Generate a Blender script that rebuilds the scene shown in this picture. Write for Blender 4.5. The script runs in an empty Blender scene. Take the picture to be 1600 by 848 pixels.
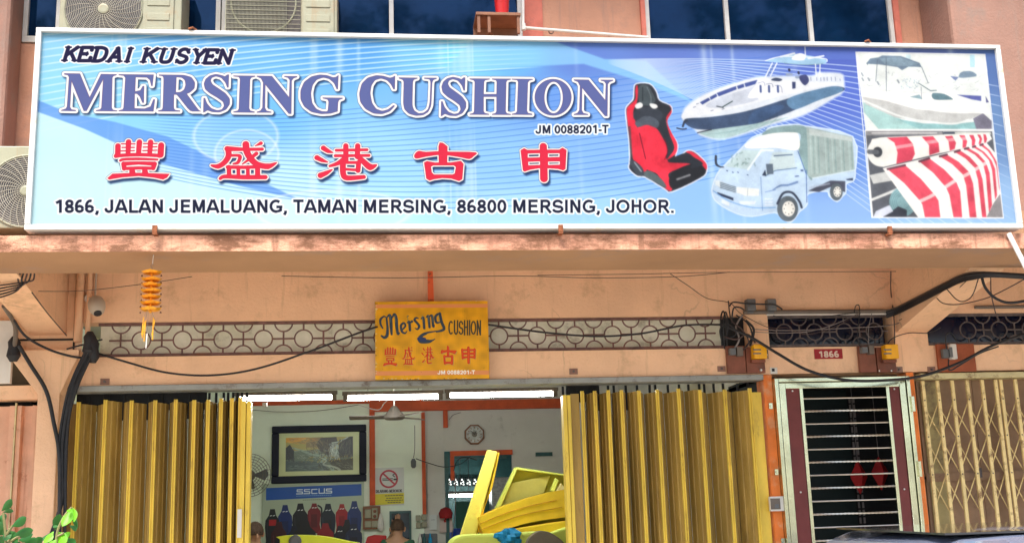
import bpy, math, random
import numpy as np
from mathutils import Vector, Matrix
random.seed(7)
RNG = np.random.default_rng(7)
S = bpy.context.scene
COL = S.collection

# ------------------------------------------------------------------ camera
F_PX, PITCH, YAW, ROLL = 1800.0, 0.2115, 0.1213, -0.0316
CAM = Vector((0.0, -8.64, 1.55))
def _axes():
    cp, sp, cw, sw = math.cos(PITCH), math.sin(PITCH), math.cos(YAW), math.sin(YAW)
    f = Vector((sw*cp, cw*cp, sp)); rt = Vector((cw, -sw, 0)); up = rt.cross(f)
    cr, sr = math.cos(ROLL), math.sin(ROLL)
    return rt*cr + up*sr, up*cr - rt*sr, f
RT, UP, FW = _axes()
cam_data = bpy.data.cameras.new('camera')
cam = bpy.data.objects.new('camera', cam_data); COL.objects.link(cam)
cam.matrix_world = Matrix(((RT.x, UP.x, -FW.x, CAM.x), (RT.y, UP.y, -FW.y, CAM.y), (RT.z, UP.z, -FW.z, CAM.z), (0, 0, 0, 1)))
cam_data.sensor_width = 36; cam_data.lens = 36*F_PX/1600
cam_data.clip_start = 0.05; cam_data.clip_end = 2000
S.camera = cam
# ------------------------------------------------------------------ sky, sun, exposure
SUN_EL, SUN_AZ = math.radians(58), math.radians(200)      # azimuth measured clockwise from +Y
SUN_STRENGTH, SUN_ANGLE, SKY = 2.2, math.radians(25), 0.14
world = bpy.data.worlds.new('World'); S.world = world; world.use_nodes = True
nt = world.node_tree
sky = nt.nodes.new('ShaderNodeTexSky'); sky.sky_type = 'NISHITA'; sky.sun_disc = False
sky.sun_elevation = SUN_EL; sky.sun_rotation = SUN_AZ
sky.air_density = 1.0; sky.dust_density = 3.0; sky.ozone_density = 1.0
bgn = nt.nodes['Background']; nt.links.new(sky.outputs[0], bgn.inputs[0]); bgn.inputs[1].default_value = SKY
sl = bpy.data.lights.new('sun', 'SUN'); sl.energy = SUN_STRENGTH; sl.angle = SUN_ANGLE; sl.color = (1, .95, .86)
so = bpy.data.objects.new('sun', sl); COL.objects.link(so)
sd = Vector((math.sin(SUN_AZ)*math.cos(SUN_EL), math.cos(SUN_AZ)*math.cos(SUN_EL), math.sin(SUN_EL)))
so.rotation_euler = (-sd).to_track_quat('-Z', 'Y').to_euler(); so.location = (0, -30, 40)
S.view_settings.view_transform = 'Standard'; S.view_settings.look = 'None'
S.view_settings.exposure = 1.42; S.view_settings.gamma = 1.0; S.view_settings.use_curve_mapping = False
S.cycles.use_denoising = True
S.cycles.max_bounces = 8; S.cycles.diffuse_bounces = 5; S.cycles.sample_clamp_indirect = 6

def at(x, y, Y):
    """photo pixel -> world point on the plane Y"""
    d = FW*F_PX + RT*(x-800) + UP*(424-y)
    return CAM + d*((Y-CAM.y)/d.y)
def atx(x, y, X):
    d = FW*F_PX + RT*(x-800) + UP*(424-y); return CAM + d*((X-CAM.x)/d.x)
def gx(x, y, Y=0.): return at(x, y, Y).x
def gz(x, y, Y=0.): return at(x, y, Y).z

# ------------------------------------------------------------------ materials
def srgb(r, g, b):
    f = lambda c: (c/255)/12.92 if c/255 <= .04045 else ((c/255+.055)/1.055)**2.4
    return (f(r), f(g), f(b))
MATS = {}
def mat(name, col, rough=.6, metal=0., var=.12, scale=6., bump=.05, bscale=60., dirt=None, damt=0., dscale=3., stretch=(1, 1, 1), emit=0., ecol=None, spec=.4, streak=0., coat=0., crack=0.):
    """one procedural surface: colour broken by two noises, dirt patches, run-down streaks, fine relief"""
    if name in MATS: return MATS[name]
    m = bpy.data.materials.new(name); m.use_nodes = True; t = m.node_tree; N = t.nodes; L = t.links
    b = N['Principled BSDF']; b.inputs['Roughness'].default_value = rough; b.inputs['Metallic'].default_value = metal
    b.inputs['Specular IOR Level'].default_value = spec
    if coat: b.inputs['Coat Weight'].default_value = coat; b.inputs['Coat Roughness'].default_value = .05
    g = N.new('ShaderNodeNewGeometry'); mp = N.new('ShaderNodeMapping'); mp.inputs['Scale'].default_value = stretch
    L.new(g.outputs['Position'], mp.inputs['Vector'])
    def noise(sc, det=6, vec=mp, ro=.6):
        n = N.new('ShaderNodeTexNoise'); n.inputs['Scale'].default_value = sc; n.inputs['Detail'].default_value = det
        n.inputs['Roughness'].default_value = ro
        L.new(vec.outputs['Vector'], n.inputs['Vector']); return n.outputs['Fac']
    def ramp(fac, a, c, ca=(0, 0, 0, 1), cb=(1, 1, 1, 1)):
        r = N.new('ShaderNodeValToRGB'); r.color_ramp.elements[0].position = a; r.color_ramp.elements[1].position = c
        r.color_ramp.elements[0].color = ca; r.color_ramp.elements[1].color = cb
        L.new(fac, r.inputs['Fac']); return r.outputs['Color']
    def mix(fac, a, c):
        x = N.new('ShaderNodeMix'); x.data_type = 'RGBA'
        if isinstance(fac, float): x.inputs['Factor'].default_value = fac
        else: L.new(fac, x.inputs['Factor'])
        for s, v in ((x.inputs[6], a), (x.inputs[7], c)):
            if isinstance(v, tuple): s.default_value = (*v[:3], 1)
            else: L.new(v, s)
        return x.outputs[2]
    lo = tuple(max(0, c*(1-var*1.6)) for c in col); hi = tuple(min(1, c*(1+var)) for c in col)
    c1 = mix(ramp(noise(scale), .3, .7), lo, hi)
    if damt > 0:
        dn = noise(dscale, 10, mp, .72); a = .62-damt*.3
        c1 = mix(ramp(dn, a, a+.14), c1, dirt or tuple(c*.35 for c in col))
    if streak > 0:
        m2 = N.new('ShaderNodeMapping'); m2.inputs['Scale'].default_value = (9, 9, .5); L.new(g.outputs['Position'], m2.inputs['Vector'])
        c1 = mix(ramp(noise(2., 8, m2, .65), .62-streak*.25, .8-streak*.1), c1, dirt or tuple(c*.5 for c in col))
    if crack:
        wv = N.new('ShaderNodeTexVoronoi'); wv.feature = 'DISTANCE_TO_EDGE'; wv.inputs['Scale'].default_value = 1.1
        wn = N.new('ShaderNodeVectorMath'); wn.operation = 'MULTIPLY_ADD'; tn = N.new('ShaderNodeTexNoise'); tn.inputs['Scale'].default_value = 3.5; tn.inputs['Detail'].default_value = 8
        L.new(g.outputs['Position'], tn.inputs['Vector']); L.new(tn.outputs['Color'], wn.inputs[0]); wn.inputs[1].default_value = (.35, .35, .35); L.new(g.outputs['Position'], wn.inputs[2]); L.new(wn.outputs[0], wv.inputs['Vector'])
        line = ramp(wv.outputs['Distance'], .0015, .007, (crack, crack, crack, 1), (0, 0, 0, 1)); mk = ramp(noise(.9, 3), .56, .63)
        mm = N.new('ShaderNodeMath'); mm.operation = 'MULTIPLY'; L.new(line, mm.inputs[0]); L.new(mk, mm.inputs[1])
        c1 = mix(mm.outputs[0], c1, tuple(c*.3 for c in col))
    L.new(c1, b.inputs['Base Color'])
    if bump:
        bn = N.new('ShaderNodeBump'); bn.inputs['Strength'].default_value = bump; bn.inputs['Distance'].default_value = .02
        L.new(noise(bscale, 5), bn.inputs['Height']); L.new(bn.outputs['Normal'], b.inputs['Normal'])
    if emit: b.inputs['Emission Color'].default_value = (*(ecol or col), 1); b.inputs['Emission Strength'].default_value = emit
    MATS[name] = m; return m

# ------------------------------------------------------------------ meshes
def cat(pts, n=8, closed=False):
    P = [tuple(p) for p in pts]; k = len(P); out = []
    if k < 3: return P
    rng = range(k if closed else k-1)
    for i in rng:
        if closed: p0, p1, p2, p3 = P[(i-1) % k], P[i], P[(i+1) % k], P[(i+2) % k]
        else: p0, p1, p2, p3 = P[max(i-1, 0)], P[i], P[i+1], P[min(i+2, k-1)]
        for j in range(n):
            t = j/n
            out.append(tuple(.5*(2*b+(c-a)*t+(2*a-5*b+4*c-d)*t*t+(3*b-a-3*c+d)*t**3) for a, b, c, d in zip(p0, p1, p2, p3)))
    if not closed: out.append(P[-1])
    return out
class MB:
    def __init__(s): s.v = []; s.f = []
    def add(s, v, f):
        o = len(s.v); s.v += [tuple(p) for p in v]; s.f += [tuple(i+o for i in q) for q in f]; return s
    def box(s, x0, x1, y0, y1, z0, z1):
        return s.add([(x0,y0,z0),(x1,y0,z0),(x1,y1,z0),(x0,y1,z0),(x0,y0,z1),(x1,y0,z1),(x1,y1,z1),(x0,y1,z1)],
                     [(0,3,2,1),(4,5,6,7),(0,1,5,4),(1,2,6,5),(2,3,7,6),(3,0,4,7)])
    def prism(s, pts, y0, y1):                # outline in x,z pushed from y0 to y1
        n = len(pts); a = sum(pts[i][0]*pts[(i+1) % n][1]-pts[(i+1) % n][0]*pts[i][1] for i in range(n))
        if a < 0: pts = pts[::-1]
        v = [(p[0], y0, p[1]) for p in pts]+[(p[0], y1, p[1]) for p in pts]
        return s.add(v, [tuple(range(n)), tuple(range(2*n-1, n-1, -1))]+[(i, i+n, (i+1) % n+n, (i+1) % n) for i in range(n)])
    def sweep(s, prof, z0, z1):               # outline in x,y pushed from z0 to z1 (closed)
        n = len(prof); a = sum(prof[i][0]*prof[(i+1) % n][1]-prof[(i+1) % n][0]*prof[i][1] for i in range(n))
        if a < 0: prof = prof[::-1]
        v = [(p[0], p[1], z0) for p in prof]+[(p[0], p[1], z1) for p in prof]
        return s.add(v, [tuple(range(n-1, -1, -1)), tuple(range(n, 2*n))]+[(i, (i+1) % n, (i+1) % n+n, i+n) for i in range(n)])
    def tube(s, pts, r, k=8, caps=True):
        P = [Vector(p) for p in pts]; n = len(P); v = []; f = []
        rr = r if isinstance(r, (list, tuple)) else [r]*n
        ref = None
        for i in range(n):
            d = (P[min(i+1, n-1)]-P[max(i-1, 0)])
            if d.length < 1e-9: d = Vector((0, 0, 1))
            d.normalize()
            if ref is None: ref = Vector((0, 0, 1)) if abs(d.z) < .9 else Vector((1, 0, 0))
            a = d.cross(ref)
            if a.length < 1e-4: a = d.cross(Vector((.3, 1, .2)))
            a.normalize(); b = a.cross(d); ref = b.cross(a)*-1 if False else b
            ref = b
            for j in range(k):
                t = 2*math.pi*j/k; v.append(P[i]+a*(rr[i]*math.cos(t))+b*(rr[i]*math.sin(t)))
        for i in range(n-1):
            for j in range(k):
                f.append((i*k+j, i*k+(j+1) % k, (i+1)*k+(j+1) % k, (i+1)*k+j))
        if caps: f += [tuple(range(k-1, -1, -1)), tuple(range((n-1)*k, n*k))]
        return s.add(v, f)
    def ring(s, c, R, r, axis='y', n=28, k=6, a0=0., a1=2*math.pi, sx=1.):
        pts = []
        full = abs(a1-a0-2*math.pi) < 1e-6
        for i in range(n+1):
            t = a0+(a1-a0)*i/n; x, z = R*sx*math.cos(t), R*math.sin(t)
            pts.append((c[0]+x, c[1], c[2]+z) if axis == 'y' else ((c[0]+x, c[1]+z, c[2]) if axis == 'z' else (c[0], c[1]+x, c[2]+z)))
        return s.tube(pts, r, k, caps=not full)
    def lathe(s, c, prof, n=20, axis='z'):    # prof: (radius, height)
        v = []; f = []
        for (r, h) in prof:
            for j in range(n):
                t = 2*math.pi*j/n; a, b = r*math.cos(t), r*math.sin(t)
                v.append((c[0]+a, c[1]+b, c[2]+h) if axis == 'z' else (c[0]+a, c[1]-h, c[2]+b))
        for i in range(len(prof)-1):
            for j in range(n): f.append((i*n+j, i*n+(j+1) % n, (i+1)*n+(j+1) % n, (i+1)*n+j))
        f += [tuple(range(n-1, -1, -1)), tuple(range((len(prof)-1)*n, len(prof)*n))]
        return s.add(v, f)
    def move(s, M):
        s.v = [tuple(M @ Vector(p)) for p in s.v]; return s
def obj(name, mb, m, parent=None, smooth=False, bevel=0., label=None):
    me = bpy.data.meshes.new(name)
    org = Vector((0, 0, 0))
    v = mb.v
    if parent is None and v:                  # a thing that is one mesh: origin at the middle of its base
        xs, ys, zs = zip(*v); org = Vector(((min(xs)+max(xs))/2, (min(ys)+max(ys))/2, min(zs)))
        v = [(x-org.x, y-org.y, z-org.z) for x, y, z in v]
    elif parent is not None:
        p = parent; off = Vector((0, 0, 0))
        while p: off += p.location; p = p.parent
        v = [(x-off.x, y-off.y, z-off.z) for x, y, z in v]
    me.from_pydata(v, [], mb.f); me.validate(); me.update()
    o = bpy.data.objects.new(name, me); COL.objects.link(o); o.location = org
    if m: me.materials.append(m)
    if parent: o.parent = parent
    if smooth:
        me.polygons.foreach_set('use_smooth', [True]*len(me.polygons))
        md = o.modifiers.new('e', 'EDGE_SPLIT'); md.split_angle = math.radians(40)
    if bevel:
        b = o.modifiers.new('b', 'BEVEL'); b.width = bevel; b.segments = 2; b.limit_method = 'ANGLE'
    if label: o['label'] = label
    return o
def thing(name, label, cat_, loc=(0, 0, 0), group=None):
    o = bpy.data.objects.new(name, None); COL.objects.link(o); o.location = loc; o.empty_display_size = .1
    o['label'] = label; o['category'] = cat_
    if group: o['group'] = group
    return o
def tag(o, label, cat_, group=None):
    o['label'] = label; o['category'] = cat_
    if group: o['group'] = group
    return o
def struct(name, mb, m):
    o = obj(name, mb, m); o['kind'] = 'structure'; return o
def cable(name, pts, r, m, label=None, cat_='cable', parent=None, group=None, n=8, k=8):
    P = cat([tuple(at(*p)) for p in pts], n)
    o = obj(name, MB().tube(P, r, k), m, parent, smooth=True)
    if parent is None: tag(o, label, cat_, group)
    return o
# ------------------------------------------------------------------ printed artwork (drawn by distance fields into generated pictures)
def seg_sd(px, py, segs):
    """unsigned distance and even-odd parity of pixel grid to a set of segments"""
    d = np.full(px.shape, 1e9, np.float32); par = np.zeros(px.shape, bool)
    for (x0, y0, x1, y1) in segs:
        dx, dy = x1-x0, y1-y0; L = dx*dx+dy*dy+1e-9
        t = np.clip(((px-x0)*dx+(py-y0)*dy)/L, 0, 1)
        d = np.minimum(d, (px-x0-t*dx)**2+(py-y0-t*dy)**2)
        if x0 != x1:
            c = ((x0 <= px) & (px < x1)) | ((x1 <= px) & (px < x0))
            par ^= c & (y0+(px-x0)*dy/(dx if dx else 1e-9) > py)
    d = np.sqrt(d); return np.where(par, -d, d)
def segs_of(pts): return [(*pts[i], *pts[(i+1) % len(pts)]) for i in range(len(pts))]
_glyph = {}
def glyph(ch):
    """edges of one glyph of the built-in font, cap height 1, and its width"""
    if ch in _glyph: return _glyph[ch]
    def dims(t):
        cu = bpy.data.curves.new('t', 'FONT'); cu.body = t; cu.resolution_u = 4
        o = bpy.data.objects.new('t', cu); COL.objects.link(o)
        dg = bpy.context.evaluated_depsgraph_get(); e = o.evaluated_get(dg); me = e.to_mesh()
        V = [tuple(v.co) for v in me.vertices]; cnt = {}
        for p in me.polygons:
            k = list(p.vertices)
            for i in range(len(k)):
                q = tuple(sorted((k[i], k[(i+1) % len(k)]))); cnt[q] = cnt.get(q, 0)+1
        sg = [(V[a][0], V[a][1], V[b][0], V[b][1]) for (a, b), c in cnt.items() if c == 1]
        e.to_mesh_clear(); bpy.data.objects.remove(o); bpy.data.curves.remove(cu)
        return sg
    ext = lambda sg: (min(min(s[0], s[2]) for s in sg), max(max(s[0], s[2]) for s in sg))
    if 'cap' not in _glyph:
        sg = dims('H'); _glyph['cap'] = max(max(s[1], s[3]) for s in sg); a, b = ext(sg)
        a2, b2 = ext(dims('HH')); _glyph['Hadv'] = (b2-a2)-(b-a)
    cap = _glyph['cap']
    h = ext(dims('H'))
    w2 = ext(dims('H'+ch+'H')); adv = (w2[1]-w2[0])-(h[1]-h[0])-_glyph['Hadv']
    sg = dims(ch) if ch != ' ' else []
    _glyph[ch] = ([(a/cap, b/cap, c/cap, d/cap) for a, b, c, d in sg], adv/cap); return _glyph[ch]

# a plain grotesque alphabet drawn from strokes with square ends: (width, strokes); a stroke is a polyline, 'c' first = rounded through its points
def _arc(cx, cy, rx, ry, a, b, n=10): return [(cx+rx*math.cos(math.radians(a+(b-a)*i/n)), cy+ry*math.sin(math.radians(a+(b-a)*i/n))) for i in range(n+1)]
t_ = .09
SF = {'A': (.72, [[(.05,0),(.33,1)],[(.67,0),(.39,1)],[(.15,.29),(.57,.29)]]), 'C': (.72, [_arc(.38,.5,.28,.41,48,312)]), 'D': (.72, [[(.15,0),(.15,1)],[(.15,t_)]+_arc(.33,.5,.28,.41,-90,90)+[(.15,1-t_)]]),
 'E': (.67, [[(.16,0),(.16,1)],[(.16,t_),(.62,t_)],[(.16,.52),(.57,.52)],[(.16,1-t_),(.6,1-t_)]]), 'G': (.78, [_arc(.40,.5,.29,.41,50,290),[(.50,.115),(.66,.2)],[(.66,.13),(.66,.47)],[(.42,.45),(.75,.45)]]),
 'H': (.72, [[(.16,0),(.16,1)],[(.56,0),(.56,1)],[(.16,.53),(.56,.53)]]), 'I': (.28, [[(.14,0),(.14,1)]]), 'J': (.56, [[(.4,1)]+_arc(.235,.27,.165,.18,0,-180)+[(.07,.3)]]),
 'K': (.72, [[(.16,0),(.16,1)],[(.16,.33),(.64,1)],[(.32,.55),(.67,0)]]), 'L': (.6, [[(.16,0),(.16,1)],[(.16,t_),(.58,t_)]]), 'M': (.83, [[(.15,0),(.15,1)],[(.68,0),(.68,1)],[(.17,.98),(.415,.08)],[(.66,.98),(.415,.08)]]),
 'N': (.72, [[(.15,0),(.15,1)],[(.57,0),(.57,1)],[(.17,.94),(.55,.06)]]), 'O': (.78, [_arc(.39,.5,.30,.41,0,360,18)]), 'R': (.72, [[(.16,0),(.16,1)],[(.16,.91),(.42,.91)]+_arc(.42,.7,.15,.21,90,-90,8)+[(.16,.49)],[(.38,.48),(.66,0)]]),
 'S': (.67, [[(.57,.72)]+_arc(.33,.72,.21,.19,30,180,7)+_arc(.30,.62,.19,.12,200,262,3)+[(.40,.45)]+_arc(.35,.29,.23,.2,60,-90,7)+_arc(.33,.29,.25,.2,-90,-170,5)]), 'T': (.61, [[(.305,0),(.305,1)],[(.02,1-t_),(.59,1-t_)]]),
 'U': (.72, [[(.15,1)]+_arc(.36,.32,.21,.235,180,360,10)+[(.57,1)]]), 'Y': (.67, [[(.335,0),(.335,.42)],[(.04,1),(.335,.4)],[(.63,1),(.335,.4)]]), '0': (.56, [_arc(.28,.5,.18,.41,0,360,16)]),
 '1': (.56, [[(.34,0),(.34,1)],[(.32,.9),(.1,.74)]]), '2': (.56, [[(.08,.7)]+_arc(.28,.7,.19,.21,165,-20,8)+[(.38,.42),(.12,.13)],[(.06,t_),(.51,t_)]]), '4': (.56, [[(.4,0),(.4,1)],[(.38,.95),(.07,.33)],[(.04,.3),(.54,.3)]]),
 '6': (.56, [_arc(.28,.3,.18,.21,0,360,12),_arc(.33,.5,.23,.41,75,190,8)]), '8': (.56, [_arc(.28,.27,.185,.19,0,360,12),_arc(.28,.72,.16,.19,0,360,12)]), ',': (.28, [[(.15,.16),(.15,.02),(.08,-.15)]]), '.': (.28, [[(.14,0),(.14,.17)]]),
 '-': (.33, [[(.04,.36),(.3,.36)]]), ' ': (.28, [])}
def grot(T, body, x, y, w, h, slope=0., wt=.09, lean=0.):
    """word as raster-space butt-ended bars and joints; x left, y baseline"""
    tot = sum(SF[c][0] for c in body); out = []; cx = 0.; sxx = w/tot
    for ch in body:
        for s_ in SF[ch][1]:
            P = [T((x+(cx+u)*sxx+lean*v*h, y+slope*(cx+u)*sxx-v*h)) for u, v in s_]
            k = math.dist(T((x, y)), T((x, y-h))); r = wt*k
            for i in range(len(P)-1):
                (a, b), (c, d) = P[i], P[i+1]; L = math.hypot(c-a, d-b)+1e-6; nx, ny = -(d-b)/L*r, (c-a)/L*r
                out.append(('q', [(a+nx, b+ny), (c+nx, d+ny), (c-nx, d-ny), (a-nx, b-ny)]))
                if i: out.append(('q', [(a+r*math.cos(q*math.pi/4), b+r*math.sin(q*math.pi/4)) for q in range(8)]))
        cx += SF[ch][0]
    return [('g', segs_of(q)) for _, q in out]
class Art:
    def __init__(s, W, H, base=(255, 255, 255)):
        s.W, s.H = W, H; s.img = np.ones((H, W, 3), np.float32)*np.array(base, np.float32)/255
        s.T = lambda p: p; s.k = 1.
    def tr(s, pts): return [s.T(p) for p in pts]
    def sdf(s, items, holes=(), margin=14, k=None):
        """items: ('p', pts) polygons, ('s', pts, radii) brush strokes, ('g', segs) raw edges already in raster space"""
        k = k or s.k; sh = []
        for it in list(items)+[('h', h) for h in holes]:
            if it[0] == 'g': pts = [(a, b) for a, b, c, d in it[1]]+[(c, d) for a, b, c, d in it[1]]; sh.append((it[0], it[1], None, pts))
            elif it[0] == 's':
                P = s.tr(it[1]); r = it[2] if isinstance(it[2], (list, tuple)) else [it[2]]*len(P); r = [q*k for q in r]
                sh.append(('s', P, r, [(x-max(r), y-max(r)) for x, y in P]+[(x+max(r), y+max(r)) for x, y in P]))
            else: P = s.tr(it[1]); sh.append((it[0], P, None, P))
        A = [p for q in sh for p in q[3]]
        x0 = int(max(0, min(p[0] for p in A)-margin)); x1 = int(min(s.W, max(p[0] for p in A)+margin+1))
        y0 = int(max(0, min(p[1] for p in A)-margin)); y1 = int(min(s.H, max(p[1] for p in A)+margin+1))
        if x1 <= x0 or y1 <= y0: return None
        full = np.full((y1-y0, x1-x0), 99., np.float32)
        hol = full.copy()
        for kind, P, r, Q in sh:
            a0 = int(max(x0, min(p[0] for p in Q)-margin)); a1 = int(min(x1, max(p[0] for p in Q)+margin+1))
            b0 = int(max(y0, min(p[1] for p in Q)-margin)); b1 = int(min(y1, max(p[1] for p in Q)+margin+1))
            if a1 <= a0 or b1 <= b0: continue
            py, px = np.mgrid[b0:b1, a0:a1].astype(np.float32); px += .5; py += .5
            if kind == 's':
                d = np.full(px.shape, 99., np.float32)
                for i in range(max(1, len(P)-1)):
                    (xa, ya), (xb, yb) = P[i], P[min(i+1, len(P)-1)]; ra, rb = r[i], r[min(i+1, len(P)-1)]
                    dx, dy = xb-xa, yb-ya; L = dx*dx+dy*dy+1e-6
                    t = np.clip(((px-xa)*dx+(py-ya)*dy)/L, 0, 1)
                    d = np.minimum(d, np.sqrt((px-xa-t*dx)**2+(py-ya-t*dy)**2)-(ra+(rb-ra)*t))
            else: d = seg_sd(px, py, P if kind == 'g' else segs_of(P))
            tgt = hol if kind == 'h' else full
            sl = (slice(b0-y0, b1-y0), slice(a0-x0, a1-x0)); tgt[sl] = np.minimum(tgt[sl], d)
        if holes: full = np.maximum(full, -hol)
        return (x0, y0, full)
    def fill(s, SD, col, off=0., soft=1., alpha=1., dx=0, dy=0):
        if SD is None: return
        x0, y0, d = SD; x0 += dx; y0 += dy; h, w = d.shape
        a0, b0, a1, b1 = max(0, x0), max(0, y0), min(s.W, x0+w), min(s.H, y0+h)
        if a1 <= a0 or b1 <= b0: return
        a = np.clip(.5-(d[b0-y0:b1-y0, a0-x0:a1-x0]-off)/soft, 0, 1)
        if soft > 2: a = a*a*(3-2*a)
        a = (a*alpha)[..., None]; s.img[b0:b1, a0:a1] = s.img[b0:b1, a0:a1]*(1-a)+np.array(col, np.float32)/255*a
    def poly(s, pts, col, smooth=False, **kw): s.fill(s.sdf([('p', cat(pts, 5, True) if smooth else pts)], margin=6), col, **kw)
    def line(s, pts, r, col, smooth=True, **kw):
        rr = r
        if smooth and len(pts) > 2: pts = cat(pts, 6)
        if isinstance(r, (list, tuple)): rr = list(np.interp(np.linspace(0, 1, len(pts)), np.linspace(0, 1, len(r)), r))
        s.fill(s.sdf([('s', pts, rr)], margin=6), col, **kw)
    def text(s, body, x, y, w, h, slope=0., sx=None):
        """word in source coordinates: left x, baseline y, total width w, cap height h -> list of raw edge sets in raster space"""
        gl = [glyph(c) for c in body]; tot = sum(g[1] for g in gl); out = []; cx = 0.
        for g, adv in gl:
            sg = []
            for a, b, c, d in g:
                q = [((cx+a)/tot*w, b*h), ((cx+c)/tot*w, d*h)]
                q = [s.T((x+u, y+slope*u-v)) for u, v in q]; sg.append((*q[0], *q[1]))
            if sg: out.append(('g', sg))
            cx += adv
        return out
    def write(s, body, x, y, w, h, col, bold=.4, slope=0., **kw):
        s.fill(s.sdf(s.text(body, x, y, w, h, slope), margin=5), col, off=bold, **kw)
    def image(s, name):
        im = bpy.data.images.new(name, s.W, s.H); a = np.ones((s.H, s.W, 4), np.float32)
        a[..., :3] = np.clip(s.img[::-1], 0, 1); im.pixels.foreach_set(a.ravel()); im.update(); im.pack(); return im
def print_mat(name, art, rough=.35, spec=.4, wear=.06, gain=1., coat=0.):
    m = bpy.data.materials.new(name); m.use_nodes = True; t = m.node_tree; N = t.nodes; L = t.links; b = N['Principled BSDF']
    b.inputs['Roughness'].default_value = rough; b.inputs['Specular IOR Level'].default_value = spec
    uv = N.new('ShaderNodeUVMap'); tx = N.new('ShaderNodeTexImage'); tx.image = art.image(name); tx.extension = 'EXTEND'
    L.new(uv.outputs[0], tx.inputs[0])
    g = N.new('ShaderNodeNewGeometry'); n = N.new('ShaderNodeTexNoise'); n.inputs['Scale'].default_value = 5; n.inputs['Detail'].default_value = 8
    L.new(g.outputs['Position'], n.inputs['Vector'])
    mr = N.new('ShaderNodeMapRange'); mr.inputs['To Min'].default_value = gain*(1-wear); mr.inputs['To Max'].default_value = gain*(1+wear*.5)
    L.new(n.outputs['Fac'], mr.inputs['Value'])
    mx = N.new('ShaderNodeVectorMath'); mx.operation = 'SCALE'; L.new(tx.outputs[0], mx.inputs[0]); L.new(mr.outputs[0], mx.inputs['Scale'])
    L.new(mx.outputs[0], b.inputs['Base Color']); return m
def print_panel(name, x0, x1, Y, z0, z1, m, parent, thick=.004, label=None):
    """a printed sheet facing the street; the front face carries the picture"""
    o = obj(name, MB().box(x0, x1, Y, Y+thick, z0, z1), m, parent, label=label)
    me = o.data; uvl = me.uv_layers.new(name='UVMap'); off = o.matrix_world.translation if parent is None else Vector((0, 0, 0))
    zs = [v.co.z for v in me.vertices]; xs = [v.co.x for v in me.vertices]; a, b, c, d = min(xs), max(xs), min(zs), max(zs)
    for lp in me.loops:
        co = me.vertices[lp.vertex_index].co; uvl.data[lp.index].uv = ((co.x-a)/(b-a), (co.z-c)/(d-c))
    return o
def zoomT(T, ox, oy, sc): return lambda p: T((ox+p[0]/sc, oy+p[1]/sc))
def remap(pts, a, b):
    """a,b = (x0,x1,y0,y1)"""
    return [(b[0]+(x-a[0])*(b[1]-b[0])/(a[1]-a[0]), b[2]+(y-a[2])*(b[3]-b[2])/(a[3]-a[2])) for x, y in pts]
def ell(cx, cy, rx, ry, n=40): return [(cx+rx*math.cos(2*math.pi*i/n), cy+ry*math.sin(2*math.pi*i/n)) for i in range(n)]

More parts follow.
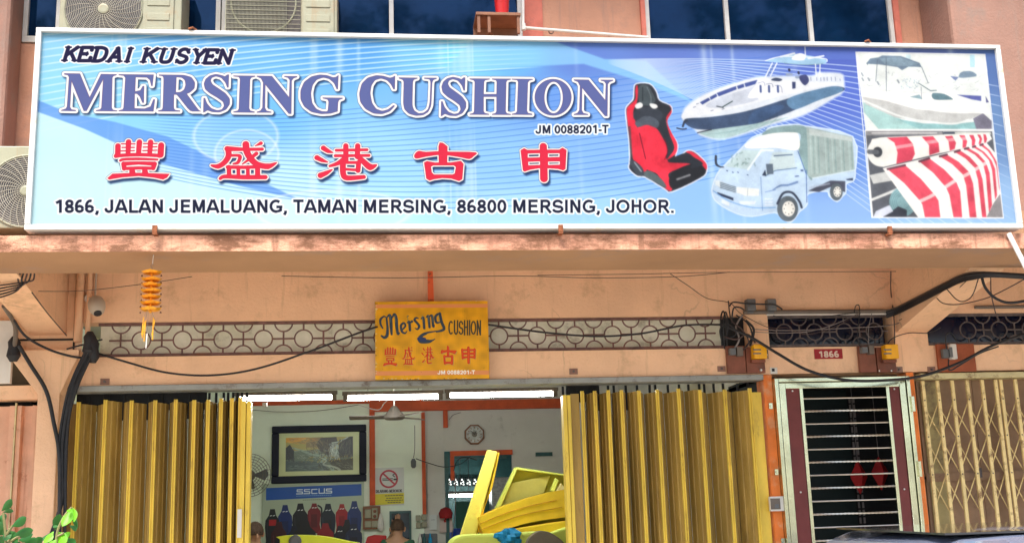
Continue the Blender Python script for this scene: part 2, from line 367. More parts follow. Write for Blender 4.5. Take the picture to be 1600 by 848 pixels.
# big sign: raster space from photograph coordinates through the sign's plane
SGY = -1.87
SG = dict(x0=gx(48, 201, SGY), x1=gx(1579.5, 215, SGY))
_c = [at(58, 44.5, SGY), at(1562, 71, SGY), at(1597.5, 358.7, SGY), at(37.5, 357.5, SGY)]
SG = dict(x0=(_c[0].x+_c[3].x)/2, x1=(_c[1].x+_c[2].x)/2, z0=(_c[2].z+_c[3].z)/2, z1=(_c[0].z+_c[1].z)/2)
PPM = 400.
def signT(p):
    q = at(p[0], p[1], SGY); return ((q.x-SG['x0'])*PPM, (SG['z1']-q.z)*PPM)
A = Art(int((SG['x1']-SG['x0'])*PPM), int((SG['z1']-SG['z0'])*PPM))
K0 = math.dist(signT((800, 200)), signT((801, 200)))
A.T = signT; A.k = K0
def sign_background():
    H, W = A.H, A.W; py, px = np.mgrid[0:H, 0:W].astype(np.float32)
    wx = SG['x0']+(px+.5)/PPM-CAM.x; wz = SG['z1']-(py+.5)/PPM-CAM.z; wy = SGY-CAM.y
    dz = wx*FW.x+wy*FW.y+wz*FW.z
    X = 800+F_PX*(wx*RT.x+wy*RT.y+wz*RT.z)/dz; Y = 424-F_PX*(wx*UP.x+wy*UP.y+wz*UP.z)/dz
    cp = [(70,70,150,214,250),(300,90,118,190,250),(60,140,150,220,252),(80,200,190,240,250),(80,300,205,244,252),(250,310,195,240,253),(180,160,140,212,250),
          (400,170,120,195,250),(450,290,198,242,254),(560,75,95,170,240),(650,70,130,205,245),(720,90,140,232,252),(600,250,165,222,253),(600,330,190,240,254),
          (800,80,110,190,250),(700,140,125,180,245),(850,150,115,165,240),(900,90,105,140,222),(800,260,150,205,250),(800,330,180,228,252),(950,250,140,190,248),(950,330,165,215,252),
          (1050,80,105,130,210),(1050,150,140,185,245),(1080,300,150,198,248),(1150,85,120,150,225),(1300,80,90,110,200),(1300,150,95,120,215),(1300,250,110,150,230),(1330,340,150,190,245),
          (1180,330,155,200,248),(1450,75,110,130,190),(1560,90,95,125,185),(1560,200,115,150,200),(1580,330,160,198,240),(1450,350,165,205,245)]
    num = np.zeros((H, W, 3), np.float32); den = np.zeros((H, W), np.float32)
    for x, y, r, g, b in cp:
        w = 1./(((X-x)/1.5)**2+(Y-y)**2+120)**1.6; den += w; num += w[..., None]*np.array((r, g, b), np.float32)
    A.img[:] = num/den[..., None]/255; A.img[:] = A.img*.985+.005
    def fam(xs, ya, yb, n, col, alpha, w, x0, x1, yclip=None):
        xs = np.array(xs, float)
        M = ((X >= x0) & (X <= x1)).astype(np.float32)
        for i in range(n):
            t = i/(n-1.); ys = np.array(ya)+(np.array(yb)-np.array(ya))*t
            co = np.polyfit((xs-800)/700, ys, min(3, len(xs)-1)); yy = np.polyval(co, (X-800)/700)
            al = np.clip(1.-np.abs(Y-yy)/w, 0, 1)*alpha*M
            fade = np.clip((X-x0)/60, 0, 1)*np.clip((x1-X)/60, 0, 1) if yclip else 1
            al = (al*fade)[..., None]; A.img[:] = A.img*(1-al)+np.array(col, np.float32)/255*al
    # pale-line sweep at upper left
    fam([57, 430, 800], [-60, -70, -60], [205, 140, 106], 24, (216, 244, 255), .78, 2.0, 20, 850, True)
    fam([57, 430, 800], [-56, -67, -58], [210, 143, 108], 24, (84, 150, 228), .4, 1.6, 250, 850, True)
    # lower left pale corner and blue band
    A.poly([(40,172),(57,172),(130,200),(250,254),(375,290),(450,310),(500,325),(500,380),(20,380)], (205,243,253), alpha=.8, soft=3)
    A.poly([(50,152),(105,175),(180,190),(260,212),(340,250),(470,312),(375,290),(250,254),(130,200),(50,171)], (98,152,236), alpha=.75, soft=5)
    # middle sweep of blue lines
    fam([200, 400, 650, 900, 1060, 1200], [178, 172, 168, 120, 100, 90], [262, 305, 322, 312, 290, 255], 21, (72, 128, 222), .62, 1.35, 215, 1240, True)
    # wedges
    A.poly([(745,58),(855,60),(945,91),(1010,94),(1080,158),(1000,126),(912,99),(800,104),(690,112)], (150,214,252), alpha=.7, soft=8)
    A.poly([(858,60),(945,92),(1345,92),(1345,50),(858,50)], (104,132,212), alpha=.45, soft=6)
    fam([945, 1080, 1200, 1345, 1590], [92, 92, 93, 104, 140], [96, 155, 215, 320, 520], 25, (206, 226, 255), .78, 1.5, 950, 1600, True)
    # faded circles
    for (cx, cy, rx, ry) in ((368, 212, 66, 42), (520, 330, 120, 34), (385, 240, 50, 38)):
        r = np.sqrt(((X-cx)/rx)**2+((Y-cy)/ry)**2); al = (np.clip(1-np.abs(r-1)*14, 0, 1)*.35+(r < 1)*.12)[..., None]
        A.img[:] = A.img*(1-al)+al
    # weathered vertical streaks in the print
    rs = np.random.default_rng(3); st = np.zeros(W)
    for x in (168, 182, 190, 300, 322, 486, 492, 530, 560, 690, 702, 712, 724, 735, 741, 905, 1108, 1120, 1153, 1250, 1420, 1500):
        cxp = signT((x, 200))[0]; wd = rs.uniform(2, 12); st += np.exp(-((np.arange(W)-cxp)/wd)**2)*rs.uniform(.10, .42)
    vv = .55+.45*np.sin(np.linspace(0, 9, H)+1)[:, None]; al = np.clip(st[None]*vv, 0, .6)[..., None]
    A.img[:] = A.img*(1-al)+np.array((.9, .97, 1.), np.float32)*al
    A.img[:] *= (1-.05*np.clip((Y-345)/12, 0, 1))[..., None]
sign_background()
# "MERSING CUSHION"
M_ = [(105,74),(235,76),(316,275),(412,80),(540,82),(540,88),(515,95),(505,110),(500,360),(510,378),(545,384),(545,389),(370,387),(370,382),(405,374),(415,360),(430,120),(290,386),(268,386),(165,135),(152,355),(165,375),(200,380),(200,387),(80,385),(80,380),(118,368),(128,350),(145,105),(135,88),(105,82)]
E_ = [(560,82),(850,85),(840,178),(832,178),(820,130),(795,108),(700,105),(695,225),(740,215),(760,180),(770,180),(768,318),(758,318),(735,265),(712,243),(692,242),(690,365),(775,368),(825,350),(850,290),(860,292),(848,390),(560,388),(560,383),(592,375),(600,360),(615,110),(600,92),(560,88)]
R_ = [(895,85),(1100,87),(1165,105),(1195,150),(1190,200),(1150,235),(1125,243),(1225,380),(1245,390),(1155,390),(1045,250),(1020,250),(1018,365),(1030,380),(1070,385),(1070,391),(890,390),(890,384),(920,377),(928,360),(935,110),(925,95),(895,91)]
Rh = [(1040,105),(1085,108),(1112,130),(1118,170),(1105,210),(1075,230),(1035,232)]
S_ = [(1478,85),(1474,190),(1465,190),(1450,150),(1415,110),(1370,97),(1335,110),(1325,135),(1340,165),(1400,205),(1450,240),(1485,285),(1485,330),(1455,375),(1400,398),(1340,395),(1300,380),(1275,395),(1265,398),(1268,280),(1278,280),(1295,325),(1330,365),(1380,383),(1420,375),(1440,345),(1430,310),(1380,275),(1320,240),(1280,205),(1270,160),(1285,120),(1320,92),(1370,80),(1420,90),(1445,100),(1465,85)]
I_ = [(-30,93),(150,95),(150,100),(120,108),(108,125),(100,365),(110,385),(145,393),(145,400),(-30,398),(-30,393),(5,385),(15,370),(25,120),(15,103),(-30,98)]
N_ = [(165,95),(290,97),(435,275),(440,130),(425,110),(395,102),(395,97),(500,98),(500,104),(470,115),(455,135),(452,410),(432,410),(235,165),(232,360),(245,385),(285,395),(285,400),(165,400),(165,395),(195,385),(212,360),(218,150),(200,115),(165,100)]
G_ = [(845,90),(840,205),(832,205),(810,155),(770,120),(720,108),(665,125),(630,170),(615,240),(625,320),(660,370),(705,390),(745,392),(758,385),(765,310),(755,290),(715,282),(715,276),(880,278),(880,284),(850,295),(842,315),(838,390),(780,408),(700,412),(620,395),(560,350),(530,290),(530,215),(560,145),(620,100),(690,85),(750,90),(800,108),(825,105)]
C_ = [(1318,95),(1315,205),(1305,205),(1285,165),(1250,130),(1200,115),(1150,130),(1120,175),(1110,240),(1125,320),(1160,370),(1210,388),(1260,375),(1305,340),(1315,345),(1275,390),(1210,413),(1140,408),(1070,370),(1028,310),(1020,240),(1040,160),(1090,110),(1160,90),(1220,95),(1275,112),(1300,105)]
U_ = [(-184,102),(-40,104),(-40,109),(-68,118),(-76,135),(-80,320),(-65,360),(-30,382),(10,378),(45,350),(58,300),(65,135),(55,115),(15,110),(15,104),(110,105),(110,111),(85,120),(75,140),(68,320),(45,370),(5,395),(-50,400),(-105,385),(-140,350),(-150,300),(-145,135),(-155,118),(-184,108)]
H_ = [(370,110),(525,111),(525,116),(490,122),(482,135),(478,232),(580,232),(582,135),(575,122),(545,116),(545,111),(690,112),(690,117),(662,124),(655,138),(650,365),(660,382),(690,388),(690,393),(545,392),(545,388),(572,380),(580,365),(580,252),(478,252),(478,365),(488,380),(520,387),(520,392),(370,391),(370,387),(398,380),(405,365),(410,135),(400,122),(370,115)]
ZA, ZB, ZC = (80, 100, 16/3), (370, 100, 16/3), (660, 100, 5.)
def zp(pts, z): return [(z[0]+x/z[2], z[1]+y/z[2]) for x, y in pts]
def rnd(pts):      # soften the digitised curves of round letters
    out = []
    n = len(pts)
    for i in range(n):
        p, a, b = pts[i], pts[i-1], pts[(i+1) % n]
        v1 = (p[0]-a[0], p[1]-a[1]); v2 = (b[0]-p[0], b[1]-p[1]); l1 = math.hypot(*v1)+1e-6; l2 = math.hypot(*v2)+1e-6
        c = (v1[0]*v2[0]+v1[1]*v2[1])/(l1*l2)
        if c > .55 and min(l1, l2) > 12:
            for t in (.3,): out.append((p[0]-v1[0]*t*.7, p[1]-v1[1]*t*.7))
            q = (.5*p[0]+.25*(p[0]-v1[0]*.2+p[0]+v2[0]*.2), .5*p[1]+.25*(p[1]-v1[1]*.2+p[1]+v2[1]*.2)); out.append(q)
            out.append((p[0]+v2[0]*.21, p[1]+v2[1]*.21))
        else: out.append(p)
    return out
big = [('p', zp(M_, ZA)), ('p', zp(E_, ZA)), ('p', zp(rnd(R_), ZA)), ('p', zp(rnd(S_), ZA)), ('p', zp(I_, ZB)), ('p', zp(N_, ZB)), ('p', zp(rnd(G_), ZB)), ('p', zp(rnd(C_), ZB)),
       ('p', zp(rnd(U_), ZC)), ('p', zp(rnd(remap(S_, (1265,1490,80,398), (145,345,97,402))), ZC)), ('p', zp(H_, ZC)), ('p', zp(remap(I_, (-30,150,93,400), (700,862,112,393)), ZC)),
       ('p', zp(ell(1022, 256, 143, 142), ZC)), ('p', zp(remap(N_, (165,500,95,410), (1185,1490,118,402)), ZC))]
def draw_big():
    sd_ = A.sdf(big, holes=[zp(rnd(Rh), ZA), zp(ell(1026, 258, 73, 124), ZC)], margin=22)
    A.fill(sd_, (20, 40, 80), off=3.6*K0, soft=6*K0, alpha=.8, dx=int(2.5*K0), dy=int(3.5*K0))
    A.fill(sd_, (60, 60, 90), off=4.0*K0, soft=1.2)
    A.fill(sd_, (252, 253, 250), off=3.6*K0, soft=1.2)
    A.fill(sd_, (110, 80, 120), off=.5, soft=1.2)
    A.fill(sd_, (98, 108, 166), off=-.5, soft=1.4)
draw_big()
# italic slab line
def slab(word, x, base, widths, h, lean=.26):
    SK = {'K': [[(0,0),(0,1)],[(.05,.42),(.75,1)],[(.32,.6),(.8,0)],['s',(-.2,0),(.2,0)],['s',(-.2,1),(.2,1)],['s',(.6,1),(.95,1)],['s',(.62,0),(1,0)]],
          'E': [[(0,0),(0,1)],[(0,1),(.8,1),(.8,.8)],[(0,.52),(.5,.52)],['s',(.5,.4),(.5,.64)],[(0,0),(.85,0),(.88,.24)],['s',(-.2,0),(0,0)],['s',(-.2,1),(0,1)]],
          'D': [[(0,0),(0,1)],[(-.15,1),(.35,1),(.72,.85),(.82,.5),(.7,.15),(.35,0),(-.15,0)]],
          'A': [[(0,0),(.45,1)],[(.45,1),(.8,0)],[(.15,.32),(.7,.32)],['s',(-.2,0),(.2,0)],['s',(.58,0),(1,0)],['s',(.3,1),(.5,1)]],
          'I': [[(.4,0),(.4,1)],['s',(.1,0),(.7,0)],['s',(.1,1),(.7,1)]],
          'U': [[(.05,1),(.02,.3),(.12,.05),(.4,0),(.65,.08),(.75,.35),(.75,1)],['s',(-.15,1),(.25,1)],['s',(.55,1),(.95,1)]],
          'S': [[(.78,.78),(.6,.98),(.3,1),(.08,.85),(.1,.62),(.4,.52),(.72,.4),(.78,.2),(.6,.03),(.3,0),(.05,.15)],['s',(.78,.75),(.8,1)],['s',(.02,.24),(.0,0)]],
          'Y': [[(0,1),(.4,.48)],[(.85,1),(.4,.48),(.4,0)],['s',(-.18,1),(.2,1)],['s',(.65,1),(1,1)],['s',(.2,0),(.62,0)]],
          'N': [[(0,0),(0,1)],[(0,1),(.75,0)],[(.75,0),(.75,1)],['s',(-.2,0),(.2,0)],['s',(-.2,1),(.05,1)],['s',(.58,1),(.95,1)]]}
    out = []
    for ch, (a, b) in zip(word, widths):
        w = b-a
        for st in SK[ch]:
            thin = st[0] == 's'; st = st[1:] if thin else st
            pts = [(a+2+u*(w-1)*.98+lean*v*h-5, base+(a-x)*.019-1.7-v*(h-3.4)) for u, v in st]
            out.append(('s', cat(pts, 4) if len(pts) > 3 else pts, 1.5 if thin else 2.9))
    return out
kw = slab('KEDAI', 101, 95.2, [(103,124),(125,146),(149,170),(172,194),(196,209)], 24)+slab('KUSYEN', 101, 95.2, [(226,249),(252,275),(277,298),(302,322),(322,342),(344,366)], 24)
sd_ = A.sdf(kw, margin=10); A.fill(sd_, (250, 252, 255), off=2.2*K0, soft=1.2); A.fill(sd_, (34, 32, 70), off=0, soft=1.2)
# plain lettering
for body, x, y, w, h, sl, b in (('JM 0088201-T', 837, 208.2, 114.5, 13.2, -.006, .9), ('1866, JALAN JEMALUANG, TAMAN MERSING, 86800 MERSING, JOHOR.', 84, 331.6, 971, 20.6, .0002, 1.35)):
    sd_ = A.sdf(grot(signT, body, x, y, w, h, sl, .1), margin=7); A.fill(sd_, (246, 252, 255), off=2.6*K0, soft=1.5, alpha=.95); A.fill(sd_, (34, 38, 62), off=0, soft=1.2)
# five red characters
Z1 = lambda *a: zp(list(a), Zc)
def st(pts, r): return ('s', zp(cat(pts, 4) if len(pts) > 2 else pts, Zc), [q/Zc[2] for q in (list(np.interp(np.linspace(0, 1, len(cat(pts, 4)) if len(pts) > 2 else 2), np.linspace(0, 1, len(r)), r)) if isinstance(r, (list, tuple)) else [r]*(len(cat(pts, 4)) if len(pts) > 2 else 2))])
CH = {}
Zc = (150, 210, 9.977)
CH[0] = ([st([(335,170),(330,300),(303,328)], [38,38,30]), st([(303,332),(400,318),(660,308),(920,318),(985,330)], 26), st([(500,108),(492,300)], [38,32]), st([(670,110),(655,300)], [39,34]),
      st([(845,110),(830,300)], [37,32]), st([(1010,160),(1000,310)], [42,44]), st([(390,140),(600,140)], 8), st([(400,195),(590,195)], 8), st([(385,250),(590,245)], 8),
      st([(735,135),(945,135)], 8), st([(730,190),(940,185)], 8), st([(725,245),(940,238)], 8), st([(372,398),(430,380),(660,374),(950,384)], [18,20,20,14]),
      st([(430,450),(660,438),(900,450)], [32,24,32]), st([(425,450),(432,525)], [34,30]), st([(905,450),(885,520)], [34,30]), st([(432,525),(660,515),(885,520)], 24),
      st([(555,530),(560,600)], [36,44]), st([(752,530),(760,600)], [34,44]),
      ('p', zp([(250,605),(500,595),(660,590),(800,595),(1140,608),(1100,665),(1040,695),(900,665),(660,640),(400,660),(200,695),(170,675)], Zc))], [])
Zc = (320, 210, 9.977)
CH[1] = ([st([(345,215),(620,225),(890,222)], [40,24,24]), st([(360,230),(365,330),(300,430),(200,490),(100,475)], [42,42,38,36,14]), st([(635,145),(650,260),(720,380),(820,460),(980,490),(1110,435)], [48,48,46,42,44,10]),
      st([(870,130),(780,172)], [27,5]), st([(800,290),(700,370),(580,455)], [28,24,7]), st([(400,320),(520,320),(545,350),(510,430),(440,450)], [20,22,26,24,12]),
      st([(350,500),(600,505),(850,495)], 26), st([(370,500),(375,640)], 32), st([(518,500),(520,640)], 26), st([(665,500),(668,640)], 26), st([(818,500),(820,640)], 36), st([(235,680),(310,648),(600,658),(940,658)], [22,30,34,32])], [])
Zc = (480, 210, 9.977)
CH[2] = ([st([(250,205),(320,250),(400,275)], [38,32,6]), st([(150,355),(230,395),(320,425)], [38,30,6]), st([(205,630),(300,590),(385,540)], [42,32,8]), st([(600,170),(600,400)], 38), st([(785,170),(780,340)], 38),
      st([(450,240),(930,232)], 21), st([(435,325),(960,320)], 22), st([(600,350),(480,440),(350,485)], [38,32,18]), st([(780,330),(880,420),(980,500),(1075,470)], [34,42,50,12]),
      st([(600,430),(790,430)], 22), st([(800,430),(790,555)], 36), st([(600,535),(790,548)], 20), st([(555,430),(558,600),(620,670),(880,655)], [44,42,40,30])], [])
Zc = (635, 210, 9.977)
CH[3] = ([('p', zp([(520,118),(570,125),(640,180),(635,440),(505,440),(500,180)], Zc)), ('p', zp(cat([(190,250),(300,265),(500,255),(700,262),(1080,272),(1050,330),(980,375),(850,350),(640,318),(500,312),(300,340),(170,368),(125,350),(130,300)], 3, True), Zc)),
      ('p', zp([(275,430),(320,408),(440,430),(690,430),(850,405),(890,450),(870,690),(820,718),(700,680),(560,672),(430,690),(360,712),(310,680)], Zc))], [zp([(382,495),(420,475),(740,475),(772,500),(755,600),(720,618),(430,618),(395,585)], Zc)])
Zc = (790, 210, 9.977)
CH[4] = ([st([(590,180),(600,680)], [55,58]), ('p', zp([(235,240),(290,208),(340,235),(530,232),(840,230),(890,200),(950,235),(935,530),(900,552),(820,530),(680,520),(520,520),(390,540),(300,570),(272,555)], Zc))],
      [zp([(345,290),(538,285),(535,350),(345,355)], Zc), zp([(352,418),(540,412),(540,468),(355,475)], Zc), zp([(660,288),(845,285),(843,345),(660,350)], Zc), zp([(662,415),(850,412),(848,465),(662,470)], Zc)])
for i in range(5):
    sd_ = A.sdf(CH[i][0], holes=CH[i][1], margin=16)
    A.fill(sd_, (24, 44, 90), off=1.6*K0, soft=5*K0, alpha=.85, dx=int(3*K0), dy=int(5*K0))
    A.fill(sd_, (54, 50, 66), off=2.4*K0, soft=1.); A.fill(sd_, (252, 250, 246), off=2.0*K0, soft=1.2); A.fill(sd_, (190, 40, 70), off=.3, soft=1.2); A.fill(sd_, (226, 48, 76), off=-.6, soft=1.2)
_before = A.img.copy()
# ---- racing seat picture (zoom 970,115 x4.347)
z = (970, 115, 4.347)
def P_(pts, col, zz, smooth=True, **kw): A.poly(zp(cat(pts, 5, True) if smooth else pts, zz), col, **kw)
def L_(pts, r, col, zz, smooth=True, **kw): A.line(zp(pts, zz), [q/zz[2] for q in r] if isinstance(r, (list, tuple)) else r/zz[2], col, smooth=smooth, **kw)
seat = [(110,68),(195,68),(240,120),(262,180),(335,215),(345,255),(310,320),(340,400),(385,480),(370,560),(410,560),(450,525),(500,530),(575,600),(582,660),(540,705),(350,795),(300,775),(165,695),(115,690),(60,640),(65,590),(62,470),(45,330),(38,240),(60,205),(90,170),(95,100)]
sd_ = A.sdf([('p', zp(cat(seat, 3, True), z))], margin=12); A.fill(sd_, (236, 240, 255), off=2.0*K0, soft=2); A.fill(sd_, (52, 56, 64), off=0)
P_([(112,72),(100,110),(100,170),(60,212),(42,240),(48,330),(66,470),(90,590),(160,670),(185,600),(150,480),(110,350),(85,260),(110,195),(118,120)], (226,52,72), z)
P_([(115,365),(180,345),(245,370),(290,440),(320,510),(310,570),(350,600),(480,608),(330,672),(350,740),(345,792),(300,770),(250,680),(170,640),(150,560),(130,460)], (232,56,76), z)
P_([(310,300),(345,240),(330,210),(348,255),(318,320),(345,395),(384,470),(375,540),(310,585),(330,560),(365,500),(330,400)], (228,54,74), z)
P_([(445,528),(490,528),(578,600),(582,650),(545,605),(490,560)], (226,56,76), z)
P_([(100,325),(160,285),(225,295),(262,330),(245,365),(180,345),(118,360)], (84,92,104), z)
P_([(85,280),(110,240),(180,225),(260,240),(285,275),(265,320),(220,292),(160,285),(105,315)], (60,66,76), z)
P_([(125,85),(185,80),(228,150),(235,185),(180,215),(125,185)], (74,84,90), z)
L_([(180,90),(205,150),(205,200)], 3, (110,120,128), z); L_([(150,90),(150,180)], 3, (46,52,58), z)
P_([(98,212),(130,192),(150,205),(145,225),(110,235)], (238,240,240), z); P_([(200,200),(240,205),(252,225),(225,235),(202,218)], (238,240,240), z)
P_([(165,660),(215,665),(285,720),(310,770),(240,735),(165,695)], (92,104,108), z)
P_([(340,680),(480,610),(570,640),(545,700),(358,780)], (44,46,52), z); L_([(385,715),(470,685)], 7, (170,172,178), z, alpha=.7)
P_([(320,595),(440,535),(500,565),(560,610),(480,640),(470,608)], (50,54,62), z)
P_([(62,600),(90,585),(150,640),(155,690),(110,680)], (66,74,84), z); L_([(95,600),(140,660)], 5, (180,190,200), z, alpha=.7)
L_([(128,400),(170,575)], 2.5, (70,20,40), z); L_([(300,440),(318,520),(300,580)], 2.5, (120,20,40), z); L_([(60,360),(75,560)], 8, (70,76,80), z, alpha=.7)
# ---- open motor boat (zoom 1050,65 x5.471)
z = (1050, 65, 5.471)
hull = [(95,660),(100,600),(135,545),(240,470),(400,400),(640,325),(780,300),(1200,290),(1250,265),(1440,270),(1470,320),(1465,420),(1380,480),(1130,620),(860,700),(560,800),(400,830),(250,795),(200,745)]
sd_ = A.sdf([('p', zp(cat(hull, 3, True), z))], margin=16); A.fill(sd_, (205, 222, 250), off=2*K0, soft=3*K0, alpha=.7); A.fill(sd_, (224, 232, 242))
P_([(100,600),(240,480),(500,370),(740,310),(1180,340),(1440,350),(1300,380),(900,470),(560,560),(300,620),(110,660)], (236,240,246), z)
P_([(110,660),(330,640),(640,590),(1000,480),(1330,385),(1460,385),(1462,420),(1250,500),(900,640),(600,725),(215,745)], (68,86,116), z)
P_([(1000,480),(1330,385),(1455,390),(1440,430),(1250,500),(1050,575)], (98,134,168), z); P_([(700,590),(900,540),(960,560),(800,660),(660,700)], (70,98,140), z, alpha=.6)
P_([(240,780),(340,750),(700,700),(1000,640),(860,690),(560,795),(400,826)], (178,206,208), z)
P_([(290,545),(420,470),(640,400),(760,360),(900,400),(720,500),(430,560)], (208,216,230), z)
for q in ([(240,515),(315,475),(330,495),(262,535)], [(325,470),(380,440),(390,465),(335,495)], [(385,435),(550,375),(555,405),(402,465)], [(558,375),(615,355),(622,385),(568,402)], [(622,352),(735,322),(715,360),(632,385)]): P_(q, (70,86,150), z, False)
for q in ([(650,470),(740,350),(790,345),(800,430),(760,470)], [(740,480),(810,360),(860,360),(870,440),(820,480)], [(800,480),(885,370),(935,380),(945,430),(880,470)]): P_(q, (244,246,250), z); L_(q[1:4], 2, (90,100,130), z)
for x in (760, 832, 908): L_([(x,375),(x+2,425)], 9, (66,84,140), z, False)
P_([(850,325),(890,305),(945,318),(920,335)], (60,72,100), z); P_([(1030,340),(1060,340),(1060,395),(1032,400)], (60,70,110), z, False)
P_([(800,160),(960,125),(1020,100),(1150,110),(1290,140),(1330,165),(1290,190),(1150,195),(960,180)], (166,206,236), z); L_([(800,160),(960,122),(1290,138),(1330,165)], 5, (246,250,255), z); L_([(960,180),(1150,196),(1290,186)], 3, (110,140,150), z)
P_([(1030,150),(1050,110),(1100,95),(1140,110),(1130,155)], (246,248,252), z); L_([(930,125),(1050,95)], 8, (240,245,255), z, False); L_([(1170,140),(1300,118)], 8, (240,245,255), z, False); L_([(1140,40),(1145,130)], 6, (236,240,255), z, False)
for a, b in (((860,180),(800,300)), ((900,180),(845,290)), ((1230,190),(1240,340)), ((1270,190),(1265,300))): L_([a, b], 6, (240,244,252), z, False)
L_([(880,185),(820,290)], 3, (90,110,140), z, False)
for x, y in ((1005,235),(1085,258)): L_([(x,y),(x+2,y+8)], 11, (52,56,80), z, False); L_([(x-18,y+42),(x+22,y+42)], 12, (150,165,190), z, False)
P_([(1095,290),(1150,280),(1175,330),(1140,370),(1100,330)], (70,76,120), z)
for x in (1190, 1240, 1275, 1303, 1330, 1365, 1400, 1440): L_([(x,300+(x%7)*3),(x+2,330)], 3, (120,130,160), z, False)
L_([(435,555),(520,505)], 4, (40,60,60), z, False); L_([(385,548),(440,560)], 4, (40,50,60), z, False); L_([(45,735),(90,745),(125,740)], 7, (56,62,82), z); L_([(95,720),(110,680),(130,670)], 10, (58,66,84), z); L_([(220,775),(340,748)], 5, (52,56,70), z, False)
for x, y in ((185,558),(210,530),(335,588),(430,575)): L_([(x,y),(x+20,y-6)], 2.5, (90,100,130), z, False)
for i in range(7): L_([(300+i*80,790-i*4),(560+i*60,760-i*22)], 2, (130,170,175), z, False, alpha=.6)
# ---- light truck (zoom 1100,185 x4.988)
z = (1100, 185, 4.988)
out = [(75,520),(110,430),(160,370),(290,240),(380,150),(480,110),(520,70),(680,48),(790,58),(1160,140),(1180,400),(1165,480),(1110,500),(1105,570),(1080,600),(1040,640),(985,600),(960,560),(810,580),(805,660),(770,700),(745,720),(680,800),(610,770),(555,725),(380,755),(250,730),(110,650),(70,580)]
sd_ = A.sdf([('p', zp(cat(out, 3, True), z))], margin=12); A.fill(sd_, (226, 240, 255), off=1.9*K0, soft=2); A.fill(sd_, (196, 219, 242))
P_([(465,130),(520,75),(680,50),(790,60),(815,130),(850,460),(800,420),(740,240),(740,110)], (140,168,170), z)
P_([(800,60),(1160,140),(1178,395),(850,465),(815,440),(810,200)], (168,186,184), z, False)
for x in (830, 870, 945, 1000, 1065, 1130): L_([(x,110+(x-800)*.2),(x+14,430-(x-830)*.08)], 4, (190,212,208), z, False, alpha=.8); L_([(x+22,120+(x-800)*.2),(x+34,425-(x-830)*.08)], 4, (128,160,158), z, False, alpha=.6)
P_([(820,75),(1155,145),(1160,175),(825,125)], (196,208,206), z, False); L_([(850,462),(1178,398)], 4, (220,236,240), z, False)
P_([(330,225),(380,160),(520,115),(700,105),(740,130),(735,240),(560,225)], (250,250,248), z)
P_([(165,370),(300,240),(450,245),(345,395)], (196,218,222), z, False)
for i in range(14):
    x, y = 215+RNG.uniform(0, 180), 270+RNG.uniform(0, 90); L_([(x,y),(x+RNG.uniform(-30,30),y+RNG.uniform(-15,25))], 6, (110,140,140), z, False, alpha=.45)
L_([(345,395),(450,245),(540,245)], 8, (236,246,252), z, False)
P_([(480,440),(540,260),(700,255),(722,380),(560,400),(530,430)], (204,222,226), z, False); L_([(550,288),(690,278)], 5, (90,110,140), z, False); L_([(480,445),(560,402),(725,382)], 3, (70,100,140), z, False)
P_([(485,350),(540,350),(545,430),(495,432)], (94,108,124), z, False); P_([(455,440),(480,395),(490,445)], (50,60,80), z, False)
L_([(95,290),(98,350),(125,372),(155,375)], [10,10,7,4], (60,68,84), z)
P_([(85,500),(120,480),(250,530),(255,580),(130,540)], (200,212,220), z, False)
for i in range(4): L_([(130,496+i*13),(250,532+i*13)], 2.6, (60,84,110), z, False)
P_([(255,530),(435,545),(430,600),(330,600),(258,575)], (236,240,238), z, False); L_([(345,540),(340,600)], 2, (150,160,170), z, False); P_([(90,480),(122,478),(128,530),(92,515)], (226,236,240), z, False)
P_([(105,570),(232,615),(232,637),(108,590)], (46,56,80), z, False); P_([(275,640),(410,640),(400,665),(285,672)], (226,236,246), z, False); P_([(140,625),(200,650),(200,680),(142,655)], (230,238,240), z, False)
L_([(75,560),(200,640),(380,690),(560,690)], 4, (120,170,228), z); L_([(445,450),(460,715)], 2, (90,130,190), z, False); L_([(800,400),(805,650)], 3, (70,100,160), z, False); L_([(735,250),(800,430)], 3, (70,100,160), z)
L_([(540,552),(600,520),(660,515),(730,492)], [3,8,8,9], (92,120,170), z, alpha=.8); L_([(480,570),(560,552)], 3, (110,140,190), z, False)
for dx in (0, 22, 44):
    for dy in (0, 24, 46): L_([(480+dx,625+dy),(492+dx,623+dy)], 6, (222,234,246), z, False)
P_([(755,395),(778,395),(778,408),(757,408)], (60,80,120), z, False); L_([(715,448),(740,445)], 4, (60,80,120), z, False)
P_([(815,560),(990,480),(1105,485),(1105,570),(1060,560),(990,530),(900,570)], (80,84,100), z, False); L_([(830,535),(980,505)], 7, (190,200,220), z, False, alpha=.6)
for cx, cy, rx, ry in ((655,700,82,100),(1035,568,50,68)):
    P_(ell(cx,cy,rx,ry,16), (98,108,116), z); P_(ell(cx+8,cy,rx*.6,ry*.6,16), (240,238,230), z)
    for k in range(8): a = k*math.pi/4; L_([(cx+8+rx*.42*math.cos(a), cy+ry*.42*math.sin(a)), (cx+9+rx*.42*math.cos(a), cy+ry*.42*math.sin(a))], 4, (70,76,84), z, False)
L_([(575,660),(620,580),(690,575),(745,640),(765,690)], 9, (58,66,84), z)
for x, y in ((180,402),(225,415),(265,415),(340,435)): L_([(x,y),(x+6,y+3)], 4, (60,80,120), z, False)
P_([(1110,470),(1165,460),(1165,480),(1120,478)], (50,60,90), z, False)
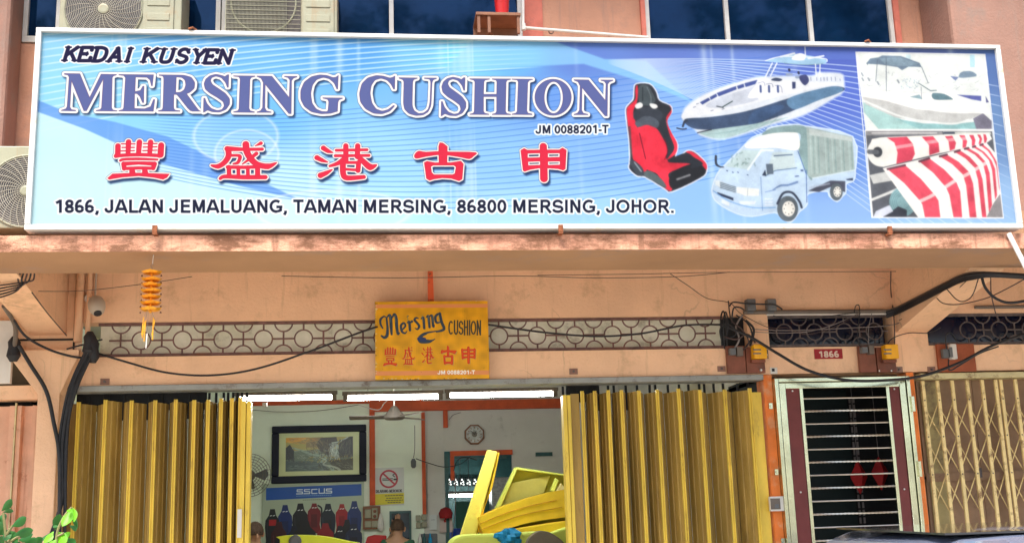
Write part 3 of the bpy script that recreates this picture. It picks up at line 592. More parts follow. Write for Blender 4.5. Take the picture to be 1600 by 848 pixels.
# ---- framed pictures at the right end
def frame_poly(q, col): A.poly(q, col)
frame_poly([(1338,80.5),(1540,84),(1552,202),(1353,203)], (250,252,250)); frame_poly([(1352,203),(1552,202),(1569,340),(1363,339)], (250,252,250))
z = (1335, 70, 5.849)
P_([(35,72),(1188,82),(1262,765),(108,765)], (238,244,242), z, False)
for x0, c in ((40,(236,244,240)),(470,(206,232,240)),(1055,(188,226,238))): P_([(x0+5,85),(x0+50,85),(x0+52,200),(x0+8,200)], c, z, False)
for i in range(90):
    x, y = RNG.uniform(60, 1200), RNG.uniform(230, 420); c = int(RNG.uniform(150, 225)); L_([(x,y),(x+RNG.uniform(-40,40),y+RNG.uniform(-25,25))], RNG.uniform(1.5, 4), (c, c+8, min(255, c+12)), z, False, alpha=.7)
P_([(85,520),(200,570),(420,670),(620,765),(225,765),(90,610)], (176,214,212), z, False); P_([(380,670),(640,715),(960,715),(1100,700),(1240,765),(600,765)], (150,196,198), z, False); P_([(1090,670),(1180,620),(1260,690),(1262,765),(1120,765)], (130,128,146), z, False)
P_([(60,400),(200,400),(330,430),(620,430),(720,430),(900,440),(1080,510),(1230,590),(1240,625),(900,620),(560,580),(75,465)], (250,251,249), z, False)
P_([(75,468),(300,510),(560,580),(900,622),(1180,620),(1060,680),(900,715),(700,710),(380,660),(110,540)], (206,208,206), z, False); L_([(80,500),(400,640),(620,690),(900,718),(1050,680)], 9, (240,244,242), z)
P_([(718,440),(800,440),(850,455),(905,490),(880,497),(735,495)], (110,142,154), z); P_([(505,472),(600,450),(628,495)], (150,180,190), z, False)
P_([(110,170),(150,120),(225,110),(260,92),(430,98),(600,160),(620,200),(500,195),(440,228),(400,200),(230,175)], (116,136,156), z, False); P_([(230,120),(420,110),(590,170),(500,190),(300,185)], (140,164,180), z, False, alpha=.8)
for a, b in (((295,105),(297,420)),((620,200),(680,345)),((215,130),(200,330)),((120,160),(125,180))): L_([a, b], 3, (96,108,124), z, False)
L_([(590,345),(700,415),(755,412)], 4, (90,110,120), z, False); L_([(615,380),(620,490)], 2.5, (110,120,130), z, False)
P_([(960,280),(985,245),(1060,235),(1115,260),(1110,285),(980,298)], (128,150,170), z); P_([(880,280),(960,290),(930,325),(900,300)], (120,135,175), z, False)
P_([(940,452),(1165,462),(1165,510),(1080,495)], (96,104,172), z, False); P_([(1205,465),(1235,520),(1210,525)], (90,90,140), z, False)
for x, y in ((70,255),(75,300),(130,300),(215,335),(400,320)): L_([(x,y),(x+12,y+22)], 9, (110,120,135), z, False, alpha=.7)
for i in range(40):
    x, y = RNG.uniform(430, 600), RNG.uniform(300, 400); L_([(x,y),(x+5,y+5)], 3, (150,176,196), z, False, alpha=.8)
L_([(200,330),(190,400),(600,435),(720,425)], 2, (200,204,206), z)
z = (1340, 195, 5.138)
P_([(68,42),(1085,48),(1172,738),(130,738)], (96,100,108), z, False)
P_([(68,42),(680,50),(690,75),(75,82)], (150,150,152), z, False); L_([(120,62),(640,62)], 5, (220,220,220), z, False)
P_([(690,50),(1070,52),(1080,75),(700,75)], (206,210,204), z, False); L_([(700,62),(780,62)], 8, (60,70,90), z, False)
P_([(100,400),(330,350),(420,420),(130,470)], (210,212,210), z, False); P_([(110,590),(330,500),(340,520),(115,610)], (226,228,226), z, False)
P_(ell(370,612,110,118,18), (140,178,184), z)
for r in (100, 84, 68, 54): L_(ell(370,615,r,r*1.05,18), 2, (104,140,148), z)
P_([(215,738),(330,650),(400,680),(400,738)], (66,70,80), z, False); P_([(130,738),(150,690),(260,640),(290,690),(200,738)], (216,222,236), z, False)
# roll
P_([(95,180),(120,110),(220,95),(1060,60),(1085,110),(1030,150),(640,230),(210,335),(110,270)], (248,246,240), z, False)
for q in ([(240,100),(400,92),(450,150),(465,230),(440,280),(315,310),(325,220),(300,140)], [(520,92),(610,88),(655,140),(662,215),(580,240),(578,160)], [(705,88),(765,84),(795,140),(785,190),(745,205),(735,130)],
          [(820,80),(865,80),(885,130),(875,175),(848,182),(848,120)], [(900,78),(935,78),(952,120),(945,160),(922,165),(922,120)], [(965,74),(990,76),(1005,110),(995,148),(975,152),(985,110)], [(1015,70),(1035,76),(1045,110),(1035,140),(1022,142)]): P_(q, (216,78,100), z, False)
L_([(300,180),(620,130),(880,105)], 14, (255,240,236), z, alpha=.45)
P_(ell(200,215,118,118,18), (240,240,234), z); P_(ell(165,215,38,42,12), (74,78,84), z); L_([(98,213),(160,215)], 20, (110,114,120), z, False)
# falling striped cloth
P_([(205,345),(600,250),(1040,140),(1115,230),(1170,738),(490,738)], (250,248,244), z, False)
for top, mid, bot in ((((245,352),(385,320)), ((500,600),(625,560)), ((545,738),(670,738))), (((500,290),(580,265)), ((715,500),(800,460)), ((775,738),(845,738))), (((665,250),(722,235)), ((850,395),(900,375)), ((905,738),(960,738))),
                      (((785,215),(825,200)), ((945,340),(975,330)), ((1005,738),(1040,738))), (((865,190),(895,182)), ((1010,300),(1035,295)), ((1060,700),(1085,640))), (((930,175),(950,168)), ((1060,280),(1080,280)), ((1110,600),(1125,560))), (((990,160),(1010,152)), ((1095,270),(1110,270)), ((1140,500),(1150,540)))):
    (a, b), (c, d), (e, f) = top, mid, bot
    P_([a, b, ((b[0]+d[0])/2+8,(b[1]+d[1])/2-10), d, ((d[0]*.8+f[0]*.2)+20, d[1]*.75+f[1]*.25), f, e, ((c[0]*.8+e[0]*.2)+15, c[1]*.75+e[1]*.25), c, ((a[0]+c[0])/2+8,(a[1]+c[1])/2-10)], (232,88,108), z, False)
    L_([a, b], 9, (110,70,84), z, False)
L_([(480,620),(610,560),(780,450),(900,385),(1040,300)], 14, (255,244,240), z, alpha=.75)
P_([(1040,738),(1100,620),(1150,550),(1172,738)], (120,116,120), z, False, alpha=.75)
A.line([(1352.5,203),(1552,202.5)], .9, (252,252,252), smooth=False)
for q in ([(1338,80.5),(1540,84),(1569,340),(1363,339),(1338,80.5)],): A.line(q, .9, (250,252,255), smooth=False)

def _smooth_noise(h, w, cell, rs):
    gy, gx_ = h//cell+3, w//cell+3; g = rs.normal(size=(gy, gx_)); yy = np.arange(h)/cell; xx = np.arange(w)/cell
    y0 = yy.astype(int); x0 = xx.astype(int); fy = (yy-y0)[:, None]; fx = (xx-x0)[None]; fy = fy*fy*(3-2*fy); fx = fx*fx*(3-2*fx)
    return (g[y0][:, x0]*(1-fx)+g[y0][:, x0+1]*fx)*(1-fy)+(g[y0+1][:, x0]*(1-fx)+g[y0+1][:, x0+1]*fx)*fy
def photo_grade():
    """printed photographs are not flat: blend the tones into each other, add halftone mottling and small detail"""
    m = (np.abs(A.img-_before).sum(2) > .02).astype(np.float32); im = A.img.copy()
    def blur(a, r):
        for ax in (0, 1):
            k = sum(np.roll(a, s_, ax) for s_ in range(-r, r+1))/(2*r+1); a = k
        return a
    soft = blur(im, 5); fine = blur(im, 1); rs = np.random.default_rng(11); H, W = m.shape
    n = _smooth_noise(H, W, 30, rs)*.035+_smooth_noise(H, W, 9, rs)*.016+_smooth_noise(H, W, 3, rs)*.012
    lum = im.mean(2)
    amp = np.clip(.5+1.2*(1-np.abs(lum-.5)*2), .4, 1.4)
    g = fine*.8+soft*.2; g = g*(1+(n*amp))[..., None]
    A.img[:] = im*(1-m[..., None])+np.clip(g, 0, 1)*m[..., None]
photo_grade()
# ------------------------------------------------------------------ materials of the place
m_peach = mat('peach_plaster', (.90,.58,.37), .8, var=.07, scale=2., bump=.4, bscale=45, dirt=(.60,.38,.22), damt=.24, dscale=2.2, streak=.14, crack=.4)
m_upper = mat('upper_plaster', (.60,.31,.20), .8, var=.12, scale=2.0, bump=.3, bscale=40, dirt=(.40,.24,.18), damt=.3, dscale=1.4, streak=.35, crack=.4)
m_pier = mat('shaded_pier_plaster', (.30,.17,.13), .85, var=.12, scale=2.0, bump=.3, bscale=40, dirt=(.25,.18,.15), damt=.3, streak=.3)  # brown lowered so the shading on the fins sits in the colour
m_soffit = mat('shaded_soffit_brown', (.44,.26,.15), .85, var=.08, scale=1.5, bump=.15, dirt=(.36,.25,.2), damt=.22, dscale=1.3)  # darker than the fascia: shade of the underside is put into the colour
m_fascia = mat('fascia_paint', (.96,.44,.29), .8, var=.22, scale=3, bump=.6, bscale=80, dirt=(.24,.11,.06), damt=.64, dscale=3.4, stretch=(1,1,2.5), streak=.4)
m_salmon = mat('salmon_trim', (.68,.20,.14), .7, var=.15, dirt=(.35,.12,.1), damt=.25)
m_orange = mat('orange_paint', (.85,.22,.04), .6, var=.15, scale=4, dirt=(.7,.42,.25), damt=.3)
m_redor = mat('red_orange_paint', (.62,.09,.02), .6, var=.15)
m_steelgrey = mat('grey_painted_steel', (.30,.32,.31), .5, var=.12, dirt=(.12,.09,.07), damt=.3, dscale=9)
m_rail = mat('cream_painted_steel', (.62,.55,.30), .5, var=.15, dirt=(.2,.12,.06), damt=.3, dscale=9)
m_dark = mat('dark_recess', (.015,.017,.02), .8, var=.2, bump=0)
m_iron = mat('maroon_iron', (.17,.09,.08), .6, var=.3, scale=20, dirt=(.2,.08,.04), damt=.3)
m_iron2 = mat('grey_iron', (.12,.10,.10), .6, var=.3, scale=20)
m_frost = mat('frosted_glass', (.95,.97,.76), .35, var=.15, scale=5, bump=.1, dirt=(.4,.4,.3), damt=.25, dscale=4)  # very pale colour stands in for interior light shining through the glass
m_darkglass = mat('dark_glass', (.008,.012,.035), .12, var=.4, scale=3, bump=0, spec=.5)
m_blueglass = mat('blue_tinted_glass', (.003,.018,.055), .04, var=.3, scale=2.5, bump=0, spec=.42)
for _n in m_blueglass.node_tree.nodes:
    if _n.type == 'BSDF_PRINCIPLED': _n.inputs['Specular Tint'].default_value = (.25,.5,1,1)
m_alu = mat('aluminium_white', (.66,.66,.62), .4, metal=.0, var=.08)
m_white = mat('white_enamel', (.78,.78,.74), .4, var=.05, dirt=(.5,.4,.28), damt=.1, dscale=6)
m_yel = mat('shaded_shutter_yellow', (.43,.285,.07), .5, var=.24, scale=3, bump=.1, dirt=(.26,.16,.04), damt=.30, dscale=4, stretch=(1,1,.25), streak=.35)  # slats darkened: shade between the folds put into the yellow, with dirt over it
m_yel2 = mat('lit_channel_yellow', (.86,.63,.08), .42, var=.14, scale=5, bump=.05, dirt=(.40,.23,.05), damt=.2, dscale=7, stretch=(1,1,.4))  # ridges brightened: light on the fold edges put into the yellow
m_pinksh = mat('pink_shutter_paint', (.74,.42,.28), .5, var=.1, dirt=(.32,.1,.04), damt=.14, dscale=8, streak=.3)
m_stain = mat('stainless_steel', (.60,.62,.46), .16, metal=1., var=.12, scale=6, bump=.03)
m_chrome = mat('polished_bar', (.70,.70,.66), .42, metal=1., var=.05, bump=0)
m_maroon = mat('maroon_panel', (.16,.030,.028), .5, var=.1)
m_gate = mat('pale_gate_paint', (.86,.67,.30), .5, var=.12, dirt=(.25,.14,.06), damt=.3, dscale=10)
m_brownleaf = mat('brown_door_leaf', (.36,.23,.14), .6, var=.12, dirt=(.16,.1,.07), damt=.3)
m_black = mat('black_rubber', (.018,.020,.026), .5, var=.3, bump=0)
m_wire = mat('brown_wire', (.07,.045,.045), .6, var=.3, bump=0)
m_gwire = mat('grey_wire', (.20,.18,.18), .6, var=.3, bump=0)
m_dome = mat('aged_white_plastic', (.50,.45,.38), .45, var=.06)
m_pvc = mat('white_plastic', (.72,.70,.66), .45, var=.06)
m_beige = mat('beige_casing', (.31,.31,.22), .45, var=.08, dirt=(.32,.24,.14), damt=.25, dscale=4, streak=.3)
m_condgrid = mat('coil_fins', (.24,.22,.20), .5, var=.3, scale=30)
m_board = mat('brown_meter_board', (.22,.075,.045), .6, var=.2, scale=8, dirt=(.10,.05,.04), damt=.3)
m_boxy = mat('yellow_meter_case', (.85,.42,.01), .35, var=.05)
m_greyp = mat('grey_plastic', (.13,.14,.15), .5, var=.1)
m_gold = mat('gold_foil', (.95,.40,.03), .35, metal=.35, var=.2, scale=30)
m_dred = mat('dark_red_cloth', (.28,.012,.015), .8, var=.1)
m_red = mat('red_plastic', (.55,.015,.015), .4, var=.1)
m_wallgreen = mat('pale_green_wall', (.86,.95,.80), .7, var=.05, scale=2)
m_wallgrey = mat('pale_grey_wall', (.64,.63,.58), .7, var=.05, scale=2, dirt=(.35,.34,.3), damt=.15)
m_ceil = mat('ceiling_board', (.45,.44,.36), .8, var=.06)
m_foamY = mat('yellow_foam', (.97,.86,.16), .9, var=.04, bump=.15, bscale=150, dirt=(.85,.62,.1), damt=.12)
m_foamO = mat('orange_yellow_foam', (.95,.62,.04), .9, var=.08, bump=.15, bscale=150)
m_foamL = mat('lime_foam', (.76,.88,.18), .9, var=.05, bump=.12, bscale=150)
m_cyan = mat('blue_cloth', (.01,.30,.60), .7, var=.2, scale=25, bump=.5, bscale=30)
m_teal = mat('dark_teal_paint', (.03,.10,.10), .5, var=.2)
m_navy = mat('navy_frame', (.008,.011,.03), .65, var=.2)
m_tube = mat('lit_tube', (1,1,1), .5, var=0, bump=0, emit=32., ecol=(.95,1,.98))
m_concrete = mat('concrete_floor', (.46,.40,.31), .8, var=.15, damt=.2)
m_road = mat('pale_bounce_road', (.40,.36,.29), .9, var=.2, bump=.4)  # unseen ground kept pale and warm to bounce light under the canopy
m_fan = mat('grey_brown_enamel', (.15,.125,.105), .5, var=.1)
m_rust = mat('rusty_iron', (.28,.09,.035), .8, var=.35, scale=30, bump=.4, bscale=120)
m_woodbox = mat('brown_wood', (.25,.11,.06), .6, var=.2)
m_silver = mat('silver_glass', (.38,.38,.35), .45, metal=.3, var=.3, scale=20)

# ------------------------------------------------------------------ ground
struct('road', MB().box(-300, 300, -300, -4.2, -.3, 0), m_road)
struct('pavement', MB().box(-60, 60, -4.2, .2, -.3, .12), m_concrete)
struct('shop_floor', MB().box(-2.5, 4.4, .2, 7.2, -.3, .17), m_concrete)

# ------------------------------------------------------------------ the shophouse
house = thing('shophouse', 'peach plastered shophouse front with open ground floor shop and tinted windows above', 'building', (1., 3., 0))
T1 = gz(1000, 494.5); T0 = 2.797                        # transom band top and bottom
HT, HB = 2.586, 2.545                                   # header rail of the shutters
DL, DR = gx(1209, 620), gx(1420, 620)                   # door
XR1 = 2.985                                             # right end of shutter opening
def wallpiece(name, x0, x1, z0, z1, y0=0., y1=.18, m=None, bev=0, par=None): return obj(name, MB().box(x0, x1, y0, y1, z0, z1), m or m_peach, par or house, bevel=bev)
XL = -2.42
wallpiece('lintel', -2.30, 2.58, HT+.004, T0)
wallpiece('lintel', 2.58, 4.41, HT+.004, T0, y0=-.002)
wallpiece('lintel', 4.41, 7.5, HT+.004, T0)
wallpiece('wall', -6.5, 7.5, T1, 3.50)
xa0, xa1 = gx(1168, 520), gx(1201, 520)                 # pier between the two transoms
wallpiece('wall', xa0, xa1, T0, T1, y0=.001); wallpiece('wall', gx(1396,520), gx(1449,520), T0, T1, y0=.001)
wallpiece('wall', -2.6, -2.17, T0, T1, y0=.001); obj('seam', MB().box(gx(117,480), gx(117,480)+.012, -.006, -.0005, T0+.05, 3.42), m_dark, house); obj('seam', MB().box(gx(30,530), gx(117,530)-.001, -.006, -.0005, gz(80,532), gz(80,529)), m_dark, house)
# orange-painted strips beside the steel door
wallpiece('door_jamb', XR1+.012, DL-.002, 0.12, HT, y0=.01, m=m_orange); wallpiece('door_jamb', DR+.002, DR+.062, .12, HT, y0=.01, m=m_orange)
wallpiece('door_jamb', DR+.064, gx(1440,700)-.002, .12, HT, y0=.012)
# column at the left with flared head
col_ = MB(); cx0, cx1 = gx(62,700), gx(96,700)
col_.prism([(cx0,.12),(cx1,.12),(cx1,2.52),(gx(130,560),2.80),(gx(130,548),2.84),(gx(22,548),2.84),(gx(22,548),2.80),(cx0,2.52)], -.12, .18)
obj('column', col_, m_peach, house, bevel=.006)
wallpiece('wall', -6.5, -3.9, 2.6, T1+.002, y0=.004); wallpiece('cornice', -3.3, cx0-.02, 2.50, 2.60, y0=-.01)
# storey slab over the walkway and its edge beam
EBY0, EBY1, EBZ = -1.84, -1.25, 3.142
fz = gz(700, 366.5, EBY0); fb = gz(700, 391, EBY0); EBZ = fb
SLZ = 3.43
beam = MB().box(-6.5, 7.5, EBY0, EBY1, fb, fz); ob = obj('edge_beam', beam, None, house)
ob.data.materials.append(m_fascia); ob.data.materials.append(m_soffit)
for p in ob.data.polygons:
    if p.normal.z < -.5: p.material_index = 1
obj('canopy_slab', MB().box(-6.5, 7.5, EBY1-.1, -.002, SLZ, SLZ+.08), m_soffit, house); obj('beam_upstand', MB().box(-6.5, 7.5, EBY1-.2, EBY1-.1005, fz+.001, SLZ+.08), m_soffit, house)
def bracket(x0, x1, zw, zo):
    mb = MB(); v = []
    for x in (x0, x1): v += [(x, 0, zw), (x, EBY1+.004, zo), (x, EBY1+.004, SLZ-.002), (x, 0, SLZ-.002)]
    mb.add(v, [(0,1,2,3), (7,6,5,4), (0,4,5,1), (1,5,6,2), (2,6,7,3), (3,7,4,0)]); return obj('bracket_beam', mb, m_peach, house)
bracket(gx(1400,519), gx(1449,519), gz(1420,519), EBZ+.004)
bracket(-2.49, -2.24, gz(104,523), EBZ+.006)
# upper storey
UZ0 = 3.501
def winw(xa, xb, name='window', zb=3.9, y=.02, mull=()):
    """x range on the wall plane; window frame of pale aluminium and blue glass"""
    w = obj(name, MB().box(xa, xb, y-.03, y+.03, zb-.05, zb), m_alu, house); obj('frame', MB().box(xa, xb, y-.03, y+.03, 6.35, 6.4), m_alu, w)
    for q in (xa, *mull, xb-.035): obj('frame', MB().box(q, q+.035, y-.03, y+.035, zb+.001, 6.349), m_alu, w)
    ed = [xa+.035]+[q for q in mull]+[xb-.035]
    for i in range(len(ed)-1): obj('pane', MB().box(ed[i]+(.037 if i else .002), ed[i+1]-.002, y, y+.008, zb+.002, 6.348), m_blueglass, w)
    return w
wy = .02
yq = 30
wa = [gx(38,yq,wy), gx(345,yq,wy), gx(815,yq,wy), gx(1007,yq,wy), gx(1393,yq,wy)]
winw(wa[0], wa[1], mull=(gx(89,yq,wy), gx(285,yq,wy), ), zb=gz(42,57))
winw(wa[1]+.01, wa[2], mull=(gx(608,yq,wy),), zb=4.3)
winw(wa[3], wa[4], mull=(gx(1131,yq,wy), gx(1261,yq,wy)), zb=4.3)
wallpiece('upper_wall', -4.5, 7.0, UZ0, 4.19, y0=.0, y1=.2, m=m_upper)
zbl = gz(42,57)-.06
wallpiece('upper_wall', -4.5, wa[0]-.02, 4.191, 6.9, m=m_upper)
wallpiece('upper_wall', wa[0]-.019, wa[1], 4.191, zbl, m=m_upper); wallpiece('upper_wall', wa[1]+.001, wa[2], 4.191, 4.245, m=m_upper)
wallpiece('upper_wall', gx(848,yq), wa[3]-.04, 4.191, 6.9, m=m_upper); wallpiece('wall_trim', wa[2]+.002, gx(848,yq)-.002, 4.191, 6.9, y0=-.015, m=m_salmon)
wallpiece('wall_trim', wa[3]-.038, wa[3]-.002, 4.191, 6.9, y0=-.03, m=m_salmon); wallpiece('wall_trim', wa[4]+.004, wa[4]+.05, 4.191, 6.9, y0=-.03, m=m_salmon)
wallpiece('upper_wall', wa[4]+.052, 7.0, 4.191, 6.9, m=m_upper); wallpiece('upper_wall', wa[3]-.001, wa[4]+.002, 4.191, 4.245, m=m_upper)
wallpiece('upper_wall', -4.5, 7.0, 6.42, 6.9, y0=.05, y1=.25, m=m_upper)
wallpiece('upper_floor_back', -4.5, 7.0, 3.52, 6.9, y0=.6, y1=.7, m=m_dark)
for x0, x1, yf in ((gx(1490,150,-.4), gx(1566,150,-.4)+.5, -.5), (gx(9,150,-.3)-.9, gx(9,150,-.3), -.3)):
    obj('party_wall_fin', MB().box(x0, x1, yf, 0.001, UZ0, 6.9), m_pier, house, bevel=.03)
wallpiece('roof_slab', -6.5, 7.5, 6.901, 7.02, y0=-1.1, y1=8, m=m_soffit); wallpiece('floor_slab', -6.5, 7.5, 3.28, 3.36, y0=.19, y1=8, m=m_soffit)
# transoms: scroll of rings in front of the glass
def transom(xa, xb, glass, iron, pitch, ph, lab, za=T0, zb=T1, nb=True):
    w = obj('transom_glass', MB().box(xa, xb, .10, .106, za, zb), glass, house, label=lab)
    f = MB(); f.box(xa, xb, .02, .045, zb-.022, zb-.002); f.box(xa, xb, .02, .045, za+.002, za+.026); obj('frame', f, iron, w)
    zm = (za+zb)/2-.004; R = .066; y = .032; k = 0; x = xa+ph
    while x < xb+R:
        a = (x, y, zm)
        if x-R > xa and x+R < xb:
            obj('ring', MB().ring(a, R, .006, n=24, k=6), iron, w)
            for z0, z1 in ((zm+R, zb-.02), (za+.02, zm-R)): obj('stem', MB().tube([(x,y,z0),(x,y,z1)], .007, 5), iron, w)
        xh = x+pitch/2
        if xh-R > xa and xh+R < xb:
            obj('half_ring', MB().ring((xh,y,zb-.012), R, .006, n=14, k=6, a0=math.pi, a1=2*math.pi), iron, w)
            obj('half_ring', MB().ring((xh,y,za+.012), R, .006, n=14, k=6, a0=0, a1=math.pi), iron, w)
            obj('stem', MB().tube([(xh,y,zb-.012-R),(xh,y,za+.012+R)], .007, 5), iron, w)
        l, r = max(xa, x+R), min(xb, x+pitch-R)
        if r > l: obj('crossbar', MB().tube([(l,y,zm),(r,y,zm)], .007, 5), iron, w)
        x += pitch
pt = (gx(1078,520)-gx(411,530))/11.05
transom(gx(152,530), gx(1132,520), m_frost, m_iron, pt, (gx(411,530)-gx(152,530)) % pt-pt+.0001, 'long frosted transom with scroll of iron rings over the shop')
transom(xa1+.004, gx(1390,520), m_darkglass, m_iron2, gx(1323,520)-gx(1276,520), gx(1228,520)-xa1-.004, 'dark transom with iron rings over the steel door')
transom(gx(1451,520), 6.2, m_darkglass, m_iron2, gx(1565,520)-gx(1516,520), gx(1516,520)-gx(1451,520), 'dark transom with iron rings over the lattice gate')
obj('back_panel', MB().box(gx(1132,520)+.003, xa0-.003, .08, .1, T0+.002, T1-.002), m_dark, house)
# header rails, fixings
obj('header_rail', MB().box(-2.20, XR1, -.03, .16, HB, HT), m_steelgrey, house, bevel=.004)
obj('header_rail', MB().box(gx(1437,600), 7.0, -.03, .12, gz(1440,592.5), gz(1440,583.5)), m_rail, house, bevel=.004)
for px, py in ((164,596),(896,580),(1127,576),(1404,577),(1455,577)):
    c = at(px, py, 0); b = MB().box(c.x-.032, c.x+.032, -.006, .004, c.z-.022, c.z+.022)
    obj('fixing_recess', b, m_pier, house); obj('anchor_bolt', MB().tube([(c.x,-.02,c.z),(c.x,0,c.z)], .009, 8), m_iron2, house)
# interior shell
IY = 5.5
def ix(x, y=700): return gx(x, y, IY)
def iz(x, y): return gz(x, y, IY)
ceilz = 3.2
wallpiece('back_wall', -2.4, ix(661), .17, ceilz, y0=IY, y1=IY+.1, m=m_wallgreen)
wallpiece('back_wall', ix(661)+.003, ix(694), .17, ceilz, y0=IY+.02, y1=IY+.1, m=m_wallgrey)
wallpiece('back_wall', ix(694)+.001, ix(800), iz(700,704), ceilz, y0=IY+.02, y1=IY+.1, m=m_wallgrey); wallpiece('back_wall', ix(800)+.001, 4.4, .17, ceilz, y0=IY+.02, y1=IY+.1, m=m_wallgrey)
wallpiece('side_wall', -2.5, -2.4, .2, ceilz, y0=.19, y1=IY, m=m_wallgreen, ) ; wallpiece('side_wall', 3.02, 3.06, .2, ceilz, y0=.3, y1=IY, m=m_wallgrey)
obj('ceiling', MB().box(-2.5, 4.4, .2, 9, ceilz, ceilz+.06), m_ceil, house)
wallpiece('kitchen_wall', 0, 4.4, .17, ceilz, y0=8.2, y1=8.3, m=m_teal)
def istrip(name, x0, y0, x1, y1, m, d=.05, off=0): return obj(name, MB().box(ix(x0,y0), ix(x1,y0), IY-d-off, IY-off-.001, iz(x0,y1), iz(x0,y0)), m, house)
istrip('tie_beam', 390, 628, 660, 634, m_redor, .06); obj('tie_beam', MB().box(ix(577,635), ix(895,635), IY-.09, IY-.003, iz(730,640.5), iz(730,626)), m_redor, house)
istrip('wall_conduit', 577, 641, 585.5, 789, m_redor, .05); istrip('wall_conduit', 658, 644, 663.5, 803, m_redor, .04); istrip('wall_conduit', 692, 641, 699, 668, m_redor, .05)
obj('wall_conduit', MB().box(ix(703,705), ix(800,705), IY-.06, IY-.01, iz(750,711), iz(750,703.5)), m_redor, house)
obj('wall_conduit', MB().box(ix(703,711), ix(709,711), IY-.06, IY-.01, iz(705,750), iz(705,712)), m_redor, house)
istrip('door_trim', 695, 709, 700, 860, m_teal, .04); obj('door_trim', MB().box(ix(709.5,712), ix(792,712), IY-.04, IY-.008, iz(750,716), iz(750,711.6)), m_teal, house)
obj('vent_grille', MB().box(ix(837,707), ix(863,707), IY-.012, IY+.019, iz(850,712), iz(850,706)), m_teal, house)
# ------------------------------------------------------------------ left and right folding shutters
def shutter(nm, lab, ridges, side, ztop, x_end, bars=True):
    sh = thing(nm, lab, 'shutter', (sum(ridges)/len(ridges), .08, .13))
    yb, yf, z0 = .155, .035, .13
    R_ = sorted(ridges)
    for i, x in enumerate(R_):
        w = .025; zt = ztop+RNG.uniform(-.006, .010)
        ch = MB(); ch.sweep([(x-w/2, yf), (x-w/2, yf-.022), (x-w/2+.007, yf-.022), (x-w/2+.007, yf-.012), (x+w/2-.007, yf-.012), (x+w/2-.007, yf-.022), (x+w/2, yf-.022), (x+w/2, yf)], z0, zt+.012)
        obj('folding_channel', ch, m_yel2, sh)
        if i < len(R_)-1:
            xn = R_[i+1]; vm = (x+xn)/2; q = w/2+.002; t = .003
            d = min(1., (xn-x)/.20); vy = yf+.04+(yb-yf)*(1.1-.3*d)
            for (a, ya, b, y_b) in ((x+q, yf+.002, vm-.0015, vy), (vm+.0015, vy, xn-q, yf+.002)):
                # slat with two pressed ribs
                n = Vector((-(y_b-ya), b-a, 0)).normalized(); 
                if n.y > 0: n = -n
                pr = []
                for s_, h in ((0,0),(.22,0),(.25,.005),(.36,.005),(.39,0),(.62,0),(.65,.005),(.76,.005),(.79,0),(1,0)):
                    pr.append((a+(b-a)*s_+n.x*h, ya+(y_b-ya)*s_+n.y*h))
                back = [(px-n.x*t, py-n.y*t) for px, py in pr[::-1]]
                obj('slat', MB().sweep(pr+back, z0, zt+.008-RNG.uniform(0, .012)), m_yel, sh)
    return sh
zt = gz(600, 626)
lr = [gx(x, 628) for x in (113, 122, 164, 205, 242, 274, 303, 325, 345, 362, 375)]
lr = lr[1:]
shl = shutter('folding_shutter', 'yellow folding metal shutter bunched up at the left of the shop opening', lr, -1, gz(250,627,.02), 0)
obj('edge_slat', MB().box(-2.225, lr[0]-.02, .09, .10, .13, 2.47), m_yel, shl)
e = MB().box(gx(377,640), gx(384,640), .0, .11, .13, 2.462); obj('end_post', e, m_yel2, shl, bevel=.002)
e = MB().box(gx(385,640), gx(392,640), .01, .12, .13, 2.455); obj('end_post', e, m_yel2, shl, bevel=.002)
c = at(374, 817, -.001); obj('sticker', MB().box(c.x-.014, c.x+.017, -.012, -.009, c.z-.10, c.z+.10), m_pvc, shl)
rr = [gx(x, 612) for x in (910, 930, 951, 971.6, 999, 1027.6, 1061, 1094.6, 1133.5, 1173)]
shr = shutter('folding_shutter', 'yellow folding metal shutter filling the right half of the shop opening beside the steel door', rr, 1, gz(1000,612,.02), 0)
e = MB().box(gx(880,640), gx(886,640), .0, .11, .13, gz(888,617,.02)); obj('end_post', e, m_yel2, shr, bevel=.002)
e = MB().box(gx(887,640), gx(892.5,640), .01, .12, .13, gz(888,617,.02)); obj('end_post', e, m_yel2, shr, bevel=.002)
obj('edge_slat', MB().box(gx(894,640), rr[0]-.02, .05, .056, .13, gz(905,614,.02)), m_yel, shr); obj('edge_slat', MB().box(rr[-1]+.02, XR1-.005, .04, .046, .13, gz(1180,612,.02)), m_yel2, shr)
# hanger rods in the gap above both shutters
for sh, xs in ((shl, [gx(x, 617) for x in (122,131,152,161,186,225,246,290,300,312,322,333,345,352,360,367,374,382)]), (shr, [gx(x, 605) for x in (885,896,908,930,941,957,966,985,1003,1023,1032,1052,1070,1085,1102,1110,1125,1140,1163,1180)])):
    for x in xs: obj('hanger_rod', MB().box(x-.009, x+.009, .165, .175, 2.35, HB-.002), m_dark, sh)
    top = MB().box(min(xs)-.03, max(xs)+.02, .17, .19, 2.30, HB+.02); 
obj('dark_gap_sheet', MB().box(-2.19, gx(318,617), .175, .19, 2.42, HB+.03), m_dark, house); obj('dark_gap_sheet', MB().box(gx(884,605,.18), gx(935,605,.18), .175, .19, 2.42, HB+.03), m_dark, house)  # added sheets; the darkness of the gap is put into their colour
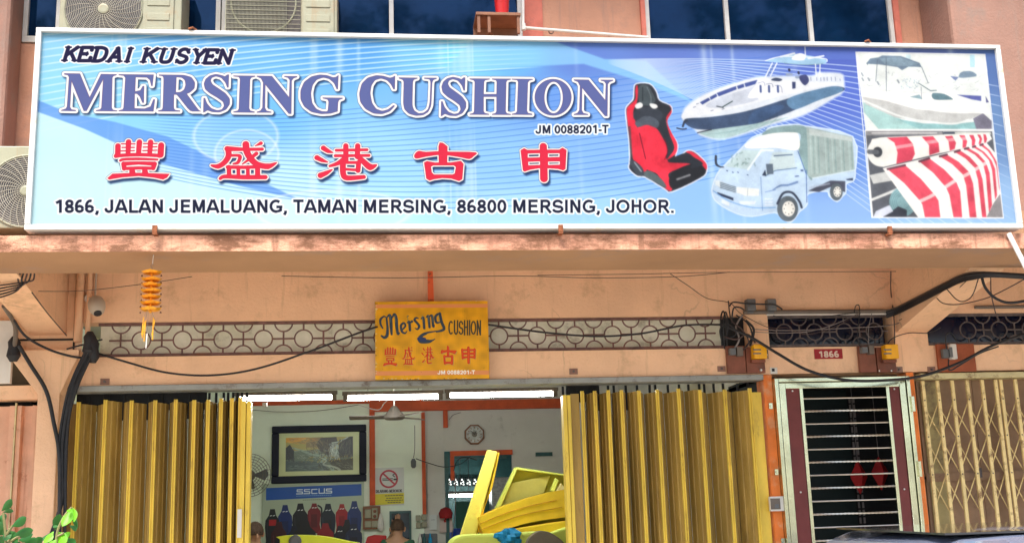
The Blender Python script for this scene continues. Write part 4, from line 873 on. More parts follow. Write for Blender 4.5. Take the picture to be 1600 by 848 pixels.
# ------------------------------------------------------------------ far-left pink shutter with its rail
ps = thing('folding_shutter', 'pink closed metal shutter of the neighbouring shop at the far left', 'shutter', (-2.8, .1, .13))
xe = [-3.3, gx(-40,700), gx(18,700), gx(54,700)]
for i in range(3):
    a, b = xe[i]+.006, xe[i+1]-.006; t = .003; pr = [(a,.06),(a+.03,.06),(a+.04,.10),(b-.05,.10),(b-.04,.06),(b,.06)]
    obj('slat', MB().sweep(pr+[(x, y+t) for x, y in pr[::-1]], .13, gz(30,632)), m_pinksh, ps)
    obj('edge_strip', MB().box(b+.001, b+.010, .045, .075, .13, gz(30,628)), m_rail, ps)
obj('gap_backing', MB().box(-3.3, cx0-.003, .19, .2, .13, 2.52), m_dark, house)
obj('signboard_end', MB().box(-3.4, gx(22,560), -.06, -.02, gz(10,600), gz(10,503)), m_pvc, house)
# ------------------------------------------------------------------ steel door gate with maroon panels
gate = thing('steel_gate', 'stainless steel gate with maroon side panels and horizontal bars across a dark stairway', 'gate', ((DL+DR)/2, 0, .13))
zt = gz(1310, 590); D0, D1 = DL, DR
obj('outer_frame', MB().box(D0, D0+.03, -.05, .05, .13, zt), m_stain, gate, bevel=.004); obj('outer_frame', MB().box(D1-.03, D1, -.05, .05, .13, zt), m_stain, gate, bevel=.004)
obj('outer_frame', MB().box(D0+.031, D1-.031, -.05, .05, zt-.03, zt), m_stain, gate, bevel=.004)
i0, i1 = D0+.036, D1-.036; it = zt-.036
obj('leaf_stile', MB().box(i0, i0+.05, -.04, .0, .14, it), m_stain, gate, bevel=.004); obj('leaf_stile', MB().box(i1-.05, i1, -.04, .0, .14, it), m_stain, gate, bevel=.004)
obj('leaf_rail', MB().box(i0+.051, i1-.051, -.04, .0, it-.045, it), m_stain, gate, bevel=.004)
p0, p1, p2, p3 = gx(1227.5,605), gx(1246,605), gx(1386.5,605), gx(1405,605); zp_ = gz(1240,605)
for a, b in ((i0+.052, p1), (p2, i1-.052)):
    obj('maroon_panel', MB().box(a, b, -.03, -.012, .16, zp_), m_maroon, gate, bevel=.002)
    for z in (zp_-.03, zp_-.80, 1.0): obj('screw', MB().lathe(((a+b)/2, -.03, z), [(.008,0),(.006,.006)], 10, 'y'), m_chrome, gate)
obj('inner_stile', MB().box(p1+.002, p1+.028, -.035, .0, .16, zp_), m_stain, gate, bevel=.002); obj('inner_stile', MB().box(p2-.028, p2-.002, -.035, .0, .16, zp_), m_stain, gate, bevel=.002)
zb0 = gz(1300,622); dzb = (gz(1300,622)-gz(1300,823))/10.
for k in range(24):
    z_ = zb0-dzb*k
    if z_ < .2: break
    a, b = p1+.024, p2-.024
    if k % 2 == 0: obj('plain_bar', MB().tube([(a,-.016,z_),(b,-.016,z_)], .0062, 8), m_chrome, gate, smooth=True)
    else:
        n = 60; w = MB(); 
        for ph in (0, math.pi): w.tube([(a+(b-a)*i/n, -.016+.003*math.cos(i*1.15+ph), z_+.003*math.sin(i*1.15+ph)) for i in range(n+1)], .0055, 5)
        obj('twisted_bar', w, m_chrome, gate)
for z_ in (gz(1405,632), gz(1415,733)):
    obj('hinge', MB().box(D1-.012, D1+.012, -.07, -.05, z_-.06, z_+.06), m_stain, gate, bevel=.003); 
for px, py in ((1204,634),(1213,737),(1223,845),(1424,631),(1434,733)):
    c = at(px, py, 0); h = MB().box(c.x-.014, c.x+.014, -.008, .009, c.z-.022, c.z+.022); h.tube([(c.x,-.02,c.z),(c.x,-.006,c.z)], .009, 8)
    obj('anchor_bracket', h, m_stain, gate)
# stairway behind
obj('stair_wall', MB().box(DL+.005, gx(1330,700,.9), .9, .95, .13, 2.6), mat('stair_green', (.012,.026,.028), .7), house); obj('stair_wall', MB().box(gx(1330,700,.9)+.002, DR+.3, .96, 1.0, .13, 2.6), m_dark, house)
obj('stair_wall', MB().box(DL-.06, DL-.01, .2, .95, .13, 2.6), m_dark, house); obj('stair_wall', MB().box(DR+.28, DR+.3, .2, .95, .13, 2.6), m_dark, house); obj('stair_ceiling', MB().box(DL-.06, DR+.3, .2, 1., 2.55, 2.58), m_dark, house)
m_lant = mat('red_lantern_paper', (.42,.015,.018), .6, var=.2)
for i, (px, py, lab) in enumerate(((1342, 744, 'left of two red diamond paper ornaments behind the steel gate'), (1375, 738, 'right of two red diamond paper ornaments behind the steel gate'))):
    c = at(px, py, .6); h = .20; w = .095
    t = thing('paper_ornament', lab, 'ornament', c, 'red paper ornaments behind the gate')
    obj('lantern', MB().lathe(c, [(.004,-.14),(.072,-.01),(.072,.01),(.004,.13)], 4), m_lant, t)
    obj('cord', MB().tube([(c.x,c.y,c.z+h*.6),(c.x,c.y,2.55)], .003, 5), m_gwire, t)
t = thing('pale_tag_strips', 'pale narrow ladder strips of small tags in the dark stairway behind the bars', 'tag_string', at(1338, 700, .7))  # two strips of small pale tags
for k, dx in enumerate((0, .035)):
    for j in range(26):
        z_ = 2.42-j*.062; x = at(1333, 700, .7).x+dx+.000*j
        obj('pale_tag', MB().box(x, x+.016, .7, .706, z_, z_+.048), m_gwire, t)
# ------------------------------------------------------------------ lattice gate at the right
lg = thing('lattice_gate', 'pale collapsible lattice gate with scissor bars closed over brown panels at the right', 'gate', (gx(1520,700), 0, .13))
gtz = gz(1500, 594); vx = [gx(x, 600) for x in (1440,1463,1486,1509.5,1533,1554,1562,1585,1608,1631,1654)]
for x in vx:
    obj('upright', MB().box(x-.005, x+.020, -.012, .006, .13, gtz), m_gate, lg); obj('upright', MB().box(x+.021, x+.027, .01, .03, .13, gtz), m_iron2, lg)
zr = [gz(1500,626), gz(1500,681), gz(1500,738), gz(1500,795), .75]
seg_ = [(gz(1500,629), gz(1500,679)), (gz(1500,684), gz(1500,736)), (gz(1500,742), gz(1500,795)), (1.35, 1.15), (1.0, .8), (.6, .35)]
for i in range(len(vx)-1):
    if vx[i+1]-vx[i] < .06: continue
    a, b = vx[i]+.008, vx[i+1]+.008
    for zu, zd in seg_:
        dw = .0095
        for (za, zb_), y in (((zu, zd), .034), ((zd, zu), .022)):
            obj('scissor_bar', MB().add([(a,y,za-dw),(b,y,zb_-dw),(b,y,zb_+dw),(a,y,za+dw),(a,y+.004,za-dw),(b,y+.004,zb_-dw),(b,y+.004,zb_+dw),(a,y+.004,za+dw)], [(0,1,2,3),(7,6,5,4),(0,4,5,1),(3,2,6,7),(1,5,6,2),(0,3,7,4)]), m_gate, lg)
    for z_ in (gz(1500,626)+.01, gz(1500,681), gz(1500,740)): obj('rivet', MB().lathe((vx[i]+.007, -.012, z_), [(.006,0),(.004,.005)], 8, 'y'), m_iron2, lg)
pd = thing('panel_door', 'brown panelled door leaves standing behind the lattice gate', 'door', (gx(1520,700), .1, .13))
px_ = [gx(x, 700, .1) for x in (1440, 1529, 1620, 1720)]
for i in range(3):
    for z0, z1 in ((.13, gz(1500,742,.1)-.02), (gz(1500,742,.1), 2.6)):
        obj('panel', MB().box(px_[i]+.004, px_[i+1]-.004, .09+.012*(i % 2), .13, z0, z1-.004), m_brownleaf, pd, bevel=.003)
obj('mid_rail', MB().box(px_[0]+.003, px_[3], .07, .085, gz(1500,745,.1)-.03, gz(1500,738,.1)), m_brownleaf, pd); obj('latch', MB().box(gx(1535,740)-.01, gx(1535,740)+.02, .04, .068, gz(1535,745), gz(1535,730)), m_iron2, pd)
obj('side_curtain', MB().box(gx(1437,600,.08), gx(1462,600,.08), .075, .086, .2, gtz), mat('dirty_cream', (.50,.42,.20), .7, dirt=(.2,.14,.09), damt=.4), pd)
# ------------------------------------------------------------------ the long signboard
sx0, sx1, sz0, sz1 = SG['x0'], SG['x1'], SG['z0'], SG['z1']
bs = thing('signboard', 'long blue printed cushion shop signboard with white metal frame above the shop front', 'sign', ((sx0+sx1)/2, SGY+.06, sz0))
mp_ = print_mat('signboard_print', A, rough=.7, spec=.06, wear=.05, gain=.50)
print_panel('printed_face', sx0+.012, sx1-.012, SGY+.012, sz0+.012, sz1-.012, mp_, bs, .006)
# picture covers the whole outline, so shift its mapping to the inset face
uvl = bs.children[-1].data.uv_layers[0]
for d_ in uvl.data: d_.uv = ((.012+d_.uv[0]*(sx1-sx0-.024))/(sx1-sx0), (.012+d_.uv[1]*(sz1-sz0-.024))/(sz1-sz0))
fw = .032
m_signframe = mat('white_sign_frame', (.62,.62,.60), .35, var=.04, dirt=(.55,.35,.12), damt=.06, dscale=5)
obj('frame', MB().box(sx0, sx1, SGY-.012, SGY+.10, sz1-fw*.8, sz1), m_signframe, bs, bevel=.004); obj('frame', MB().box(sx0, sx1, SGY-.012, SGY+.10, sz0, sz0+fw), m_signframe, bs, bevel=.004)
obj('frame', MB().box(sx0, sx0+fw, SGY-.0125, SGY+.099, sz0+fw+.001, sz1-fw*.8-.001), m_signframe, bs, bevel=.004); obj('frame', MB().box(sx1-fw, sx1, SGY-.0125, SGY+.099, sz0+fw+.001, sz1-fw*.8-.001), m_signframe, bs, bevel=.004)
obj('back_sheet', MB().box(sx0+.01, sx1-.01, SGY+.09, SGY+.098, sz0+.01, sz1-.01), m_steelgrey, bs)
for px, py in ((242,358),(876,357),(1390,359)):
    c = at(px, py, SGY-.02); h = MB().box(c.x-.014, c.x+.014, SGY-.03, SGY-.016, c.z-.02, c.z+.022); h.box(c.x-.013, c.x+.013, SGY-.028, SGY+.12, c.z-.032, c.z-.0205); h.box(c.x-.009, c.x+.009, SGY-.024, SGY-.014, fz-.01, c.z-.0325)
    obj('rusty_clamp', h, m_rust, bs)
for px in (299, 1353): c = at(px, 50 if px < 500 else 65, SGY); obj('rust_hook', MB().tube([(c.x-.015,SGY-.015,sz1+.004),(c.x+.01,SGY-.02,sz1+.012),(c.x+.03,SGY,sz1+.004)], .007, 6), m_rust, bs)
for x in (sx0+.9, sx0+3.0, sx1-1.0): obj('standoff', MB().box(x-.02, x+.02, SGY+.10, -.02, SLZ+.12, SLZ+.16), m_rust, bs)
# white stay pipe at the right
tag(obj('stay_pipe', MB().tube([tuple(at(1576,365,-1.86)), tuple(at(1600,412,-1.9)), tuple(at(1640,495,-2.0))], .016, 10), m_white, smooth=True), 'white slanting stay pipe running down from the right end of the signboard', 'pipe')
# ------------------------------------------------------------------ old yellow sign
YY = -.10
a_, b_ = at(586, 470.5, YY), at(763, 592, YY)
yx0, yx1, yz0, yz1 = gx(586,540,YY), gx(763.5,540,YY), gz(675,592.5,YY), gz(675,471,YY)
W_ = 560; H_ = int(W_*(yz1-yz0)/(yx1-yx0)); B = Art(W_, H_, (228,166,14))
def yT(p): q = at(580+p[0]/6.279, 465+p[1]/6.279, YY); return ((q.x-yx0)/(yx1-yx0)*W_, (yz1-q.z)/(yz1-yz0)*H_)
B.T = yT; B.k = math.dist(yT((500,300)), yT((501,300)))
n_ = RNG.normal(size=(H_//20+2, W_//20+2)); n_ = np.kron(n_, np.ones((20, 20)))[:H_, :W_]
for _ in range(3): n_ = (n_+np.roll(n_, 9, 0)+np.roll(n_, -9, 0)+np.roll(n_, 9, 1)+np.roll(n_, -9, 1))/5
B.img *= (1+.07*n_)[..., None]
B.poly([(0,70),(1200,62),(1200,98),(0,104)], (232,150,92)); B.poly([(0,722),(1200,712),(1200,755),(0,765)], (230,150,92))
def yl(pts, r, c=(46,66,90)): B.line(pts, r, c)
sc = (48, 66, 84)
for pts, r in (([(112,300),(92,260),(92,215),(125,185),(150,200)], [7,10,12,8,4]), ([(100,375),(130,392),(155,370),(160,300),(150,200)], [8,14,16,12,8]), ([(150,200),(178,172),(190,200),(195,280),(200,360)], [5,12,14,16,10]), ([(200,210),(225,165),(245,200),(250,280),(262,355),(280,345)], [5,12,14,16,12,4]),
               ([(300,320),(335,280),(320,250),(292,275),(300,330),(330,350),(350,330)], [8,9,10,12,12,9,4]), ([(352,250),(372,240),(380,320)], [4,13,12]), ([(375,250),(400,235)], [7,12]), ([(462,205),(440,200),(425,220),(450,250),(470,280),(455,310),(430,300)], [5,10,12,12,12,9,4]),
               ([(490,210),(510,200),(520,300)], [4,13,12]), ([(540,195),(560,185),(572,290)], [4,13,12]), ([(565,190),(595,180),(608,280),(620,270)], [5,12,13,4]), ([(680,160),(650,165),(628,195),(640,245),(680,240)], [6,12,13,11,6]), ([(672,155),(690,240),(712,310),(640,335)], [12,14,14,8]),
               ([(700,325),(600,335),(520,355),(480,395),(490,425),(560,430),(600,420),(625,405)], [5,7,12,20,24,18,8,3]), ([(480,400),(500,370),(540,355)], [18,14,8])): yl(pts, r, sc)
for cx in (185, 235, 355, 500, 560, 600, 660): B.line([(cx,175),(cx+6,240)], 5, (120,140,140), alpha=.45)
B.line([(520,400),(560,385),(600,400)], 5, (228,166,14)); yl([(470,405),(520,412)], 20, (38,58,110)); B.line([(350,190),(368,180)], 3, sc)
sd_ = B.sdf(grot(yT, 'CUSHION', 755, 370, 325, 148, -.0, .042), margin=5); B.fill(sd_, (52,56,52), off=.3)
def ych(i, x0, x1, y0, y1):
    ox = (150,320,480,635,790)[i]; bb = ((165,1145,70,700),(90,1120,100,700),(110,1100,130,710),(120,1090,115,718),(232,955,120,740))[i]
    sub = []
    kk = (x1-x0)/(bb[1]-bb[0])
    cv = lambda P: remap([((x-ox)*9.977, (y-210)*9.977) for x, y in P], bb, (x0, x1, y0, y1))
    for it in CH[i][0]: sub.append(('p', cv(it[1])) if it[0] == 'p' else ('s', cv(it[1]), [q*9.977*kk*(1.02, 1.02, 1.02, 1., 1.)[i] for q in it[2]]))
    sd_ = B.sdf(sub, holes=[cv(h) for h in CH[i][1]], margin=10); B.fill(sd_, (190,150,90), dx=4, dy=4, alpha=.8); B.fill(sd_, (206,42,10), off=.2)
    B.fill(sd_, (240,120,20), off=-3.2, alpha=.5)
for i, q in enumerate(((115,255,480,672),(300,430,478,665),(492,618,475,655),(682,835,470,660),(880,1025,472,655))): ych(i, *q)
sd_ = B.sdf(grot(yT, 'JM 0088201-T', 650, 752, 368, 38, -.006, .11), margin=5); B.fill(sd_, (250,250,244), off=.2)
for i in range(150):      # chipped enamel along the edges
    e = RNG.integers(0, 4); u = RNG.uniform(0, 1); x, y = (35+u*1125, 28+RNG.uniform(-6, 8)) if e < 2 else ((38+RNG.uniform(-5, 6), 30+u*770) if e == 2 else (35+u*1125, 800+RNG.uniform(-8, 4)))
    B.line([(x, y), (x+RNG.uniform(3, 16), y+RNG.uniform(-2, 2))], RNG.uniform(1.5, 4), (228,224,196) if RNG.uniform() < .6 else (120,80,30), smooth=False, alpha=.85)
for i in range(60): x, y = RNG.uniform(40, 1150), RNG.uniform(40, 790); B.line([(x, y), (x+2, y+2)], RNG.uniform(1, 2.5), (150,110,30), smooth=False, alpha=.7)
for q in ([(36,30),(1160,22),(1160,806),(36,806),(36,30)],): B.line(q, 4, (150,120,40), smooth=False, alpha=.8)
ys = thing('enamel_sign', 'old yellow painted metal sign with blue lettering and red characters hanging over the opening', 'sign', ((yx0+yx1)/2, YY, yz0))
print_panel('painted_sheet', yx0, yx1, YY-.012, yz0, yz1, print_mat('old_sign_print', B, rough=.5, wear=.12), ys, .012)
obj('backing', MB().box(yx0+.01, yx1-.01, YY+.001, YY+.03, yz0+.01, yz1-.01), m_iron2, ys)
c = at(673, 450, YY); q = MB(); q.prism([(c.x-.022, yz1-.05), (c.x+.026, yz1-.05), (c.x+.019, 3.427), (c.x-.019, 3.427)], YY+.035, YY+.045)
obj('hanging_strap', q, mat('orange_red_strap', (.75,.13,.04), .5, var=.1, dirt=(.03,.03,.03), damt=.25, dscale=22), ys)
# ------------------------------------------------------------------ number plate and small digit plate
def small_plate(name, lab, px0, py0, px1, py1, Y, base, paint, catg='sign', ppp=900, thick=.006, label_mat=.4):
    x0, x1, z0, z1 = gx(px0, (py0+py1)/2, Y), gx(px1, (py0+py1)/2, Y), gz((px0+px1)/2, py1, Y), gz((px0+px1)/2, py0, Y)
    W = max(16, int((x1-x0)*ppp)); H = max(16, int((z1-z0)*ppp)); b = Art(W, H, base); b.T = lambda p: (p[0]*W, p[1]*H); b.k = W
    paint(b, W/H)
    o = print_panel(name, x0, x1, Y-thick, z0, z1, print_mat(name+'_print', b, rough=label_mat), None, thick)
    if lab: tag(o, lab, catg)
    return o
def unitT(b): return lambda p: (p[0]*b.W, p[1]*b.W)      # square units, x in 0..1
def pt(b, body, x, y, w, h, col, wt=.1, off=0., **k): b.fill(b.sdf(grot(unitT(b), body, x, y, w, h, 0., wt), margin=4), col, off=off, **k)
def num_paint(b, r): pt(b, '1866', .14, .84/r, .74, .62/r, (240,220,200), .12); b.fill(b.sdf(grot(unitT(b), '1866', .14, .84/r, .74, .62/r, 0, .05), margin=3), (120,110,100), off=-.4, alpha=.5)
small_plate('number_plate', 'small red house number plate reading 1866 above the steel gate', 1272, 545, 1316, 560.5, 0, (150,14,26), num_paint)
small_plate('digit_plate', 'tiny grey plate with the digit 6 beside the left yellow meter', 1193.5, 546, 1200, 560, 0, (70,66,64), lambda b, r: pt(b, '6', .12, .72/r, .8, .45/r, (230,228,220), .12))
# ------------------------------------------------------------------ wind chime
wc = thing('wind_chime', 'gold pagoda wind chime with hanging tubes below the canopy edge', 'wind chime', at(236, 450, -1.75))
WY = -1.75
def wq(zx, zy): return at(200+zx/6.06, 410+zy/6.06, WY)
for i, (zy, w) in enumerate(((98,100),(165,98),(216,100),(272,102),(328,98),(388,104),(445,104))):
    c = wq(225-i*2, zy); r = w/6.06/265.; b = MB(); n = 8
    v = [(c.x, c.y, c.z+.010)]
    for ring, (rr_, dz) in enumerate(((.35,.006),(.75,-.006),(1.,.004))):
        for j in range(n): t = 2*math.pi*(j+.5*(i % 2))/n; up = .007 if (ring == 2 and j % 2 == 0) else 0; v.append((c.x+r*rr_*math.cos(t), c.y+r*rr_*math.sin(t), c.z+dz+up))
    f = [(0, 1+j, 1+(j+1) % n) for j in range(n)]
    for ring in range(2): f += [(1+ring*n+j, 1+(ring+1)*n+j, 1+(ring+1)*n+(j+1) % n, 1+ring*n+(j+1) % n) for j in range(n)]
    b.add(v, f); b.lathe((c.x, c.y, c.z-.02), [(r*.12,0),(r*.12,.018)], 6)
    obj('pagoda_tier', b, m_gold, wc)
    for sx_ in (-1, 1): obj('bell', MB().lathe((c.x+sx_*r*.9, c.y, c.z-.022), [(.006,0),(.004,.007),(.002,.010)], 8), mat('dull_brass', (.12,.05,.03), .4, metal=.5), wc)
c = wq(225, 30); obj('hook', MB().tube([tuple(wq(228,75)), tuple(wq(228,50)), tuple(wq(215,30)), tuple(wq(230,12)), tuple(wq(240,30))], .0018, 5), m_gwire, wc)
obj('string', MB().tube([tuple(wq(232,14)), tuple(at(243,368,WY-.02))], .0022, 4), m_pvc, wc)
for (xa, ya, xb, yb_, r, m_) in ((150,515,130,690,.0035,m_gold),(168,545,152,745,.0035,m_gold),(160,560,135,715,.0035,m_gold),(242,520,232,730,.004,m_gold),(255,540,226,690,.0035,m_gold),(182,670,170,810,.003,m_pvc)):
    obj('chime_tube', MB().tube([tuple(wq(xa,ya)), tuple(wq(xb,yb_))], r, 6), m_gold if m_ is m_gold else m_pvc, wc)
    obj('string', MB().tube([tuple(wq(xa,ya)), tuple(wq(200+(xa-200)*.4,450))], .0007, 3), m_gwire, wc)
# ------------------------------------------------------------------ security camera
c = at(151, 476, -.14); cc = thing('security_camera', 'white dome security camera on the wall at the upper left', 'camera', c)
bd = MB().lathe((0,0,0), [(.018,.060),(.050,.045),(.062,.012),(.060,-.03),(.046,-.068),(.030,-.082)], 18); bd.move(Matrix.Translation(c) @ Matrix.Rotation(-.55, 4, 'X') @ Matrix.Rotation(-.25, 4, 'Y'))
obj('housing', bd, m_dome, cc, smooth=True)
ln = MB().lathe((0,0,0), [(.028,-.080),(.028,-.090),(.012,-.096)], 14); ln.move(Matrix.Translation(c) @ Matrix.Rotation(-.55, 4, 'X') @ Matrix.Rotation(-.25, 4, 'Y')); obj('lens', ln, m_black, cc, smooth=True)
w = at(139, 466, 0); obj('base', MB().lathe((w.x, 0, w.z), [(.032,0),(.032,.02),(.02,.035)], 14, 'y'), m_pvc, cc, smooth=True); obj('arm', MB().tube([(w.x,-.02,w.z),(c.x,c.y+.02,c.z+.01)], .014, 8), m_pvc, cc)
# conduits at the left wall
for i, (xa, ya, xb, yb_, r, lab) in enumerate(((141,436,138,522,.018,'broad pale conduit on the wall left of the security camera'),(150,436,149,462,.007,'thin white conduit dropping to the security camera'),(126,436,122,534,.03,'thick peach painted downpipe at the left end of the wall'))):
    P = [tuple(at(xa,ya,-.03)), tuple(at(xb,yb_,-.03))]; o = obj('conduit', MB().tube([(P[0][0],-.03,3.428),(P[0][0],-.03,P[1][2])], r, 10), (m_peach if i != 1 else m_dome), smooth=True); tag(o, lab, 'conduit')
# ------------------------------------------------------------------ air-conditioner units
m_coil = mat('coil_dark', (.07,.06,.055), .6, var=.3, scale=40)
def ac_unit(lab, xb0, xb1, z0, z1, Y, fx, fzc, fr, panel, dep=.34, kind='spiral'):
    t = thing('air_conditioner', lab, 'air conditioner', ((xb0+xb1)/2, Y, z0))
    obj('casing', MB().box(xb0, xb1, Y, Y+dep, z0, z1), m_beige, t, bevel=.008)
    fp = MB().ring((fx, Y-.006, fzc), fr, .007, n=40, k=6); obj('fan_ring', fp, m_beige, t)
    obj('fan_hole', MB().lathe((fx, Y-.001, fzc), [(fr,0),(fr-.004,.001)], 36, 'y'), mat('fan_dark', (.05,.045,.06), .6), t)
    if kind == 'grid': obj('coil', MB().box(xb0+.008, panel[0]-.01, Y-.006, Y-.0005, z0+.02, z1-.02), m_coil, t)
    if panel:
        a, b, za, zb_ = panel; obj('side_cover', MB().box(a, b, Y-.012, Y-.001, za, zb_), m_beige, t, bevel=.003)
        k = 5
        for i in range(k): q = za+(zb_-za)*(i+.5)/k; obj('louvre', MB().box(a+.03, b-.03, Y-.018, Y-.0125, q-.028, q+.028), m_beige, t, bevel=.003)
    if kind == 'grid': return t
    g = MB(); n = int(fr/.0125)
    for i in range(2, n): g.ring((fx, Y-.012, fzc), fr*i/n, .0022, n=36, k=4)
    for j in range(26):
        a = 2*math.pi*j/26; pts = []
        for s_ in range(6): rr_ = fr*(.12+.88*s_/5); aa = a+.5*s_/5; pts.append((fx+rr_*math.cos(aa), Y-.014, fzc+rr_*math.sin(aa)))
        g.tube(pts, .002, 4)
    o = obj('fan_guard', g, mat('guard_wire', (.42,.40,.33), .5), t); o['kind'] = 'stuff'
    obj('hub', MB().lathe((fx, Y-.012, fzc), [(fr*.14,0),(fr*.14,.006),(fr*.10,.009)], 20, 'y'), m_beige, t)
    return t
Y = -.45
x = lambda px, py=15: gx(px, py, Y); z_ = lambda px, py: gz(px, py, Y)
ac_unit('beige air conditioner with a round spiral fan guard at the top left behind the signboard', x(93), x(284), z_(160,64), z_(160,64)+.62, Y, x(162), z_(162,15), (x(222)-x(100))/2, (x(224), x(272), z_(240,62), z_(240,62)+.58))
o = ac_unit('beige air conditioner with dark finned coil side behind the top of the signboard', x(352), x(527), z_(430,66), z_(430,66)+.62, Y, x(412), z_(412,6), (x(470)-x(360))/2*.92, (x(472), x(522), z_(500,64), z_(500,64)+.58), kind='grid')
fins = MB(); xx = x(354)
for i in range(46): fins.box(x(354)+i*.0098, x(354)+i*.0098+.002, Y-.026, Y-.021, z_(430,64), z_(430,64)+.58)
for i in range(16): fins.box(x(354), x(470), Y-.031, Y-.0265, z_(430,64)+.012+i*.036, z_(430,64)+.015+i*.036)
f_ = obj('coil_grille', fins, m_beige, o); f_['kind'] = 'stuff'
Y = -1.62
ac_unit('beige air conditioner with a round fan guard cut off at the left of the signboard', gx(-90,300,Y), gx(48,300,Y), gz(20,357,Y), gz(20,228,Y), Y, gx(41,299,Y), gz(41,299,Y), .225, None, dep=.28)
# ------------------------------------------------------------------ pipe, crate and red bucket before the upper windows
Yp = -.12
P = [at(812,-30,Yp), at(817,-5,Yp), at(817,38,Yp), at(822,44,Yp), at(1012,59,Yp)]
o = obj('drain_pipe', MB().tube([tuple(q) for q in P], .013, 10), m_white, smooth=True); tag(o, 'white plastic drain pipe bending along the wall above the signboard', 'pipe')
c = at(861, 50, Yp); obj('clip', MB().ring((c.x, c.y-.001, c.z), .018, .004, n=14), m_black, o)
c = at(818, 42, Yp); obj('elbow', MB().lathe((c.x, c.y, c.z-.03), [(.018,0),(.018,.055)], 12), m_white, o, smooth=True)
cr = thing('wooden_crate', 'brown wooden tray on short legs outside the upper window', 'crate', at(775, 45, -.3)); q0, q1 = at(742, 28, -.3), at(812, 52, -.3)
obj('tray', MB().box(q0.x, q1.x, -.4, -.12, q0.z-.02, q0.z+.005), m_woodbox, cr, bevel=.003)
for a in (q0.x+.01, q0.x+.09, q1.x-.03): obj('leg', MB().box(a, a+.022, -.39, -.36, q0.z-.16, q0.z-.021), m_woodbox, cr)
obj('back_board', MB().box(q0.x, q1.x, -.15, -.13, q0.z-.16, q0.z-.021), m_woodbox, cr)
c = at(785, 28, -.28); tag(obj('red_bucket', MB().lathe((c.x, -.27, q0.z+.006), [(.045,0),(.055,.10),(.062,.22),(.064,.225)], 18), m_red, smooth=True), 'red plastic bucket standing on the wooden tray at the upper window', 'bucket')
# ------------------------------------------------------------------ meter boards
def bxp(name, px0, py0, px1, py1, Y, d, m, par, bev=.002):
    ym = (py0+py1)/2; xm = (px0+px1)/2
    return obj(name, MB().box(gx(px0,ym,Y), gx(px1,ym,Y), Y-d, Y, gz(xm,py1,Y), gz(xm,py0,Y)), m, par, bevel=bev)
def meter(cx, cy, par):
    bxp('meter', cx-10, cy-11, cx+10, cy+11, -.035, .085, m_boxy, par, .006)
    for dy in (-5, 1): bxp('dial_slot', cx-6, cy+dy-1, cx+6, cy+dy+1, -.1205, .001, m_greyp, par, 0)
    bxp('terminal_cover', cx-11, cy+11.5, cx+10, cy+16, -.035, .05, m_board, par)
mb1 = thing('meter_board', 'brown electric board with yellow meter between the shop shutter and the steel door', 'meter board', (gx(1164,560), 0, 2.62))
bxp('board', 1134, 541, 1163, 583.5, -.006, .03, m_board, mb1); bxp('board', 1164.5, 543, 1193, 583, -.006, .028, m_board, mb1)
meter(1183, 551, mb1); bxp('fuse_box', 1149, 543, 1158, 557, -.037, .05, m_fan, mb1); bxp('fuse_box', 1138, 545, 1147, 555, -.037, .05, m_greyp, mb1)
c = at(1189, 578, -.04); obj('seal', MB().lathe((c.x,-.036,c.z), [(.012,0),(.008,.012)], 10, 'y'), m_chrome, mb1)
mb2 = thing('meter_board', 'brown electric board with yellow meter above the right of the steel door', 'meter board', (gx(1368,560), 0, 2.62))
bxp('board', 1340, 541, 1366, 582, -.006, .03, m_board, mb2); bxp('board', 1368, 543, 1397, 582, -.006, .028, m_board, mb2)
meter(1387, 551, mb2); bxp('fuse_box', 1354, 541, 1362, 554, -.037, .05, m_fan, mb2); bxp('fuse_box', 1343, 543, 1352, 552, -.037, .05, m_greyp, mb2)
for px in (1374, 1393): c = at(px, 579, -.04); obj('screw', MB().lathe((c.x,-.036,c.z), [(.008,0),(.006,.006)], 10, 'y'), m_chrome, mb2)
mb3 = thing('meter_board', 'red brown board with a glass fuse holder over the lattice gate', 'meter board', (gx(1492,560), 0, 2.62))
bxp('board', 1463, 538, 1521, 581, -.006, .03, mat('red_brown_board', (.36,.09,.035), .6, var=.15, damt=.15), mb3); bxp('fuse_holder', 1481, 538, 1491, 562, -.037, .05, m_pvc, mb3, .008); bxp('fuse_box', 1470, 546, 1480, 560, -.037, .04, m_greyp, mb3)
bxp('glass_face', 1483.5, 542, 1488.5, 558, -.088, .003, m_greyp, mb3)
# twin grey junction boxes
for px, lab in ((1170, 'left of two grey cable joint boxes above the wires at the right'), (1202, 'right of two grey cable joint boxes above the wires at the right')):
    jb = thing('junction_box', lab, 'junction box', at(px, 486, -.02), 'grey joint boxes on the cable run')
    bxp('case', px-7, 469, px+7, 487, -.01, .07, m_greyp, jb, .008); bxp('gland', px-4, 487.5, px+5, 490.5, -.02, .04, m_greyp, jb); c = at(px+1, 477, -.081); obj('knob', MB().lathe((c.x,-.081,c.z), [(.007,0),(.005,.006)], 10, 'y'), m_fan, jb)
# ledge pipes above the transom
tag(obj('conduit', MB().tube([(gx(1160,489), -.035, gz(1160,489)), (gx(1392,488), -.035, gz(1392,487))], .017, 8), m_fan, smooth=True), 'dark wrapped conduit running above the transom between the joint boxes and the beam', 'conduit')
for i, px in enumerate(range(1215, 1390, 26)): pass
tag(obj('conduit', MB().tube([(gx(1196,493), -.03, gz(1196,492.5)), (gx(1390,493), -.03, gz(1390,491))], .008, 8), m_pvc, smooth=True), 'thin pale pipe along the top of the dark transom over the steel door', 'conduit')
tag(obj('conduit', MB().tube([(gx(1520,483), -.035, gz(1520,481)), (7.0, -.035, gz(1600,481)+.01)], .014, 8), m_fan, smooth=True), 'dark cable run over the transom beyond the sloping beam at the right', 'conduit')
